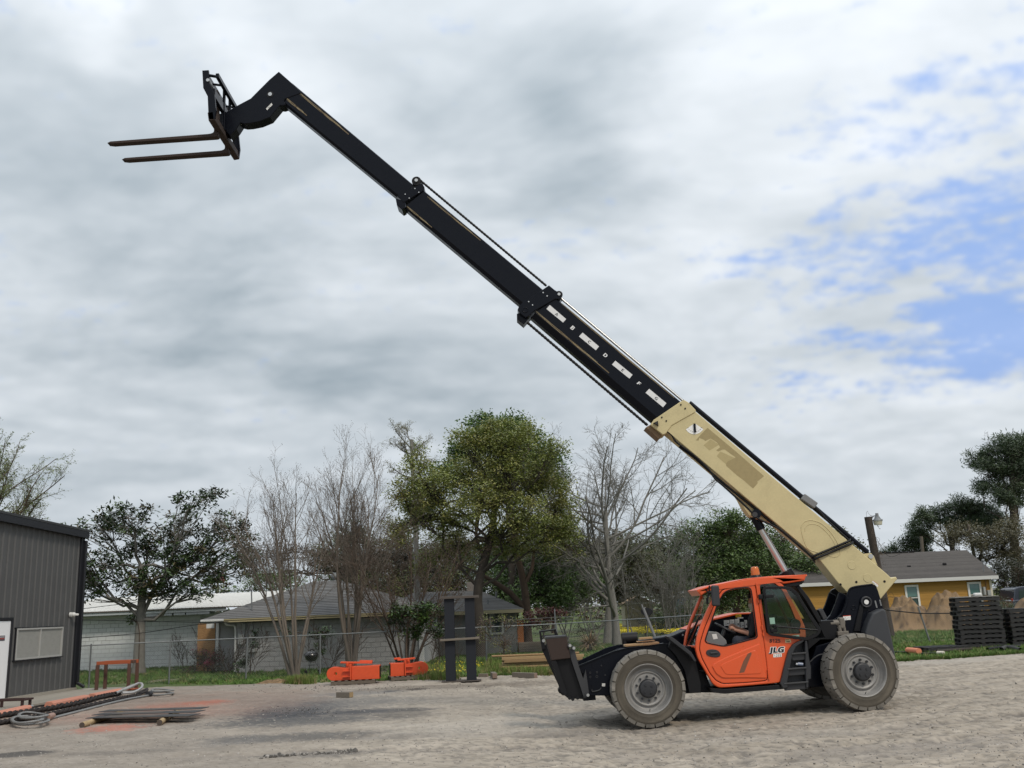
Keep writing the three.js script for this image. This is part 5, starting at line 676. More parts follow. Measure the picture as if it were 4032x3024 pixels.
// ---------------------------------------------------------------- poles and wires
{
  const z = -39, a = atZ(3412, 2036, z), pl = thing('lamp_pole', 'short weathered wood pole with lamp and dead vines behind boom', 'lamp post', [a.x + 0.25, gh(a.x), z]); const H = a.y - gh(a.x), bark = mat(0.07, 0.055, 0.045, 0.95, { map: rep(barkTex, 1, 4), bumpMap: barkTex, bumpScale: 0.02 });
  part('pole', new THREE.CylinderGeometry(0.15, 0.19, H, 14, 6).applyMatrix4(new THREE.Matrix4().makeShear(0, 0, -0.06, 0, 0, 0)).translate(-0.05, H / 2, 0), bark, pl);
  const lp = atZ(3452, 2050, z); const l = V3(lp.x - a.x - 0.25, lp.y - gh(a.x), 0.1); const lamp = part('lamp', [new THREE.LatheGeometry([[0.0, 0.16], [0.1, 0.15], [0.12, 0.08], [0.19, 0.02], [0.2, -0.02]].map(p => new THREE.Vector2(...p)), 18).translate(l.x, l.y, l.z)], BM.galv, pl); part('lens', new THREE.CylinderGeometry(0.18, 0.15, 0.16, 16).translate(l.x, l.y - 0.1, l.z), mat(0.55, 0.52, 0.42, 0.4), lamp); part('photocell', new THREE.CylinderGeometry(0.06, 0.07, 0.14, 10).translate(l.x, l.y + 0.22, l.z), M.grey, lamp);
  part('lamp_arm', tube([V3(-0.15, H - 0.15, 0.1), V3(0.0, H + 0.02, 0.1), V3(0.2, H - 0.02, 0.1), V3(l.x - 0.1, l.y + 0.05, 0.1)], 0.02, 6, 20), M.black, pl);
  const r = rng(77), vines = []; for (let i = 0; i < 46; i++) { let p = V3((r() - 0.4) * 0.3 - 0.1, H * (0.25 + 0.72 * r()), 0.16 * (r() < 0.5 ? 1 : -1)); const pts = [p]; for (let k = 0; k < 5; k++) { p = p.clone().add(V3((r() - 0.42) * 0.3, (r() - 0.6) * 0.4, (r() - 0.5) * 0.2)); pts.push(p); } vines.push(tube(pts, 0.006, 3, 14)); } part('dead_vine', vines, mat(0.12, 0.09, 0.065, 0.9), pl, { kind: 'stuff' });
}
function plainPole(px, py0, py1, px1, z, r, label, arm) { const a = atZ(px, py0, z), b = atZ(px1, py1, z), d = a.clone().sub(b).normalize(), base = b.clone().addScaledVector(d, (gh(b.x) - 0.1 - b.y) / d.y), p = thing('utility_pole', label, 'utility pole'); part('pole', rod(base, a, r, 8, r * 0.8), mat(0.16, 0.135, 0.11, 0.9, { map: rep(barkTex, 1, 4) }), p); if (arm) { part('crossarm', rod(a.clone().add(V3(-arm, -1.2, 0)), a.clone().add(V3(0.1, -1.15, 0)), 0.07, 6), mat(0.1, 0.08, 0.06, 0.9), p); part('transformer', new THREE.CylinderGeometry(0.28, 0.28, 0.9, 12).translate(a.x + 0.4, a.y - 0.2, a.z), mat(0.18, 0.05, 0.05, 0.8), p); } }
plainPole(3811, 2063, 2186, 3835, -72, 0.14, 'bare pale wood pole rising behind the yellow house roof'); plainPole(3627, 2112, 2175, 3633, -76, 0.17, 'short wood pole stub behind the yellow house ridge'); plainPole(757, 2300, 2370, 759, -95, 0.22, 'distant wood pole seen under the magnolia crown'); plainPole(857, 2270, 2362, 858, -95, 0.14, 'distant thin pole with crossarm seen under the magnolia crown', 1.6);
const cable = (pts, z, l, r = 0.012) => solo('overhead_cable', tube(pts.map(p => atZ(p[0], p[1], z)), r, 5, 40), M.black, l, 'cable');
cable([[300, 2440], [560, 2446], [800, 2450], [900, 2448]], -38.2, 'upper service cable crossing in front of the white block building'); cable([[300, 2514], [560, 2492], [760, 2462], [900, 2448]], -38.0, 'lower sagging service cable crossing the white block wall'); cable([[300, 2400], [480, 2378], [700, 2348], [990, 2322]], -38.6, 'service cable running up to the mast on the block house roof'); cable([[3440, 2100], [3500, 2190], [3560, 2175], [3640, 2160]], -60, 'thin wire hanging beside the lamp pole', 0.01);

// ---------------------------------------------------------------- things in the yard
const YM = {
  curbPaint: mat(0.60, 0.26, 0.18, 0.85, { map: rep(grime, 2) }), rope: mat(0.022, 0.017, 0.016, 0.95, { bumpMap: bump3, bumpScale: 0.004 }), wireRope: mat(0.26, 0.26, 0.255, 0.5, { metalness: 0.35, map: rep(grime, 4) }), loop: mat(0.42, 0.42, 0.42, 0.5, { metalness: 0.3 }),
  plate: mat(0.032, 0.029, 0.028, 0.6, { map: rep(grime, 1.5) }), timber: mat(0.48, 0.35, 0.19, 0.85, { map: rep(woodTex, 1, 1) }), timberGrey: mat(0.21, 0.18, 0.145, 0.9, { map: rep(woodTex, 1, 1) }), weld: phys(0.72, 0.085, 0.018, 0.45, { clearcoat: 0.2, map: rep(grime, 1.5) }),
  palletWood: mat(0.16, 0.13, 0.10, 0.9, { map: rep(woodTex, 1, 1) }), palletDark: mat(0.030, 0.030, 0.031, 0.75, { map: rep(woodTex, 1, 1) }), palletDark2: mat(0.045, 0.042, 0.040, 0.75, { map: rep(woodTex, 1, 1) }), beam: mat(0.004, 0.007, 0.014, 0.7, { map: rep(grime, 1) }), steelPlate: mat(0.085, 0.07, 0.06, 0.7, { map: rep(grime, 2) }),
  lumber: [mat(0.42, 0.29, 0.15, 0.85, { map: rep(woodTex, 2, 1) }), mat(0.34, 0.22, 0.11, 0.85, { map: rep(woodTex, 2, 1) }), mat(0.48, 0.36, 0.21, 0.85, { map: rep(woodTex, 2, 1) })], yellowTip: mat(0.5, 0.42, 0.2, 0.85),
};
const put = (px, py) => { const p = onG(px, py); p.y = gh(p.x); return p; };
// --- painted concrete wheel stops beside the workshop walk
function wheelStop(a, b, label) {
  const A = put(...a), B = put(...b), L = A.distanceTo(B), t = thing('wheel_stop', label, 'wheel stop', A.clone().lerp(B, 0.5).toArray(), Math.atan2(-(B.z - A.z), B.x - A.x), 'painted wheel stops along the workshop');
  const g = new THREE.ExtrudeGeometry(new THREE.Shape([[-0.13, 0], [0.13, 0], [0.11, 0.1], [0.07, 0.14], [-0.07, 0.14], [-0.11, 0.1]].map(p => new THREE.Vector2(...p))), { depth: L - 0.02, bevelEnabled: true, bevelThickness: 0.01, bevelSize: 0.01, bevelSegments: 1 }).translate(0, 0, -L / 2 + 0.01).rotateY(Math.PI / 2); part('stop', g, YM.curbPaint, t);
  for (const s of [-1, 1]) part('end_face', prism([[-0.12, 0.005], [0.12, 0.005], [0.1, 0.1], [0.06, 0.135], [-0.06, 0.135], [-0.1, 0.1]], -0.004, 0.004, 0).rotateY(Math.PI / 2).translate(s * (L / 2 + 0.003), 0, 0), YM.curbPaint, t);
}
wheelStop([-110, 2850], [106, 2800], 'salmon painted wheel stop ending beside the low steel rack'); wheelStop([192, 2786], [338, 2757], 'salmon wheel stop with a dark red blotch, between two others'); wheelStop([362, 2752], [470, 2731], 'salmon wheel stop beside the eye loops of the slings');
// --- braided slings
function strands(path, r, R, turns, n, phase = 0) { const c = new THREE.CatmullRomCurve3(path), out = []; for (let s = 0; s < n; s++) { const pts = []; const N = Math.round(turns * 8), jr = rng(Math.round(turns * 100 + s)); for (let i = 0; i <= N; i++) { const t = i / N, p = c.getPoint(t), d = c.getTangent(t), up = V3(0, 1, 0), side = d.clone().cross(up).normalize(), a = phase + t * turns * 6.283 + s * 6.283 / n; pts.push(p.clone().addScaledVector(side, Math.cos(a) * R * (0.8 + 0.5 * jr())).addScaledVector(up, r + R * 0.4 + Math.sin(a) * R * 0.4)); } out.push(new THREE.TubeGeometry(new THREE.CatmullRomCurve3(pts), N * 2, r, 6)); } return out; }
const gpath = list => list.map(p => put(...p));
{
  const s1 = thing('braided_sling', 'thick black braided sling stretched along the wheel stops, grey eye loops at one end', 'sling'); strands(gpath([[-150, 2862], [0, 2828], [150, 2806], [290, 2780], [400, 2752], [470, 2738]]), 0.036, 0.085, 9, 4).forEach(g => part('strand', g, YM.rope, s1));
  const lp = gpath([[462, 2740], [505, 2727], [545, 2716], [558, 2720], [552, 2730], [520, 2738], [480, 2742]]).map((p, i) => p.add(V3(0, [0.1, 0.14, 0.2, 0.2, 0.14, 0.08, 0.1][i], 0))); part('eye_loop', tube(lp, 0.04, 8, 60), YM.loop, s1);
  const s2 = thing('braided_sling', 'second black braided sling lying on the yard side of the first', 'sling'); strands(gpath([[-120, 2880], [30, 2850], [180, 2824], [330, 2792], [470, 2760], [545, 2746]]), 0.034, 0.075, 10, 4, 1).forEach(g => part('strand', g, YM.rope, s2));
  part('eye_loop', tube(gpath([[540, 2746], [565, 2732], [578, 2726], [574, 2736], [550, 2746]]).map(p => p.add(V3(0, 0.1, 0))), 0.04, 8, 40), YM.rope, s2); part('eye_loop', tube(gpath([[455, 2748], [490, 2730], [515, 2718], [522, 2716]]).map(p => p.add(V3(0, 0.13, 0))), 0.04, 8, 30), YM.loop, s2);
  const s3 = thing('wire_rope_sling', 'grey steel wire rope sling with coiled eyes at both ends', 'sling'); strands(gpath([[192, 2836], [285, 2812], [407, 2780], [500, 2758], [586, 2742]]), 0.021, 0.026, 30, 4).forEach(g => part('strand', g, YM.wireRope, s3));
  const eyeLoop = (c, rx, ry, lift, ph) => { const pts = []; for (let i = 0; i <= 24; i++) { const a = ph + i / 24 * 6.283; pts.push(put(c[0] + Math.cos(a) * rx, c[1] + Math.sin(a) * ry).add(V3(0, lift + 0.02 * Math.sin(a * 2), 0))); } return pts; };
  for (const [c, rx, ry, l] of [[[118, 2850], 72, 17, 0.05], [[128, 2843], 56, 11, 0.12], [[105, 2857], 60, 12, 0.1]]) strands(eyeLoop(c, rx, ry, l, 0), 0.018, 0.02, 14, 3).forEach(g => part('eye', g, YM.wireRope, s3));
  for (const [c, rx, ry, l] of [[[633, 2735], 48, 8, 0.02], [[640, 2731], 42, 5, 0.07]]) strands(eyeLoop(c, rx, ry, l, 0), 0.018, 0.02, 14, 3).forEach(g => part('eye', g, YM.wireRope, s3));
  part('ferrule', rod(put(186, 2838).add(V3(0, 0.07, 0)), put(206, 2831).add(V3(0, 0.07, 0)), 0.075, 12), mat(0.3, 0.19, 0.15, 0.6), s3); part('ferrule', rod(put(582, 2743).add(V3(0, 0.07, 0)), put(592, 2741).add(V3(0, 0.07, 0)), 0.08, 12), M.blackGrey, s3);
  const s4 = thing('thin_sling', 'thin dark steel sling with a bright end lying beside the near wheel stop', 'sling'); part('line', tube(gpath([[120, 2796], [150, 2788], [185, 2784], [240, 2780]]).map(p => p.add(V3(0, 0.05, 0))), 0.025, 6, 30), YM.rope, s4); part('end_fitting', rod(put(108, 2797).add(V3(0, 0.07, 0)), put(126, 2793).add(V3(0, 0.07, 0)), 0.045, 10), M.steel, s4);
}
// --- rusty steel stand and low rack
{
  const p = put(458, 2718), t = thing('steel_stand', 'rusty square tube stand with orange top beam before the chain link fence', 'stand', p.toArray(), 0.1), rm = mat(0.10, 0.05, 0.035, 0.85, { map: rep(grime, 3) }), om = mat(0.36, 0.085, 0.03, 0.8, { map: rep(grime, 3) });
  for (const x of [-0.5, 0.5]) for (const z of [-0.2, 0.2]) part('leg', rbox(0.1, 0.82, 0.09, 0.008, x - z * 0.35, 0.42, z), rm, t); for (const x of [-0.5, 0.5]) part('foot', rbox(0.3, 0.03, 0.56, 0.005, x, 0.018, 0), om, t); part('top_beam', rbox(1.06, 0.11, 0.09, 0.008, -0.07, 0.885, 0.2), om, t); part('top_beam', rbox(1.06, 0.11, 0.09, 0.008, 0.07, 0.885, -0.2), om, t); for (const x of [-0.5, 0.5]) part('side_beam', rbox(0.09, 0.1, 0.3, 0.006, x, 0.884, 0), rm, t);
  const q = put(45, 2794), k = thing('low_rack', 'low rusty steel rack on the walk beside the workshop door', 'rack', [q.x, 0.052, q.z], -0.1); part('frame', [rbox(0.95, 0.05, 0.07, 0.006, 0, 0.2, 0.18), rbox(0.95, 0.05, 0.07, 0.006, 0, 0.2, -0.18), rbox(0.06, 0.05, 0.36, 0.006, 0.44, 0.2, 0), rbox(0.06, 0.05, 0.36, 0.006, -0.44, 0.2, 0)], mat(0.045, 0.022, 0.02, 0.8), k); for (const x of [-0.4, 0.4]) for (const z of [-0.17, 0.17]) part('leg', rbox(0.06, 0.18, 0.06, 0.005, x, 0.09, z), mat(0.045, 0.022, 0.02, 0.8), k);
}
// --- steel plates laid on two timbers
{
  const t = (a, b, label) => { const A = put(...a), B = put(...b), o = thing('timber_dunnage', label, 'timber', [0, 0, 0], 0, 'timbers under the steel plates'); part('timber', rod(A.clone().add(V3(0, 0.055, 0)), B.clone().add(V3(0, 0.055, 0)), 0.06, 10), YM.timber, o); const d = A.clone().sub(B).normalize(); part('end_grain', rod(A.clone().add(V3(0, 0.055, 0)), A.clone().addScaledVector(d, 0.004).add(V3(0, 0.055, 0)), 0.058, 10), mat(0.07, 0.055, 0.045, 0.9), o); };
  t([322, 2866], [475, 2816], 'round timber under the ends of the steel plates farther from the small wooden block'); t([628, 2856], [700, 2808], 'round timber under the plate ends nearer the small wooden block');
  const pl = (a, b, w, y, label) => { const A = put(...a), B = put(...b), L = A.distanceTo(B), o = thing('steel_plate', label, 'steel plate', A.clone().lerp(B, 0.5).setY(y).toArray(), Math.atan2(-(B.z - A.z), B.x - A.x)); part('plate', rbox(L, 0.012, w, 0.003, 0, 0, 0), YM.plate, o); part('scale_patch', rbox(L * 0.5, 0.003, w * 0.6, 0.001, -L * 0.1, 0.0085, 0), YM.steelPlate, o); };
  pl([362, 2848], [766, 2840], 0.5, 0.13, 'long dark steel plate on the timbers, nearest to the spray paint'); pl([384, 2838], [788, 2828], 0.5, 0.146, 'long dark steel plate on the timbers, middle of three'); pl([408, 2828], [806, 2817], 0.45, 0.162, 'long dark steel plate on the timbers, farthest from the spray paint');
}
{ const p = put(1357, 2746), t = thing('timber_offcut', 'short squared timber offcut lying alone on the gravel', 'timber', p.toArray(), -0.5); part('timber', rbox(0.44, 0.135, 0.17, 0.01, 0, 0.068, 0), YM.timberGrey, t); part('end_grain', rbox(0.005, 0.122, 0.155, 0.002, 0.22, 0.068, 0), YM.lumber[0], t); }
// --- pallets
function pallet(name, label, pos, turn, w, d, m, m2, group) {
  const t = thing(name, label, 'pallet', pos, turn, group); for (let i = 0; i < 7; i++) part('deck_board', rbox(0.1, 0.018, d, 0.003, -w / 2 + 0.05 + i * (w - 0.1) / 6, 0.121, 0), i % 3 ? m : m2, t); for (const z of [-1, 0, 1]) part('stringer', rbox(w, 0.085, 0.045, 0.004, 0, 0.066, z * (d / 2 - 0.03)), m, t); for (const x of [-1, 0, 1]) part('bottom_board', rbox(0.1, 0.018, d, 0.003, x * (w / 2 - 0.06), 0.0125, 0), m2, t); return t;
}
const fitA = put(1392, 2694), fitB = put(1600, 2680);
pallet('wood_pallet', 'worn wooden pallet carrying the larger orange steel fitting', [fitA.x - 0.02, fitA.y, fitA.z - 0.15], 0.12, 1.35, 0.9, YM.palletWood, YM.timberGrey); pallet('wood_pallet', 'worn wooden pallet in the grass carrying the orange fitting beside the black columns', [fitB.x - 0.05, fitB.y, fitB.z - 0.5], 0.25, 1.1, 0.9, YM.palletWood, YM.timberGrey);
function fitting(label, pos, turn, flip, BL = 0.86) {
  const t = thing('steel_fitting', label, 'steel fitting', pos, turn, 'orange steel fittings on pallets'), F = flip ? -1 : 1, X = p => [p[0] * F, p[1]], W = 0.26;
  const plate = []; for (let i = 0; i <= 14; i++) { const a = Math.PI * (0.5 + i / 14); plate.push([-0.53 + Math.cos(a) * 0.2, 0.2 + Math.sin(a) * 0.2]); } const out = [[0.02, 0.0], [0.02, 0.36], [-0.2, 0.37], ...plate.map(p => [p[0], p[1]]), [-0.3, 0.0]]; const hole = []; for (let i = 0; i < 14; i++) hole.push([-0.46 + Math.cos(i / 14 * 6.283) * 0.05, 0.2 + Math.sin(i / 14 * 6.283) * 0.055]);
  for (const z of [-1, 1]) { const o = out.map(X), h = hole.map(X); part('clevis_plate', prism(flip ? o.reverse() : o, z * 0.17 - 0.03, z * 0.17 + 0.03, 0.006, [h]), YM.weld, t); }
  part('flange_plate', rbox(0.035, 0.46, W * 2 + 0.14, 0.006, 0.02 * F, 0.235, 0), YM.weld, t); part('box_section', rbox(BL, 0.4, W * 2, 0.012, (BL / 2 + 0.04) * F, 0.2, 0), YM.weld, t); part('cap_plate', rbox(BL + 0.12, 0.05, 0.22, 0.006, (BL / 2 - 0.27) * F, 0.50, -0.05, 0, 0, -0.05 * F), YM.weld, t); part('cap_plate', rbox(BL * 0.46, 0.05, 0.16, 0.006, BL * 0.52 * F, 0.525, -0.2, 0, 0, -0.06 * F), YM.weld, t); part('web', rbox(0.16, 0.2, 0.2, 0.006, -0.08 * F, 0.4, -0.05), YM.weld, t); part('lifting_ear', rbox(0.06, 0.1, 0.04, 0.01, -0.1 * F, 0.47, 0.1), YM.weld, t);
  for (const y of [0.1, 0.27]) part('rib', rbox(0.24, 0.02, 0.1, 0.004, -0.11 * F, y, 0.245), YM.weld, t); part('open_end', box(0.006, 0.34, W * 2 - 0.06, (BL + 0.041) * F, 0.2, 0), M.black, t); return t;
}
fitting('larger orange welded steel fitting on a wooden pallet before the crape myrtle', [fitA.x - 0.1, fitA.y + 0.132, fitA.z - 0.15], 0.05, false); fitting('orange welded steel fitting turned away on a pallet beside the black columns', [fitB.x - 0.1, fitB.y + 0.132, fitB.z - 0.5], 0.22, true, 0.44);
// --- frame of two black steel columns
{
  const p = put(1815, 2682), t = thing('column_frame', 'pair of tall black steel columns joined by top, middle and base plates', 'steel frame', p.toArray(), 0.04), H = 2.42; 
  for (const x of [-0.30, 0.33]) { const c = part('column', [rbox(0.3, H, 0.025, 0.004, x, H / 2 + 0.025, 0.17), rbox(0.3, H, 0.025, 0.004, x, H / 2 + 0.025, -0.17), box(0.025, H, 0.31, x + 0.1, H / 2 + 0.025, 0)], YM.beam, t); part('stiffener', box(0.28, 0.02, 0.3, x, 0.72, 0), YM.beam, c); }
  part('top_plate', rbox(1.2, 0.075, 0.55, 0.008, 0.02, H + 0.064, 0), YM.steelPlate, t); part('middle_plank', rbox(1.2, 0.06, 0.14, 0.008, 0.0, 1.24, 0.255, 0, 0, 0.02), YM.timberGrey, t); part('middle_plank', rbox(1.1, 0.05, 0.12, 0.008, 0.05, 1.24, -0.255, 0, 0, 0.02), YM.timberGrey, t); part('base_plate', rbox(1.2, 0.025, 0.22, 0.004, 0.02, 0.013, 0.16), YM.steelPlate, t); part('base_plate', rbox(1.2, 0.025, 0.22, 0.004, 0.02, 0.013, -0.16), YM.steelPlate, t);
}
for (const [px, py, w, h, d, a, l] of [[1903, 2666, 0.12, 0.1, 0.3, 1.2, 'small pale wood offcut beside the base of the black columns'], [1943, 2672, 0.15, 0.16, 0.75, 0.12, 'square weathered timber end between black columns and lumber pile'], [2066, 2672, 0.14, 0.15, 1.0, 0.75, 'long dark timber on the ground before the lumber pile']]) { const p = put(px, py), t = thing('timber_offcut', l, 'timber', [p.x, p.y, p.z - d / 2 * Math.cos(a)], a); part('timber', rbox(w, h, d, 0.008, 0, h / 2, 0), YM.timberGrey, t); part('end_grain', rbox(w * 0.9, h * 0.9, 0.006, 0.002, 0, h / 2, d / 2), mat(0.2, 0.14, 0.11, 0.9), t); }
// --- lumber pile
{
  const base = put(2100, 2640), r = rng(3); const names = ['round pole lying at the bottom of the lumber pile', 'bottom board of the lumber pile facing the yard', 'board in the second layer of the lumber pile', 'round pole in the second layer of the lumber pile', 'dark board in the third layer of the lumber pile', 'round pole in the third layer of the lumber pile', 'fourth layer board of the lumber pile', 'long top board sticking out of the lumber pile'];
  for (const [i, x] of [-1.2, 0.2, 1.3].entries()) { const s = thing('bearer', `crosswise bearer under the lumber pile, ${['at its end toward the black columns', 'under its middle', 'at its end behind the telehandler'][i]}`, 'timber', [base.x + x + 0.35, base.y, base.z - 0.2]); part('timber', rbox(0.1, 0.09, 0.7, 0.006, 0, 0.045, 0), YM.timberGrey, s); part('end_grain', rbox(0.09, 0.08, 0.005, 0.002, 0, 0.045, 0.351), YM.timberGrey, s); }
  [[0.09, 0.10, 0], [0.09, 0.09, 0.22], [0.19, 0.085, 0.02], [0.19, 0.1, -0.2], [0.29, 0.08, 0.2], [0.29, 0.085, 0.0], [0.38, 0.09, 0.12], [0.475, 0.075, 0.05]].forEach(([y, h, z], i) => { const L = i === 7 ? 3.0 : 2.6 + r() * 0.3, cx = base.x + 0.35 + (i === 7 ? -0.25 : (r() - 0.5) * 0.15), o = thing('lumber', names[i], 'lumber', [cx, base.y + y, base.z - 0.2 + z], 0.02, 'stacked lumber'); if (i % 2) part('pole', new THREE.CylinderGeometry(h / 2, h / 2, L, 10).rotateZ(1.5708).translate(0, h / 2, 0), YM.lumber[i % 3], o); else part('board', rbox(L, h, 0.16, 0.006, 0, h / 2, 0), YM.lumber[i % 3], o); part('end_grain', rbox(0.005, h * 0.8, i % 2 ? h * 0.8 : 0.14, 0.002, -L / 2 - 0.001, h / 2, 0), YM.lumber[2], o); });
  const pl = onG(2096, 2566), tp = thing('timber_planter', 'low planter of weathered timbers on the lawn behind the fence', 'planter', [pl.x, 0, pl.z]); for (let i = 0; i < 4; i++) part('timber', rbox(1.3, 0.11, 0.12, 0.01, 0, 0.06 + i * 0.12, 0.3), YM.timberGrey, tp); for (const x of [-0.6, 0.6]) part('side_timber', rbox(0.12, 0.46, 0.6, 0.01, x, 0.235, 0), YM.timberGrey, tp);
}
// --- kettle grill
{
  const p = put(1226, 2652), t = thing('kettle_grill', 'black kettle grill on silver legs before the block house', 'grill', p.toArray(), 0.3), S = 1.05;
  const bowl = part('bowl', new THREE.LatheGeometry([[0.02, 0.42], [0.12, 0.44], [0.21, 0.51], [0.25, 0.6], [0.26, 0.66], [0.272, 0.668], [0.25, 0.675], [0.24, 0.6], [0.0, 0.46]].map(q => new THREE.Vector2(...q)), 24), phys(0.01, 0.01, 0.011, 0.3, { clearcoat: 0.5 }), t); part('lid', new THREE.LatheGeometry([[0.272, 0.672], [0.25, 0.74], [0.16, 0.80], [0, 0.82]].map(q => new THREE.Vector2(...q)), 24).rotateZ(0.02), phys(0.01, 0.01, 0.011, 0.3, { clearcoat: 0.5 }), t); part('handle', tube([V3(-0.06, 0.81, 0), V3(-0.05, 0.87, 0), V3(0.05, 0.87, 0), V3(0.06, 0.81, 0)], 0.015, 6, 16), M.black, t);
  for (const a of [0.3, 2.4, 4.5]) part('leg', rod(V3(Math.cos(a) * 0.14, 0.46, Math.sin(a) * 0.14), V3(Math.cos(a) * 0.3, 0.02, Math.sin(a) * 0.3), 0.016, 8), BM.galv, t); for (const a of [0.3, 2.4]) part('wheel', cylZ(0.07, 0.03, Math.cos(a) * 0.3, 0.07, Math.sin(a) * 0.3, 14), M.black, t); part('ash_pan', new THREE.CylinderGeometry(0.13, 0.12, 0.02, 16).translate(0, 0.3, 0), BM.galv, t);
}
// --- right hand side: pallet stacks, single pallet, poles on the ground
{
  const a = put(3894, 2550), n = 11, W = 1.22, r = rng(8); const proto = pallet('stacked_pallet', 'dark pallet in the tall stack beside the dirt mounds', [a.x, a.y, a.z - 0.5], -0.22, W, 0.95, YM.palletDark, YM.palletDark2, 'dark pallets in the tall stack');
  const nth = ['lowest', 'second from the ground', 'third from the ground', 'fourth from the ground', 'fifth from the ground', 'sixth from the ground', 'seventh from the ground', 'eighth from the ground', 'ninth from the ground', 'topmost']; proto.userData.label = 'dark pallet lowest in the tall stack beside the dirt mounds';
  for (let i = 1; i < n; i++) copyOf(proto, [a.x + (r() - 0.5) * 0.05, a.y + i * 0.1315, a.z - 0.5 + (r() - 0.5) * 0.05], -0.22 + (r() - 0.5) * 0.04, `dark pallet ${nth[i]} in the tall stack beside the dirt mounds`);
  const b = put(4092, 2540), q = rng(12); for (let i = 0; i < 8; i++) copyOf(proto, [b.x + (q() - 0.5) * 0.05, b.y + i * 0.1315, b.z - 0.5 + (q() - 0.5) * 0.05], -0.15 + (q() - 0.5) * 0.04, `dark pallet ${i === 7 ? 'topmost' : nth[i]} in the lower stack before the sand mound`, 'dark pallets in the lower stack');
  const c = put(3705, 2562); pallet('flat_pallet', 'single dark pallet lying on the grass beside the tall stack', [c.x, c.y, c.z], 0.05, 1.2, 1.0, YM.palletDark, YM.palletDark2); const cl = put(3880, 2550); const lid = thing('cover_sheet', 'pale flat board on top of the tall dark pallet stack', 'board', [a.x, a.y + n * 0.1315 + 0.004, a.z - 0.5], -0.22); part('sheet', rbox(1.2, 0.02, 0.9, 0.004, 0, 0.01, 0), mat(0.3, 0.29, 0.27, 0.8, { map: woodTex }), lid); part('lump', rbox(0.22, 0.1, 0.2, 0.04, 0.12, 0.07, 0), BM.whitePaint, lid);
  const rodG = (pts, r, m, n, l, cat, tip) => { const t = thing(n, l, cat); part('shaft', tube(gpath(pts).map(p => p.add(V3(0, r, 0))), r, 8, 30), m, t); if (tip) { const g = gpath(tip.pts).map(p => p.add(V3(0, tip.r, 0))); part('sleeve', rod(g[0], g[1], tip.r, 12), tip.m, t); } };
  rodG([[3500, 2572], [3580, 2573]], 0.03, M.black, 'marker_pole', 'dark pole with salmon sleeve lying in the grass beside the rear wheel', 'pole', { pts: [[3576, 2572], [3620, 2576]], r: 0.085, m: mat(0.62, 0.22, 0.12, 0.7) }); rodG([[3630, 2578], [3690, 2577]], 0.03, M.black, 'marker_pole', 'thin dark pole with white sleeve lying in the grass before the single pallet', 'pole', { pts: [[3692, 2578], [3718, 2578]], r: 0.05, m: mat(0.66, 0.6, 0.52, 0.7) }); rodG([[3690, 2572], [3760, 2566], [3830, 2562]], 0.045, mat(0.045, 0.035, 0.03, 0.9), 'rusty_pipe', 'dark pipe lying in the grass before the pallet stack', 'pipe'); rodG([[3890, 2564], [3950, 2556], [4020, 2551]], 0.05, M.black, 'rubber_hose', 'black rubber hose lying along the edge of the yard', 'hose'); rodG([[3945, 2566], [3965, 2557], [3990, 2560], [4020, 2568]], 0.06, mat(0.04, 0.04, 0.04, 0.7), 'hose_coil', 'bent black hose piece beside the pallet stacks', 'hose');
}
// --- dirt mounds
function mound(name, label, px, py, w, d, h, seed, z) {
  const c = z ? atZ(px, py, z) : put(px, py), nx = 46, nz = 26, pos = [], col = [], uv = [], idx = [], g0 = gh(c.x) - 0.04;
  for (let j = 0; j <= nz; j++) for (let i = 0; i <= nx; i++) { const u = i / nx * 2 - 1, v = j / nz * 2 - 1, rr = Math.sqrt(u * u + v * v), n = fbm(u * 2.2 + seed, v * 2.2, seed, 4), k = fbm(u * 9 + seed, v * 9, seed * 2, 3); let y = h * (rr < 1 ? 0.5 + 0.5 * Math.cos(Math.PI * Math.pow(rr, 0.85)) : 0) * (1 + n * 0.9 + k * 0.22); pos.push(c.x + u * w / 2, g0 + y, c.z + v * d / 2); uv.push(u * w / 4, v * d / 4); const dk = sstep(-0.02, 0.3, k + n * 0.5); col.push(lerp(0.28, 0.11, dk), lerp(0.185, 0.072, dk), lerp(0.10, 0.042, dk)); }
  for (let j = 0; j < nz; j++) for (let i = 0; i < nx; i++) { const a = j * (nx + 1) + i; idx.push(a, a + nx + 1, a + 1, a + 1, a + nx + 1, a + nx + 2); }
  const g = new THREE.BufferGeometry(); g.setAttribute('position', new THREE.Float32BufferAttribute(pos, 3)); g.setAttribute('color', new THREE.Float32BufferAttribute(col, 3)); g.setAttribute('uv', new THREE.Float32BufferAttribute(uv, 2)); g.setIndex(idx); g.computeVertexNormals(); solo(name, g, new THREE.MeshStandardMaterial({ vertexColors: true, map: grain, roughness: 1, bumpMap: bumpTex, bumpScale: 0.05 }), label, 'dirt pile', 'dirt mounds before the yellow house');
}
mound('dirt_mound', 'tan dirt mound before the yellow house nearest the boom tower', 3575, 2478, 3.9, 4.2, 1.45, 3); mound('dirt_mound', 'broad tan dirt mound before the yellow house beside the pallet stack', 3745, 2474, 4.2, 4.4, 1.6, 9); mound('dirt_mound', 'pale sand mound behind the lower pallet stack', 4095, 2456, 5.2, 5, 1.4, 15);
{ const p = onG(1085, 2690), r = rng(2); mound('mulch_heap', 'low heap of dark mulch where the yard meets the lawn', 1085, 2688, 2.0, 0.7, 0.16, 21); }
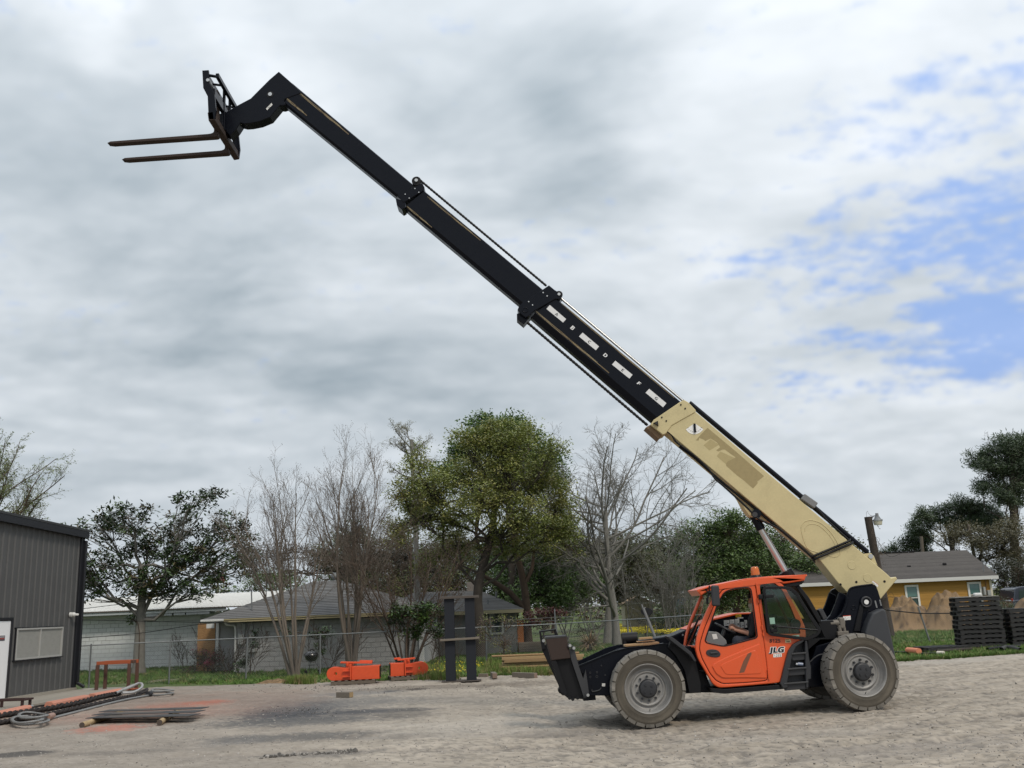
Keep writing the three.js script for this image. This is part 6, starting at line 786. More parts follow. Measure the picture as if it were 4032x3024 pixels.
// --- dark sport utility vehicle parked past the pallets
{
  const p = atZ(3990, 2380, -54), g = gh(p.x), t = thing('parked_car', 'dark blue sport utility vehicle parked past the pallet stacks', 'car', [p.x, g, -54], 0.0), pm = phys(0.012, 0.017, 0.035, 0.25, { clearcoat: 1, clearcoatRoughness: 0.05 });
  part('body', prism(soft([[0, 0.35, 0.1], [0, 0.95, 0.3], [0.12, 1.02, 0.3], [4.3, 0.98, 0.4], [4.75, 0.85, 0.4], [4.8, 0.4, 0.2]], 4, 0.2), -1.9, 0, 0.06, [], 3), pm, t); part('cabin', prism(soft([[0.12, 1.0, 0], [0.28, 1.62, 0.35], [0.6, 1.72, 0.3], [2.4, 1.72, 0.3], [3.3, 1.0, 0.1]], 4, 0.2), -1.78, -0.12, 0.05, [], 3), pm, t);
  for (const q of [[[0.42, 1.06], [0.5, 1.55], [1.25, 1.6], [1.25, 1.06]], [[1.33, 1.06], [1.33, 1.6], [2.3, 1.6], [3.0, 1.06]]]) part('side_window', prism(q, -0.125, -0.1, 0), BM.darkGlass, t); for (const x of [0.85, 3.9]) for (const z of [-0.12, -1.78]) { const w = part('wheel', cylZ(0.36, 0.24, x, 0.36, z, 26), M.black, t); part('rim', cylZ(0.22, 0.26, x, 0.36, z, 18), M.steel, w); } part('tail_lamp', rbox(0.05, 0.3, 0.16, 0.02, 0.03, 0.95, -0.12), mat(0.3, 0.02, 0.02, 0.3), t); part('bumper', rbox(0.2, 0.22, 1.8, 0.06, 0.02, 0.5, -0.95), M.plastic, t);
}
// --- loose stone and asphalt crumbs
{
  const r = rng(41), geo = new THREE.IcosahedronGeometry(1, 0), mk = (n, fn, m, name, label) => { const im = new THREE.InstancedMesh(geo, m, n), o = new THREE.Object3D(), c = new THREE.Color(); for (let i = 0; i < n; i++) { const [x, z, s, k] = fn(); o.position.set(x, gh(x) + yardRelief(x, z) + s * 0.2, z); o.scale.set(s * (0.7 + r() * 0.7), s * (0.4 + r() * 0.4), s * (0.7 + r() * 0.7)); o.rotation.set(r() * 6, r() * 6, r() * 6); o.updateMatrix(); im.setMatrixAt(i, o.matrix); im.setColorAt(i, c.setRGB(k, k * 0.93, k * 0.85)); } im.name = name; im.userData = { label, category: 'gravel', kind: 'stuff' }; im.castShadow = im.receiveShadow = true; scene.add(im); };
  mk(6000, () => { const px = r() * 4400 - 200, py = 2690 + Math.pow(r(), 0.8) * 330, p = onG(px, py); return [p.x, Math.max(p.z, edgeZ(p.x) + 0.1), 0.007 + 0.02 * r() * r() * r(), 0.2 + r() * 0.2]; }, mat(1, 1, 1, 0.95), 'gravel', 'loose gravel and pebbles strewn over the yard');
  mk(420, () => { const t = r(), px = 1030 + t * 380 + (r() - 0.5) * 20, py = 2984 - t * 34 + (r() - 0.5) * 10, p = onG(px, py); return [p.x, p.z, 0.009 + 0.03 * r() * r() * r() + (r() < 0.05 ? 0.025 : 0), r() < 0.25 ? 0.3 : 0.07 + r() * 0.08]; }, mat(1, 1, 1, 0.95), 'asphalt_crumbs', 'row of broken asphalt crumbs on the gravel'); mk(150, () => { const p = onG(1180 + (r() + r() - 1) * 180, 2802 + (r() + r() - 1) * 26); return [p.x, p.z, 0.006 + 0.018 * r() * r(), 0.03 + r() * 0.05]; }, mat(1, 1, 1, 0.95), 'cinders', 'black cinders scattered over the burnt patch');
  mk(260, () => { const p = onG(1500 + (r() + r() - 1) * 700, 2712 + (r() + r() - 1) * 22); return [p.x, Math.max(p.z, edgeZ(p.x) + 0.1), 0.012 + 0.035 * r() * r() * r(), 0.09 + r() * 0.12]; }, mat(1, 1, 1, 0.95), 'clods', 'dark clods and bark scraps along the lawn edge');
}

// ---------------------------------------------------------------- vegetation
class Limbs {
  constructor() { this.p = []; this.n = []; this.u = []; this.i = []; }
  add(pts, rad, sides) {
    const b0 = this.p.length / 3, N = pts.length; let ref = V3(0.31, 0.2, 0.93);
    for (let k = 0; k < N; k++) {
      const d = (k < N - 1 ? pts[k + 1].clone().sub(pts[k]) : pts[k].clone().sub(pts[k - 1])).normalize(), a = d.clone().cross(ref); if (a.lengthSq() < 1e-4) a.set(1, 0, 0); a.normalize(); const b = d.clone().cross(a);
      for (let s = 0; s < sides; s++) { const t = s / sides * 6.2832, c = Math.cos(t), q = Math.sin(t), nx = a.x * c + b.x * q, ny = a.y * c + b.y * q, nz = a.z * c + b.z * q; this.p.push(pts[k].x + nx * rad[k], pts[k].y + ny * rad[k], pts[k].z + nz * rad[k]); this.n.push(nx, ny, nz); this.u.push(s / sides, k * 0.5); }
    }
    for (let k = 0; k < N - 1; k++) for (let s = 0; s < sides; s++) { const s2 = (s + 1) % sides, o = b0 + k * sides; this.i.push(o + s, o + s2, o + sides + s, o + s2, o + sides + s2, o + sides + s); }
  }
  geo() { const g = new THREE.BufferGeometry(); g.setAttribute('position', new THREE.Float32BufferAttribute(this.p, 3)); g.setAttribute('normal', new THREE.Float32BufferAttribute(this.n, 3)); g.setAttribute('uv', new THREE.Float32BufferAttribute(this.u, 2)); g.setIndex(this.i); return g; }
}
class Leaves {
  constructor(seed) { this.p = []; this.c = []; this.r = rng(seed); }
  leaf(x, y, z, L, W, col, vary = 0.35, droop = 0.2) { // a folded pointed blade
    const r = this.r, az = r() * 6.2832, el = (r() - 0.35) * 1.6 - droop, dx = Math.cos(az) * Math.cos(el), dy = Math.sin(el), dz = Math.sin(az) * Math.cos(el), sx = -Math.sin(az), sz = Math.cos(az), tw = (r() - 0.5) * 1.6, ux = sx * Math.cos(tw), uy = Math.sin(tw), uz = sz * Math.cos(tw);
    const m = 0.45, bx = x + dx * L, by = y + dy * L, bz = z + dz * L, mx = x + dx * L * m, my = y + dy * L * m, mz = z + dz * L * m, w = W / 2;
    this.p.push(x, y, z, mx + ux * w, my + uy * w, mz + uz * w, bx, by, bz, x, y, z, bx, by, bz, mx - ux * w, my - uy * w, mz - uz * w);
    const k = 1 - vary / 2 + r() * vary, h = (r() - 0.5) * 0.12; for (let i = 0; i < 6; i++) this.c.push(col[0] * (k + h), col[1] * k, col[2] * (k - h));
  }
  geo() { const g = new THREE.BufferGeometry(); g.setAttribute('position', new THREE.Float32BufferAttribute(this.p, 3)); g.setAttribute('color', new THREE.Float32BufferAttribute(this.c, 3)); g.setAttribute('uv', new THREE.BufferAttribute(new Float32Array(this.p.length / 3 * 2), 2)); g.computeVertexNormals(); return g; }
}
const VM = { leaf: new THREE.MeshPhysicalMaterial({ vertexColors: true, roughness: 0.8, transmission: 0.35, thickness: 0, side: THREE.DoubleSide }), gloss: new THREE.MeshStandardMaterial({ vertexColors: true, roughness: 0.42, side: THREE.DoubleSide }) };
const bark = (r, g, b) => mat(r, g, b, 0.95, { map: rep(barkTex, 1, 0.5) });
const BK = { grey: bark(0.25, 0.24, 0.22), dark: bark(0.07, 0.058, 0.048), brown: bark(0.115, 0.08, 0.058), myrtle: bark(0.24, 0.20, 0.165), pale: bark(0.27, 0.255, 0.23), pine: bark(0.09, 0.07, 0.058) };
function randDir(r) { const a = r() * 6.2832, y = r() * 2 - 1, q = Math.sqrt(1 - y * y); return V3(Math.cos(a) * q, y, Math.sin(a) * q); }
function aside(d, ang, r) { const a = randDir(r).cross(d).normalize(); return d.clone().multiplyScalar(Math.cos(ang)).addScaledVector(a, Math.sin(ang)).normalize(); }
// recursive branching; lv = per level {n, len, ang, jit, up, seg, sides, t0}
function branch(L, tips, r, p, d, len, rad, lv, k) {
  const q = lv[k], pts = [p.clone()], rads = [rad], dir = d.clone(); let x = p.clone(); const end = rad * (q.end ?? 0.45);
  for (let i = 1; i <= q.seg; i++) { dir.addScaledVector(randDir(r), q.jit).add(V3(0, q.up, 0)).normalize(); x = x.clone().addScaledVector(dir, len / q.seg); pts.push(x); rads.push(lerp(rad, end, i / q.seg)); }
  L.add(pts, rads, q.sides); const nx = lv[k + 1];
  if (!nx) { tips.push([x, dir.clone(), pts]); return; }
  for (let i = 0; i < nx.n; i++) { const t = lerp(nx.t0 ?? 0.3, 1, (i + r() * 0.9) / nx.n), f = Math.min(t * q.seg, q.seg - 0.001), a = Math.floor(f), pos = pts[a].clone().lerp(pts[a + 1], f - a), rr = lerp(rads[a], rads[a + 1], f - a), dd = pts[a + 1].clone().sub(pts[a]).normalize(); branch(L, tips, r, pos, aside(dd, nx.ang * (0.6 + r() * 0.8), r), len * nx.len * (1.1 - 0.45 * t) * (0.7 + r() * 0.6), Math.max(rr * (nx.rr ?? 0.6), nx.min ?? 0.005), lv, k + 1); }
}
function bareTree(name, label, base, stems, lv, m, seed, leafFn, group) {
  const r = rng(seed), t = thing(name, label, 'tree', [0, 0, 0], 0, group), T = new Limbs(), B = new Limbs(), tips = []; const lv0 = lv[0];
  for (const s of stems) { const d = V3(s.dx || 0, 1, s.dz || 0).normalize(), pts = [base.clone().add(V3(s.ox || 0, -0.15, s.oz || 0))], rads = [s.r * 1.35], dir = d.clone(); let x = pts[0].clone(); const N = lv0.seg; for (let i = 1; i <= N; i++) { dir.addScaledVector(randDir(r), lv0.jit).add(V3((s.cx || 0) / N, lv0.up, (s.cz || 0) / N)).normalize(); x = x.clone().addScaledVector(dir, s.len / N); pts.push(x); rads.push(s.r * lerp(1, lv0.end ?? 0.35, i / N)); } T.add(pts, rads, lv0.sides);
    const nx = lv[1]; for (let i = 0; i < (s.n ?? nx.n); i++) { const tt = lerp(s.t0 ?? nx.t0, 1, (i + r() * 0.8) / (s.n ?? nx.n)), f = Math.min(tt * N, N - 0.001), a = Math.floor(f), pos = pts[a].clone().lerp(pts[a + 1], f - a), rr = lerp(rads[a], rads[a + 1], f - a); branch(B, tips, r, pos, aside(pts[a + 1].clone().sub(pts[a]).normalize(), nx.ang * (0.6 + r() * 0.8), r), s.len * nx.len * (1.15 - 0.5 * tt) * (0.7 + r() * 0.6), Math.max(rr * (nx.rr ?? 0.6), 0.012), lv, 1); } }
  part('trunk', T.geo(), m, t); const br = part('branches', B.geo(), m, t, { kind: 'stuff' });
  if (leafFn) { const lf = new Leaves(seed + 5); for (const q of tips) leafFn(lf, q, r); part('crown', lf.geo(), VM.leaf, t, { kind: 'stuff' }); } return t;
}
// leafy crown: clumps spread through lobes [px, py, rx, ry] (photo pixels) at depth z, each clump joined to the trunk
function leafyTree(name, label, z, trunkPx, trunkR, lobes, o) {
  const r = rng(o.seed), sc = -z / FOC, t = thing(name, label, o.category || 'tree', [0, 0, 0], 0, o.group), T = new Limbs(), B = new Limbs(), lf = new Leaves(o.seed + 3), dep = o.depth ?? 0.8;
  const tp = trunkPx.map(([x, y]) => atZ(x, y, z)); if (tp[0].y > gh(tp[0].x) - 0.05) tp[0].y = gh(tp[0].x) - 0.1; if (tp.length > 1) { const cv = new THREE.CatmullRomCurve3(tp), n = 10, pts = [], rads = []; for (let i = 0; i <= n; i++) { pts.push(cv.getPoint(i / n)); rads.push(trunkR * (i === 0 ? 1.3 : lerp(1, 0.5, i / n))); } T.add(pts, rads, 9); part('trunk', T.geo(), o.bark || BK.brown, t); tp.cv = pts; }
  const fork = tp.cv ? tp.cv.slice(Math.floor((o.forkAt ?? 0.5) * 10)) : tp;
  lobes.forEach(([px, py, rx, ry]) => {
    const c = atZ(px, py, z), R = V3(rx * sc, ry * sc, (rx + ry) / 2 * sc * dep); c.z += (r() - 0.5) * (o.spread ?? 2.2); const root = fork[Math.floor(r() * fork.length)], jig = root.distanceTo(c) * 0.16, lr = Math.min(trunkR * 0.3, 0.085), limb = [root]; for (const f of [0.2, 0.4, 0.6, 0.8]) limb.push(root.clone().lerp(c, f).add(V3((r() - 0.5) * jig, (r() - 0.65) * jig, (r() - 0.5) * jig))); limb.push(c);
    if (o.limbs !== false) B.add(limb, limb.map((_, i) => lr * (1 - i * 0.14)), 5);
    const nC = Math.max(3, Math.round((o.clumps ?? 26) * (rx * ry) / 10000)), cr = o.clump ?? 0.5;
    for (let i = 0; i < nC; i++) {
      const d = randDir(r), k = Math.pow(r(), 0.42), q = V3(c.x + d.x * R.x * k, c.y + d.y * R.y * k, c.z + d.z * R.z * k); if (q.y < gh(q.x) + 0.15) q.y = gh(q.x) + 0.15 + r() * 0.3;
      if (o.limbs !== false) { const a = limb[3 + Math.floor(r() * 3)], e = a.clone().lerp(q, 0.5).add(V3((r() - 0.5) * 0.3, (r() - 0.6) * 0.3, (r() - 0.5) * 0.3)); B.add([a, e, q], [0.022, 0.015, 0.007], 3); }
      const col = o.cols[Math.floor(r() * o.cols.length)], cs = cr * (0.6 + r() * 0.8), nl = o.per ?? 40;
      for (let j = 0; j < nl; j++) { const e = randDir(r), s = Math.pow(r(), 0.5) * cs; lf.leaf(q.x + e.x * s, q.y + e.y * s * 0.75, q.z + e.z * s, o.size * (0.5 + r() * 1.0), o.size * (o.wide ?? 0.5), col, o.vary ?? 0.45, o.droop ?? 0.15); }
    }
  });
  if (B.p.length) part('branches', B.geo(), o.bark || BK.brown, t, { kind: 'stuff' }); part('crown', lf.geo(), o.gloss ? VM.gloss : VM.leaf, t, { kind: 'stuff' }); return t;
}
const GREEN = [[0.05, 0.095, 0.022], [0.038, 0.075, 0.018], [0.065, 0.11, 0.026]], OLIVE = [[0.215, 0.25, 0.05], [0.175, 0.21, 0.042], [0.265, 0.26, 0.06]], DARK = [[0.022, 0.042, 0.015], [0.03, 0.055, 0.018], [0.018, 0.032, 0.013]], LIME = [[0.10, 0.16, 0.028], [0.08, 0.13, 0.025]], BROWN = [[0.12, 0.075, 0.045], [0.09, 0.06, 0.04], [0.14, 0.10, 0.06]], PINE = [[0.042, 0.075, 0.034], [0.055, 0.092, 0.04], [0.068, 0.10, 0.044]];
// --- magnolia
leafyTree('magnolia_tree', 'dark glossy magnolia tree with pale trunk before the white block building', -43, [[545, 2642], [548, 2560], [552, 2480], [556, 2400], [560, 2320], [555, 2230]], 0.27, [[400, 2075, 120, 55], [300, 2150, 70, 80], [340, 2230, 75, 60], [540, 2050, 130, 60], [560, 2150, 140, 80], [690, 2080, 110, 70], [800, 1990, 80, 50], [835, 1940, 70, 25], [870, 2070, 100, 70], [770, 2160, 120, 80], [930, 2130, 70, 80], [700, 2240, 150, 65], [450, 2230, 110, 70], [380, 2330, 90, 45], [300, 2290, 50, 60], [890, 2250, 90, 80], [560, 2310, 110, 60], [800, 2320, 100, 45], [640, 2330, 90, 40], [960, 2200, 40, 60]], { seed: 11, bark: BK.pale, cols: [[0.034, 0.06, 0.02], [0.046, 0.08, 0.026], [0.026, 0.045, 0.016], [0.065, 0.10, 0.036], [0.08, 0.065, 0.03]], size: 0.21, wide: 0.42, clumps: 52, clump: 0.30, per: 23, gloss: true, forkAt: 0.55, vary: 0.6, spread: 2.6 });
leafyTree('magnolia_sprout', 'tuft of leaves sprouting from the magnolia trunk', -42.75, [[552, 2500], [545, 2460], [530, 2440]], 0.02, [[524, 2440, 24, 22]], { seed: 12, category: 'shrub', cols: DARK.concat(GREEN), size: 0.17, wide: 0.4, clumps: 120, clump: 0.2, per: 18, gloss: true, spread: 0.2 });
// --- crape myrtles: many stems, fine bare twigs with seed heads
const pods = (lf, [x, d, pts], r) => { for (let i = 0; i < 3; i++) lf.leaf(x.x + (r() - 0.5) * 0.12, x.y + (r() - 0.3) * 0.1, x.z + (r() - 0.5) * 0.12, 0.035, 0.03, [0.09, 0.065, 0.05]); };
const myrtleLv = [{ seg: 9, jit: 0.085, up: 0.02, sides: 6, end: 0.22 }, { n: 11, t0: 0.42, len: 0.32, ang: 0.5, jit: 0.13, up: 0.075, seg: 5, sides: 4, rr: 0.5 }, { n: 6, t0: 0.25, len: 0.46, ang: 0.5, jit: 0.14, up: 0.06, seg: 4, sides: 3, rr: 0.6 }, { n: 4, t0: 0.35, len: 0.5, ang: 0.55, jit: 0.18, up: 0.05, seg: 3, sides: 3, min: 0.005 }];
function myrtle(label, px, py, H, stems, spread, m, seed, lv = myrtleLv, lean = 0) { const b = onG(px, py), r = rng(seed), st = []; for (let i = 0; i < stems; i++) { const a = i / stems * 6.283 + r(), s = spread * (0.35 + r() * 0.75); st.push({ dx: Math.cos(a) * s + lean, dz: Math.sin(a) * s * 0.8, ox: Math.cos(a) * 0.16 * r(), oz: Math.sin(a) * 0.12 * r(), r: 0.042 + r() * 0.04, len: H * (0.72 + 0.3 * r()), cx: Math.cos(a) * 0.15 }); } return bareTree('crape_myrtle', label, b, st, lv, m, seed, pods, 'crape myrtles behind the fence'); }
myrtle('bare crape myrtle with many stems beside the kettle grill', 1162, 2661, 6.9, 9, 0.22, BK.myrtle, 21, myrtleLv, -0.06); myrtle('tall bare crape myrtle rising behind the larger orange fitting', 1388, 2640, 7.8, 12, 0.17, BK.myrtle, 25, myrtleLv, 0.04);
const bushLv = [{ seg: 6, jit: 0.07, up: 0.0, sides: 5, end: 0.3 }, { n: 9, t0: 0.2, len: 0.42, ang: 0.6, jit: 0.14, up: 0.04, seg: 4, sides: 3, rr: 0.6 }, { n: 6, t0: 0.2, len: 0.5, ang: 0.6, jit: 0.2, up: 0.03, seg: 3, sides: 3, rr: 0.6 }, { n: 4, t0: 0.3, len: 0.5, ang: 0.6, jit: 0.2, up: 0.02, seg: 2, sides: 3, min: 0.006 }];
{ const b = onG(1601, 2634), r = rng(31), st = []; for (let i = 0; i < 9; i++) { const a = i / 9 * 6.283, s = 0.2 + r() * 0.4; st.push({ dx: Math.cos(a) * s, dz: Math.sin(a) * s, ox: Math.cos(a) * 0.2, oz: Math.sin(a) * 0.15, r: 0.03 + r() * 0.03, len: 3.4 + r() * 2 }); } bareTree('crape_myrtle', 'dense twiggy crape myrtle with ivy bush at its foot beside the black columns', b, st, bushLv, BK.brown, 31, pods, 'crape myrtles behind the fence'); }
leafyTree('evergreen_bush', 'dark evergreen bush wrapped round the stems beside the black columns', -36.3, [[1601, 2630], [1600, 2540], [1605, 2450]], 0.05, [[1600, 2410, 65, 40], [1660, 2430, 60, 45], [1555, 2440, 45, 35], [1700, 2420, 45, 45], [1630, 2480, 60, 30], [1720, 2470, 30, 40]], { seed: 33, category: 'bush', cols: DARK.concat(GREEN), size: 0.13, wide: 0.5, clumps: 60, clump: 0.28, per: 34, gloss: true, spread: 0.8 });
for (const [px, z, H, s, l] of [[745, -46.5, 1.5, 201, 'dry leafless vine tangle against the white block building'], [925, -38.9, 1.7, 203, 'dry leafless vine tangle at the corner of the block house'], [1330, -38.6, 1.9, 205, 'dry leafless shrub against the block wall between the two crape myrtles'], [1740, -38.2, 1.8, 207, 'dry leafless shrub beside the white corner post']]) { const b = atZ(px, 2600, z).setY(0), r = rng(s), st = []; for (let i = 0; i < 7; i++) st.push({ dx: (r() - 0.5) * 1.2, dz: (r() - 0.5) * 0.3, ox: (r() - 0.5) * 1.6, oz: (r() - 0.5) * 0.3, r: 0.012, len: H * (0.6 + r() * 0.5) }); bareTree('dry_vine', l, b, st, bushLv.slice(0, 3), BK.brown, s, null); }
// --- oaks with fresh sparse leaf
leafyTree('oak_tree', 'big oak with sparse olive spring leaves behind the black columns', -45, [[1892, 2560], [1888, 2450], [1880, 2350], [1893, 2260], [1925, 2150], [1945, 2030], [1950, 1900]], 0.27, [[1690, 1920, 120, 100], [1840, 1850, 140, 110], [2000, 1850, 140, 120], [2120, 1910, 100, 110], [1750, 2050, 130, 90], [2060, 2040, 120, 90], [1900, 2000, 150, 90], [2000, 1750, 120, 70], [1640, 2030, 70, 70], [2150, 2080, 90, 80], [1880, 1740, 100, 60], [2160, 1800, 70, 70], [1980, 2140, 140, 60], [1780, 2150, 100, 60], [1600, 1960, 70, 60], [1640, 1800, 50, 50], [2210, 1960, 70, 90], [1570, 2090, 70, 60], [2230, 2080, 80, 60], [1690, 2210, 90, 50], [1930, 1690, 50, 40], [2080, 1690, 50, 45]], { seed: 41, bark: BK.dark, cols: OLIVE, size: 0.125, wide: 0.6, clumps: 58, clump: 0.5, per: 54, spread: 4, forkAt: 0.4 });
leafyTree('oak_tree', 'dense bright green oak crown rising above the olive oak', -57, [[2020, 2500], [2015, 2200], [2000, 1900]], 0.35, [[1950, 1725, 150, 75], [2070, 1770, 130, 90], [1840, 1790, 90, 60], [2150, 1850, 90, 90], [1900, 1665, 70, 40], [2010, 1690, 80, 45], [1640, 1960, 80, 70], [2000, 1870, 160, 90], [2050, 2230, 120, 90], [2180, 2190, 120, 90], [2260, 2290, 120, 80], [2120, 2340, 140, 60], [1760, 1880, 80, 60]], { seed: 43, bark: BK.dark, cols: [[0.085, 0.16, 0.03], [0.07, 0.13, 0.026], [0.11, 0.19, 0.038]], size: 0.19, wide: 0.6, clumps: 95, clump: 0.65, per: 46, spread: 3 });
{ const t = leafyTree('leaning_oak', 'oak with a thick leaning dead limb beside the bungalow roof', -49, [[2080, 2560], [2075, 2430], [2068, 2330], [2045, 2220], [2020, 2130], [2060, 2040]], 0.24, [[2040, 2120, 110, 70], [2180, 2060, 90, 80], [2230, 2160, 90, 70], [2130, 2150, 80, 60]], { seed: 45, bark: BK.brown, cols: OLIVE, size: 0.13, clumps: 50, clump: 0.5, per: 34, spread: 2 }); const L = new Limbs(); L.add([atZ(2070, 2400, -49), atZ(2010, 2335, -49), atZ(1960, 2300, -48.8), atZ(1905, 2268, -48.6)], [0.16, 0.15, 0.13, 0.1], 7); L.add([atZ(2072, 2290, -49), atZ(2095, 2240, -49), atZ(2105, 2160, -49.3)], [0.12, 0.1, 0.07], 6); part('dead_limb', L.geo(), BK.brown, t); }
const oakLv = [{ seg: 7, jit: 0.06, up: 0.02, sides: 8, end: 0.4 }, { n: 10, t0: 0.30, len: 0.84, ang: 1.08, jit: 0.15, up: 0.06, seg: 7, sides: 5, rr: 0.5 }, { n: 6, t0: 0.25, len: 0.46, ang: 0.75, jit: 0.22, up: 0.03, seg: 5, sides: 4, rr: 0.55 }, { n: 7, t0: 0.15, len: 0.46, ang: 0.8, jit: 0.26, up: 0.03, seg: 4, sides: 3, rr: 0.55 }, { n: 6, t0: 0.15, len: 0.5, ang: 0.8, jit: 0.3, up: 0.02, seg: 3, sides: 3, min: 0.008 }];
bareTree('bare_tree', 'wide bare grey tree standing behind the telehandler frame', atZ(2428, 2524, -50).setY(0), [{ r: 0.23, len: 7.3, dx: 0.0, n: 22, t0: 0.22 }], oakLv, BK.grey, 52); bareTree('bare_tree', 'second bare trunk with dark bark close behind the wide grey tree', atZ(2392, 2520, -52).setY(0), [{ r: 0.24, len: 7.2, dx: 0.08, n: 8, t0: 0.5 }], oakLv, BK.grey, 57);
bareTree('bare_tree', 'tall bare tree with tiny pale buds high above the olive oak', atZ(1650, 2520, -50).setY(0), [{ r: 0.2, len: 11.3, n: 8, t0: 0.78, dx: -0.01 }], [{ ...oakLv[0], jit: 0.03 }, { ...oakLv[1], len: 0.16 }, { ...oakLv[2], len: 0.6 }, { ...oakLv[3], n: 5 }, { ...oakLv[4], n: 4 }], BK.grey, 61, (lf, [x], r) => { for (let i = 0; i < 3; i++) lf.leaf(x.x + (r() - 0.5) * 0.2, x.y + (r() - 0.5) * 0.2, x.z + (r() - 0.5) * 0.2, 0.06, 0.04, [0.2, 0.19, 0.06]); });
// light green feathery tree behind the workshop
bareTree('cypress_tree', 'feathery pale green tree rising behind the grey workshop', atZ(-60, 2520, -50).setY(0), [{ r: 0.26, len: 10.3, dx: 0.0, n: 34, t0: 0.25 }], [{ ...oakLv[0], jit: 0.03 }, { n: 22, t0: 0.3, len: 0.46, ang: 0.75, jit: 0.08, up: 0.05, seg: 6, sides: 4, rr: 0.34 }, { n: 9, t0: 0.15, len: 0.34, ang: 0.6, jit: 0.12, up: 0.02, seg: 4, sides: 3, rr: 0.5 }, { n: 6, t0: 0.15, len: 0.45, ang: 0.7, jit: 0.2, up: 0.0, seg: 3, sides: 3, min: 0.006 }], BK.brown, 71, (lf, [x, d, pts], r) => { for (let i = 0; i < 9; i++) { const a = pts[Math.floor(r() * pts.length)]; lf.leaf(a.x + (r() - 0.5) * 0.16, a.y + (r() - 0.5) * 0.12, a.z + (r() - 0.5) * 0.16, 0.12, 0.045, [0.19, 0.23, 0.085]); } });
// --- woods behind the houses and the cab
leafyTree('broadleaf_tree', 'full green tree right behind the cab and boom', -62, [[2900, 2450], [2900, 2200]], 0.25, [[2850, 2065, 100, 55], [2760, 2130, 110, 80], [2960, 2120, 110, 80], [2880, 2220, 170, 90], [3060, 2200, 100, 80], [2720, 2260, 120, 60], [3150, 2260, 80, 80], [3000, 2310, 140, 70], [2820, 2320, 120, 60]], { seed: 81, cols: [[0.095, 0.165, 0.034], [0.075, 0.135, 0.03], [0.125, 0.185, 0.044]], size: 0.18, wide: 0.6, clumps: 110, clump: 0.55, per: 48, spread: 4 });
leafyTree('broadleaf_tree', 'dark green tree mass behind the bare grey tree and cream shed', -66, [[2400, 2450], [2400, 2250]], 0.22, [[2350, 2260, 110, 100], [2480, 2210, 110, 100], [2580, 2260, 100, 100], [2300, 2180, 80, 60], [2430, 2330, 120, 50], [2640, 2290, 80, 90], [2250, 2370, 80, 40]], { seed: 83, cols: [[0.10, 0.12, 0.038], [0.08, 0.10, 0.032], [0.12, 0.115, 0.045]], size: 0.17, wide: 0.55, clumps: 100, clump: 0.55, per: 44, spread: 4 });
for (const [px, H, s, l] of [[2560, 5.2, 85, 'thin bare sapling thicket left of the cream shed'], [2700, 5.6, 87, 'bare grey thicket behind the hedge beside the cab'], [2280, 5.0, 89, 'bare grey thicket beside the wide grey tree']]) { const b = atZ(px, 2480, -58).setY(0), r = rng(s), st = []; for (let i = 0; i < 8; i++) st.push({ dx: (r() - 0.5) * 0.8, dz: (r() - 0.5) * 0.8, ox: (r() - 0.5) * 2.4, oz: (r() - 0.5) * 1.5, r: 0.04, len: H * (0.6 + r() * 0.5) }); bareTree('bare_thicket', l, b, st, bushLv, BK.grey, s, null); }
leafyTree('brown_thicket_tree', 'rusty brown budding tree behind the block house roof', -62, [[1100, 2450], [1110, 2250]], 0.2, [[1000, 2200, 90, 45], [1120, 2185, 120, 45], [1250, 2195, 100, 50], [1050, 2260, 120, 50], [1350, 2230, 90, 60], [1480, 2180, 110, 70], [1600, 2200, 120, 80], [1700, 2250, 110, 70]], { seed: 91, cols: BROWN.concat([[0.06, 0.055, 0.03]]), size: 0.13, wide: 0.45, clumps: 100, clump: 0.5, per: 44, spread: 4, bark: BK.dark });
leafyTree('lime_bush', 'bright yellow green bush behind the block house roof', -58, [[1060, 2450], [1060, 2330]], 0.1, [[1060, 2290, 110, 50], [980, 2310, 60, 40], [1150, 2300, 70, 40], [900, 2330, 60, 25]], { seed: 93, category: 'bush', cols: LIME, size: 0.14, wide: 0.5, clumps: 80, clump: 0.45, per: 34, spread: 2 });
leafyTree('broadleaf_tree', 'dark tree filling the gap between the two grey houses', -60, [[1600, 2450], [1600, 2300]], 0.2, [[1560, 2290, 80, 40], [1460, 2290, 90, 50], [1650, 2300, 90, 50], [1750, 2290, 90, 50], [1850, 2250, 90, 60]], { seed: 95, cols: DARK.concat(OLIVE), size: 0.15, clumps: 60, clump: 0.5, per: 34, spread: 2 });
leafyTree('red_shrub', 'dark red leaved shrub behind the fence wires', -46, [[2140, 2540], [2140, 2460]], 0.06, [[2110, 2420, 45, 28], [2165, 2420, 45, 26], [2200, 2415, 30, 20], [2080, 2440, 30, 30], [2130, 2460, 60, 30]], { seed: 97, category: 'shrub', cols: [[0.10, 0.016, 0.02], [0.07, 0.012, 0.016], [0.13, 0.03, 0.025]], size: 0.11, wide: 0.45, clumps: 110, clump: 0.3, per: 34, spread: 0.8, bark: BK.dark });
leafyTree('vine_shrub', 'tangled olive vine shrub climbing the fence beside the black columns', -37.3, [[1980, 2612], [1985, 2540]], 0.03, [[1925, 2450, 40, 28], [1990, 2445, 55, 22], [2050, 2450, 30, 18], [1985, 2530, 55, 45], [1900, 2490, 25, 35], [2000, 2590, 60, 25]], { seed: 99, category: 'shrub', cols: OLIVE.concat(BROWN), size: 0.07, wide: 0.5, clumps: 70, clump: 0.26, per: 26, spread: 0.5, bark: BK.brown });
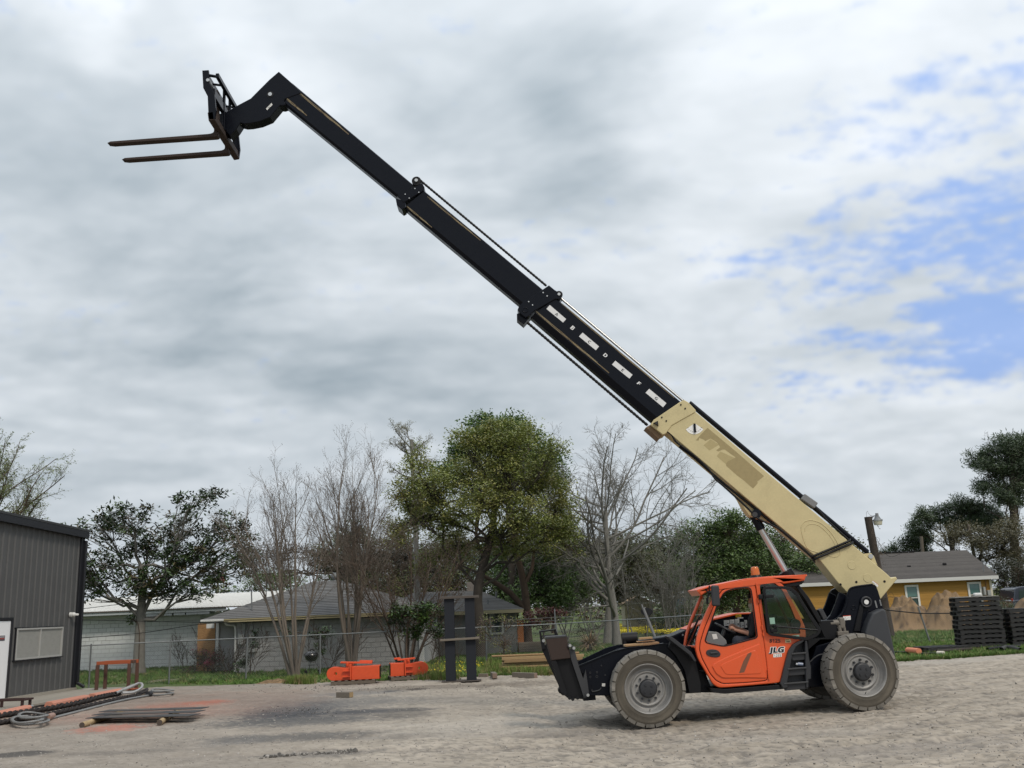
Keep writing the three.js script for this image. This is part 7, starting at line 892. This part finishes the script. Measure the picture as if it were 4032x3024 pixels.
leafyTree('azalea_bush', 'dark azalea bush with magenta flowers beside the wooden door', -41, [[820, 2645], [815, 2600]], 0.04, [[800, 2600, 45, 40], [840, 2590, 35, 45], [780, 2570, 25, 20], [850, 2640, 60, 14], [920, 2650, 50, 10], [740, 2640, 60, 12]], { seed: 101, category: 'bush', cols: [[0.03, 0.045, 0.02], [0.045, 0.05, 0.025], [0.22, 0.015, 0.06], [0.03, 0.04, 0.02], [0.05, 0.045, 0.03]], size: 0.09, wide: 0.5, clumps: 120, clump: 0.22, per: 30, spread: 0.5 });
leafyTree('ivy_shrub', 'leafy ivy shrub against the block wall above the grill', -38.4, [[1262, 2640], [1262, 2560], [1270, 2500]], 0.025, [[1280, 2490, 36, 18], [1262, 2540, 22, 30], [1240, 2500, 20, 18], [1130, 2490, 20, 14]], { seed: 103, category: 'shrub', cols: DARK.concat(GREEN), size: 0.1, wide: 0.6, clumps: 140, clump: 0.2, per: 26, spread: 0.3, gloss: true });
leafyTree('ivy_shrub', 'ivy hanging over the meter boxes on the block house', -38.8, [[985, 2655], [990, 2560], [998, 2520]], 0.02, [[998, 2510, 14, 22], [1004, 2545, 22, 14], [960, 2610, 16, 30], [940, 2640, 14, 16]], { seed: 105, category: 'shrub', cols: DARK.concat(GREEN), size: 0.1, wide: 0.6, clumps: 160, clump: 0.18, per: 24, spread: 0.2, gloss: true });
leafyTree('hedge', 'clipped green hedge behind the telehandler cab', -60, [[2660, 2500], [2660, 2440]], 0.06, [[2600, 2440, 50, 40], [2660, 2425, 55, 42], [2720, 2420, 50, 48], [2630, 2470, 70, 25], [2700, 2470, 70, 25], [2780, 2440, 60, 50]], { seed: 107, category: 'hedge', cols: [[0.07, 0.115, 0.025], [0.055, 0.095, 0.022], [0.09, 0.14, 0.03]], size: 0.13, wide: 0.55, clumps: 160, clump: 0.4, per: 40, spread: 0.6, limbs: false });
leafyTree('dry_shrub', 'brown leafless shrub before the cream shed', -60, [[2540, 2490], [2540, 2440]], 0.05, [[2510, 2440, 45, 24], [2560, 2435, 40, 24], [2330, 2440, 50, 30], [2290, 2480, 60, 30]], { seed: 109, category: 'shrub', cols: BROWN.concat(DARK), size: 0.1, clumps: 90, clump: 0.36, per: 28, spread: 1 });
// brown strappy clump behind the fence
{ const b = onG(2322, 2562), r = rng(111), t = thing('dry_grass_clump', 'large dried strap leaved clump behind the stabilizer legs', 'plant', [b.x, 0, b.z]); const lf = new Leaves(112), pos = [], col = []; for (let i = 0; i < 260; i++) { const a = r() * 6.283, el = 0.25 + r() * 1.2, L = 0.5 + r() * 0.55, w = 0.018, k = 0.7 + r() * 0.6, c = r() < 0.25 ? [0.10, 0.11, 0.04] : [0.24 * k, 0.155 * k, 0.075 * k]; let p = V3(Math.cos(a) * 0.08, 0.12 + r() * 0.1, Math.sin(a) * 0.08), e = el; for (let s = 0; s < 3; s++) { const q = p.clone().add(V3(Math.cos(a) * Math.cos(e), Math.sin(e), Math.sin(a) * Math.cos(e)).multiplyScalar(L / 3)); e -= 0.45; const sx = -Math.sin(a) * w, sz = Math.cos(a) * w, f = s === 2 ? 0.2 : 1; pos.push(p.x - sx, p.y, p.z - sz, p.x + sx, p.y, p.z + sz, q.x + sx * f, q.y, q.z + sz * f, p.x - sx, p.y, p.z - sz, q.x + sx * f, q.y, q.z + sz * f, q.x - sx * f, q.y, q.z - sz * f); for (let m = 0; m < 6; m++) col.push(...c); p = q; } } const g = new THREE.BufferGeometry(); g.setAttribute('position', new THREE.Float32BufferAttribute(pos, 3)); g.setAttribute('color', new THREE.Float32BufferAttribute(col, 3)); g.computeVertexNormals(); part('fronds', g, VM.leaf, t, { kind: 'stuff' }); part('stem', new THREE.CylinderGeometry(0.1, 0.14, 0.3, 9).translate(0, 0.12, 0), BK.dark, t); }
// --- pines and woods on the right
const pineO = (seed, cols = PINE) => ({ seed, bark: BK.pine, cols, size: 0.32, wide: 0.22, clumps: 135, clump: 0.58, per: 64, spread: 3, droop: 0, vary: 0.6 });
leafyTree('pine_tree', 'tall dark pine towering past the yellow house', -76, [[4010, 2450], [3998, 2250], [3990, 2050], [3988, 1880]], 0.4, [[3900, 1800, 70, 45], [3960, 1765, 80, 40], [4030, 1750, 80, 70], [3870, 1850, 55, 30], [3950, 1840, 90, 35], [4040, 1860, 80, 60], [3890, 1910, 60, 30], [3970, 1930, 70, 25], [3930, 1970, 60, 30], [4030, 1960, 60, 40], [4090, 1800, 90, 90], [3850, 1935, 35, 18]], pineO(121)); leafyTree('pine_tree', 'broad topped pine behind the yellow house ridge', -80, [[3760, 2420], [3755, 2250], [3745, 2130], [3720, 2050]], 0.28, [[3620, 2050, 60, 35], [3690, 2025, 70, 40], [3770, 1995, 80, 35], [3840, 2000, 70, 35], [3650, 2085, 60, 25], [3900, 2030, 80, 45], [3740, 2060, 70, 30], [3960, 2060, 70, 50], [3820, 2060, 80, 40]], pineO(123)); leafyTree('pine_tree', 'low rounded dark pine peeping over the yellow house roof', -84, [[3590, 2420], [3590, 2200]], 0.22, [[3580, 2140, 65, 35], [3640, 2120, 55, 35], [3530, 2165, 40, 20], [3620, 2175, 80, 25], [3480, 2182, 40, 12]], pineO(125, [[0.03, 0.055, 0.02], [0.04, 0.07, 0.025]]));
leafyTree('broadleaf_tree', 'brownish budding tree beside the tall pine', -72, [[3860, 2400], [3850, 2250], [3870, 2150]], 0.16, [[3780, 2090, 80, 45], [3860, 2110, 90, 60], [3950, 2130, 90, 70], [4020, 2080, 60, 70], [3900, 2190, 90, 45], [4010, 2190, 70, 60], [3720, 2120, 60, 40], [3800, 2150, 60, 30]], { seed: 127, cols: [[0.115, 0.105, 0.05], [0.09, 0.085, 0.04], [0.14, 0.12, 0.055]], size: 0.16, clumps: 110, clump: 0.6, per: 46, spread: 3, bark: BK.dark }); leafyTree('undergrowth', 'dark undergrowth beside the yellow house corner', -68, [[3980, 2430], [3980, 2330]], 0.1, [[3970, 2300, 70, 70], [4030, 2260, 60, 70], [3950, 2360, 50, 40], [4020, 2360, 60, 40], [3935, 2240, 40, 50], [4090, 2300, 70, 90]], { seed: 129, category: 'bush', cols: [[0.018, 0.026, 0.012], [0.026, 0.036, 0.015], [0.05, 0.05, 0.025]], size: 0.16, clumps: 120, clump: 0.5, per: 36, spread: 2 });
leafyTree('small_bush', 'small green bush beside the parked dark vehicle', -50, [[3950, 2420], [3950, 2400]], 0.04, [[3950, 2385, 30, 22], [3975, 2400, 28, 18]], { seed: 131, category: 'bush', cols: GREEN, size: 0.1, clumps: 160, clump: 0.3, per: 30, spread: 0.6, limbs: false });
bareTree('bare_tree', 'bare slender tree showing its twigs above the tall pine', atZ(4060, 2440, -78).setY(0.4), [{ r: 0.15, len: 12.6, n: 8, t0: 0.72 }], [{ ...oakLv[0], jit: 0.03 }, { ...oakLv[1], len: 0.2 }, { ...oakLv[2], len: 0.55 }, oakLv[3], { ...oakLv[4], n: 3 }], BK.brown, 133);
// row of woods closing the view behind the houses
[[1380, 0], [1560, 1], [1760, 2], [1960, 0], [2180, 1], [2400, 2], [2620, 0], [2840, 1], [3060, 2], [3240, 1]].forEach(([x, k], i) => { const r = rng(300 + i), w = 2225 - x * 0.004; leafyTree('woodland_tree', `${['dim green', 'dull olive', 'brownish'][k]} tree in the row of woods behind the houses`, -78 - k * 3, [[x, 2450], [x, w]], 0.2, [[x - 60, w - 20 * r(), 90, 70], [x + 60, w - 40 * r(), 90, 75], [x, w + 70, 130, 70], [x + 40, w + 130, 130, 60], [x + 10, w - 60 - 50 * r(), 80, 60]], { seed: 310 + i, cols: [[[0.07, 0.11, 0.03], [0.055, 0.09, 0.026]], [[0.13, 0.14, 0.042], [0.10, 0.115, 0.036]], [[0.11, 0.09, 0.045], [0.09, 0.085, 0.04]]][k], size: 0.24, wide: 0.6, clumps: 95, clump: 0.75, per: 38, spread: 3, group: 'woods behind the houses' }); });
// distant woods closing the horizon
{ const lf = new Leaves(141), r = rng(142); for (let i = 0; i < 760; i++) { const x = -170 + r() * 340, z = -125 - r() * 30, h = (1.5 + 5.5 * Math.pow(r(), 1.3)) * (0.6 + 0.6 * (fbm(x * 0.05, 1, 2, 2) + 0.5)), c = [GREEN, OLIVE, BROWN, DARK][Math.floor(r() * 4)][0]; for (let j = 0; j < 42; j++) { const d = randDir(r); lf.leaf(x + d.x * 2.6, Math.max(0.2, h * 0.5 + d.y * h * 0.5), z + d.z * 2.2, 0.75, 0.55, c, 0.5); } } const m = part('distant_woods', lf.geo(), VM.leaf, scene); m.userData = { label: 'low distant woods along the horizon behind the houses', category: 'woods', kind: 'stuff' }; }
// --- grass
{
  const bl = [], bc = [], r0 = rng(151); for (let i = 0; i < 9; i++) { const a = r0() * 6.283, l = 0.6 + r0() * 0.5, x = (r0() - 0.5) * 0.9, z = (r0() - 0.5) * 0.9, w = 0.07, e = 0.25 + r0() * 0.5, tx = x + Math.cos(a) * e * l, tz = z + Math.sin(a) * e * l, sx = -Math.sin(a) * w, sz = Math.cos(a) * w; bl.push(x - sx, 0, z - sz, x + sx, 0, z + sz, tx, l, tz); }
  const g = new THREE.BufferGeometry(); g.setAttribute('position', new THREE.Float32BufferAttribute(bl, 3)); g.computeVertexNormals();
  const field = (n, fn, name, label, cat, m = new THREE.MeshStandardMaterial({ color: 0xffffff, roughness: 0.9, side: THREE.DoubleSide }), geo = g) => { const im = new THREE.InstancedMesh(geo, m, n), o = new THREE.Object3D(), c = new THREE.Color(), r = rng(n); for (let i = 0; i < n; i++) { const [x, z, s, h, col] = fn(r); o.position.set(x, gh(x) - 0.05 + (o.lift || 0), z); o.scale.set(s, h, s); o.rotation.set(0, r() * 6.283, 0); o.updateMatrix(); im.setMatrixAt(i, o.matrix); im.setColorAt(i, c.setRGB(...col)); } im.name = name; im.userData = { label, category: cat, kind: 'stuff' }; im.castShadow = im.receiveShadow = true; scene.add(im); };
  const gc = r => { const k = 0.7 + r() * 0.6, d = r(); return d < 0.13 ? [0.23 * k, 0.20 * k, 0.09 * k] : [0.085 * k, 0.155 * k, 0.03 * k]; };
  field(60000, r => { const px = -100 + r() * 4250, e = r(), x0 = onG(px, 2660).x, p = onG(px, lerp(2690, 2530, Math.pow(e, 0.8)) - (px > 2600 ? 55 : 0)); let z = Math.min(p.z, edgeZ(p.x) - 0.02 - r() * 0.4); const bare = fbm(p.x * 0.28, 3, z * 0.28, 4) + fbm(p.x * 1.9, 7, z * 1.9, 3) * 0.5; const s = bare > 0.2 ? 0.02 : 0.11 + r() * 0.12; return [p.x, z, s, (bare > 0.2 ? 0.04 : 0.07 + r() * 0.09) * (z < -30 ? 1 : 1), gc(r)]; }, 'grass', 'short green grass behind the yard', 'grass');
  field(2600, r => { const c = [[1720, 2672, 90, 8], [1640, 2668, 60, 10], [2010, 2650, 120, 10], [1180, 2690, 60, 4], [1700, 2640, 140, 14], [2120, 2655, 120, 6], [1960, 2625, 90, 16]][Math.floor(r() * 7)], p = onG(c[0] + (r() + r() - 1) * c[2], c[1] + (r() + r() - 1) * c[3]), k = 0.7 + r() * 0.6; return [p.x, p.z, 0.12 + r() * 0.14, 0.14 + r() * 0.22, r() < 0.3 ? [0.20 * k, 0.16 * k, 0.07 * k] : [0.12 * k, 0.18 * k, 0.035 * k]]; }, 'tall_weeds', 'taller weeds along the yard edge around fittings and columns', 'weeds');
  const fl = new THREE.IcosahedronGeometry(1, 0).translate(0, 6, 0); field(4200, r => { const k = r(); const c = k < 0.9 ? [2570, 2484, 150, 18] : k < 0.94 ? [1760, 2622, 170, 10] : [1700, 2640, 140, 12], p = onG(c[0] + (r() * 2 - 1) * c[2], c[1] + (r() * 2 - 1) * c[3]), s = (k < 0.9 ? 0.042 : 0.02) * (0.6 + r() * 0.7); return [p.x, p.z, s, s, [0.75, 0.62, 0.03]]; }, 'yellow_flowers', 'patches of small yellow flowers in the lawn', 'flowers', new THREE.MeshStandardMaterial({ color: 0xffffff, roughness: 0.8 }), fl);
}

// ---------------------------------------------------------------- driver
function sdfMesh(caps, cell, k, pad = 0.05) { // caps: [a, b, ra, rb] tapered capsules joined by a smooth minimum
  const bb = new THREE.Box3(); for (const [a, b, ra, rb] of caps) { bb.expandByPoint(a.clone().addScalar(Math.max(ra, rb) + pad)); bb.expandByPoint(a.clone().addScalar(-Math.max(ra, rb) - pad)); bb.expandByPoint(b.clone().addScalar(Math.max(ra, rb) + pad)); bb.expandByPoint(b.clone().addScalar(-Math.max(ra, rb) - pad)); }
  const c = bb.getCenter(V3(0, 0, 0)), s = bb.getSize(V3(0, 0, 0)), S = Math.max(s.x, s.y, s.z), res = Math.ceil(S / cell), mc = new MarchingCubes(res, new THREE.MeshStandardMaterial(), false, false, 60000), h = res / 2; mc.isolation = 0;
  const p = V3(0, 0, 0), ab = caps.map(([a, b]) => b.clone().sub(a)), l2 = ab.map(v => Math.max(1e-9, v.lengthSq()));
  for (let z = 0; z < res; z++) for (let y = 0; y < res; y++) for (let x = 0; x < res; x++) { p.set(c.x + (x - h) / h * S / 2, c.y + (y - h) / h * S / 2, c.z + (z - h) / h * S / 2); let d = 1e3; for (let i = 0; i < caps.length; i++) { const [a, , ra, rb] = caps[i], v = ab[i], t = clamp(((p.x - a.x) * v.x + (p.y - a.y) * v.y + (p.z - a.z) * v.z) / l2[i]), dx = p.x - a.x - v.x * t, dy = p.y - a.y - v.y * t, dz = p.z - a.z - v.z * t, e = Math.sqrt(dx * dx + dy * dy + dz * dz) - lerp(ra, rb, t), q = Math.max(k - Math.abs(d - e), 0) / k; d = Math.min(d, e) - q * q * k * 0.25; } mc.field[x + y * res + z * res * res] = -d; }
  mc.update(); const n = mc.count, P = new Float32Array(n * 3), N = new Float32Array(n * 3); for (let i = 0; i < n; i++) { P[i * 3] = c.x + mc.positionArray[i * 3] * S / 2; P[i * 3 + 1] = c.y + mc.positionArray[i * 3 + 1] * S / 2; P[i * 3 + 2] = c.z + mc.positionArray[i * 3 + 2] * S / 2; }
  const g = new THREE.BufferGeometry(); g.setAttribute('position', new THREE.BufferAttribute(P, 3)); g.setAttribute('normal', new THREE.BufferAttribute(new Float32Array(mc.normalArray.slice(0, n * 3)), 3)); g.setAttribute('uv', new THREE.BufferAttribute(new Float32Array(n * 2), 2)); return g;
}
{
  const d = thing('person', 'driver in dark shirt and cap, white bearded, one hand on the steering wheel', 'person', T0.toArray()); d.rotation.z = TILT;
  const z = -0.66, J = (x, y, dz = 0) => P3(kB, [x, y], z + dz);
  const head = J(992, 440), neck = J(1006, 575), chest = J(1020, 690), belly = J(1030, 850), hip = J(1040, 925), sh = s => J(1018, 632, s * 0.19), hipS = s => J(1040, 935, s * 0.1), knee = s => J(775, 930, s * 0.13), ankle = s => J(690, 1200, s * 0.13), toe = s => J(600, 1225, s * 0.14);
  const elN = J(945, 850, 0.24), wrN = J(752, 800, 0.10), hdN = J(712, 778, 0.07), elF = J(950, 850, -0.24), wrF = J(760, 770, -0.12), hdF = J(715, 750, -0.12);
  const up = V3(0, 1, 0), fw = V3(-1, 0, 0), H = (f, u, s) => head.clone().addScaledVector(fw, f).addScaledVector(up, u).add(V3(0, 0, s));
  const bodyCaps = [[neck, H(0, -0.05, 0), 0.058, 0.06], [chest, neck, 0.14, 0.07], [belly, chest, 0.15, 0.15], [hip, belly, 0.15, 0.15]];
  for (const s of [-1, 1]) { bodyCaps.push([hipS(s), knee(s), 0.085, 0.06], [knee(s), ankle(s), 0.058, 0.04], [chest, sh(s), 0.1, 0.065]); }
  bodyCaps.push([sh(1), elN, 0.056, 0.042], [elN, wrN, 0.042, 0.028], [sh(-1), elF, 0.056, 0.042], [elF, wrF, 0.042, 0.028]);
  const headCaps = [[H(-0.015, 0.045, 0), H(0.01, 0.04, 0), 0.098, 0.094], [H(0.03, -0.05, 0), H(0.055, -0.085, 0), 0.066, 0.046], [H(0.088, 0.01, 0), H(0.112, -0.022, 0), 0.012, 0.017], [H(0.07, 0.03, 0.035), H(0.07, 0.03, -0.035), 0.03, 0.03], [H(0.0, 0.0, 0.088), H(-0.01, 0.03, 0.092), 0.016, 0.02], [H(0, 0, -0.088), H(-0.01, 0.03, -0.092), 0.016, 0.02], [H(0, -0.05, 0), neck, 0.06, 0.058], [H(0.085, -0.05, -0.02), H(0.085, -0.05, 0.02), 0.02, 0.02]];
  const handCaps = (w, h, s) => { const f = h.clone().sub(w).normalize(), side = V3(0, 0, 1), dn = V3(-0.25, -1, 0).normalize(), out = [[w, h, 0.028, 0.038]]; for (let i = 0; i < 4; i++) { const k = h.clone().addScaledVector(side, (i - 1.5) * 0.021), L = [0.9, 1, 0.95, 0.75][i], a = k.clone().addScaledVector(f, 0.042 * L), b = a.clone().addScaledVector(f, 0.008).addScaledVector(dn, 0.03 * L), c = b.clone().addScaledVector(f, -0.022 * L).addScaledVector(dn, 0.012); out.push([k, a, 0.0105, 0.010], [a, b, 0.010, 0.009], [b, c, 0.009, 0.008]); } const t0 = h.clone().addScaledVector(side, s * 0.03).addScaledVector(f, -0.03), t1 = t0.clone().addScaledVector(side, s * 0.022).addScaledVector(f, 0.025), t2 = t1.clone().addScaledVector(f, 0.022).addScaledVector(dn, 0.02); out.push([t0, t1, 0.014, 0.011], [t1, t2, 0.011, 0.009]); return out; };
  const skin = mat(0.42, 0.215, 0.145, 0.6); const body = part('body', [sdfMesh(bodyCaps, 0.016, 0.05), sdfMesh(headCaps, 0.006, 0.03), sdfMesh(handCaps(wrN, hdN, 1), 0.0036, 0.012), sdfMesh(handCaps(wrF, hdF, -1), 0.0036, 0.012)], skin, d);
  const grow = (list, r) => list.map(([a, b, ra, rb]) => [a, b, ra + r, rb + r]); const slv = (a, b, t) => a.clone().lerp(b, t);
  part('shirt', sdfMesh(grow([[chest, slv(chest, neck, 0.55), 0.14, 0.09], [belly, chest, 0.15, 0.15], [hip, belly, 0.15, 0.15], [chest, sh(1), 0.1, 0.065], [chest, sh(-1), 0.1, 0.065], [sh(1), elN, 0.058, 0.046], [sh(-1), elF, 0.058, 0.046]], 0.014), 0.016, 0.05), mat(0.014, 0.015, 0.018, 0.9), body); part('trousers', sdfMesh(grow([1, -1].flatMap(s => [[hipS(s), knee(s), 0.085, 0.06], [knee(s), ankle(s), 0.058, 0.044]]).concat([[hip, hip, 0.14, 0.14]]), 0.014), 0.016, 0.05), mat(0.03, 0.035, 0.05, 0.9), body);
  for (const s of [1, -1]) part('shoe', sdfMesh([[ankle(s), toe(s), 0.05, 0.04]], 0.012, 0.03), mat(0.04, 0.03, 0.02, 0.8), body);
  part('beard', sdfMesh([[H(0.045, -0.06, 0.05), H(0.085, -0.09, 0), 0.036, 0.042], [H(0.045, -0.06, -0.05), H(0.085, -0.09, 0), 0.036, 0.042], [H(0.075, -0.1, 0), H(0.085, -0.165, 0), 0.05, 0.026]], 0.006, 0.03), mat(0.5, 0.46, 0.38, 0.95), body); part('hair', sdfMesh([[H(-0.03, 0.02, 0), H(-0.02, -0.05, 0), 0.1, 0.085]], 0.01, 0.02), mat(0.32, 0.3, 0.27, 0.95), body);
  part('cap', [sdfMesh([[H(-0.02, 0.075, 0), H(0.015, 0.075, 0), 0.106, 0.1]], 0.007, 0.02), prism(soft([[0, -0.09], [0.09, -0.075], [0.12, 0], [0.09, 0.075], [0, 0.09]], 4, 0.6), 0, 0.01, 0).rotateX(Math.PI / 2).rotateY(Math.PI).rotateZ(0.12).translate(...H(0.08, 0.058, 0).toArray())], mat(0.012, 0.012, 0.014, 0.8), body); for (const s of [-1, 1]) part('eye', new THREE.SphereGeometry(0.011, 8, 6).translate(...H(0.094, 0.018, s * 0.032).toArray()), mat(0.05, 0.04, 0.04, 0.3), body);
}

renderer.render(scene, camera);
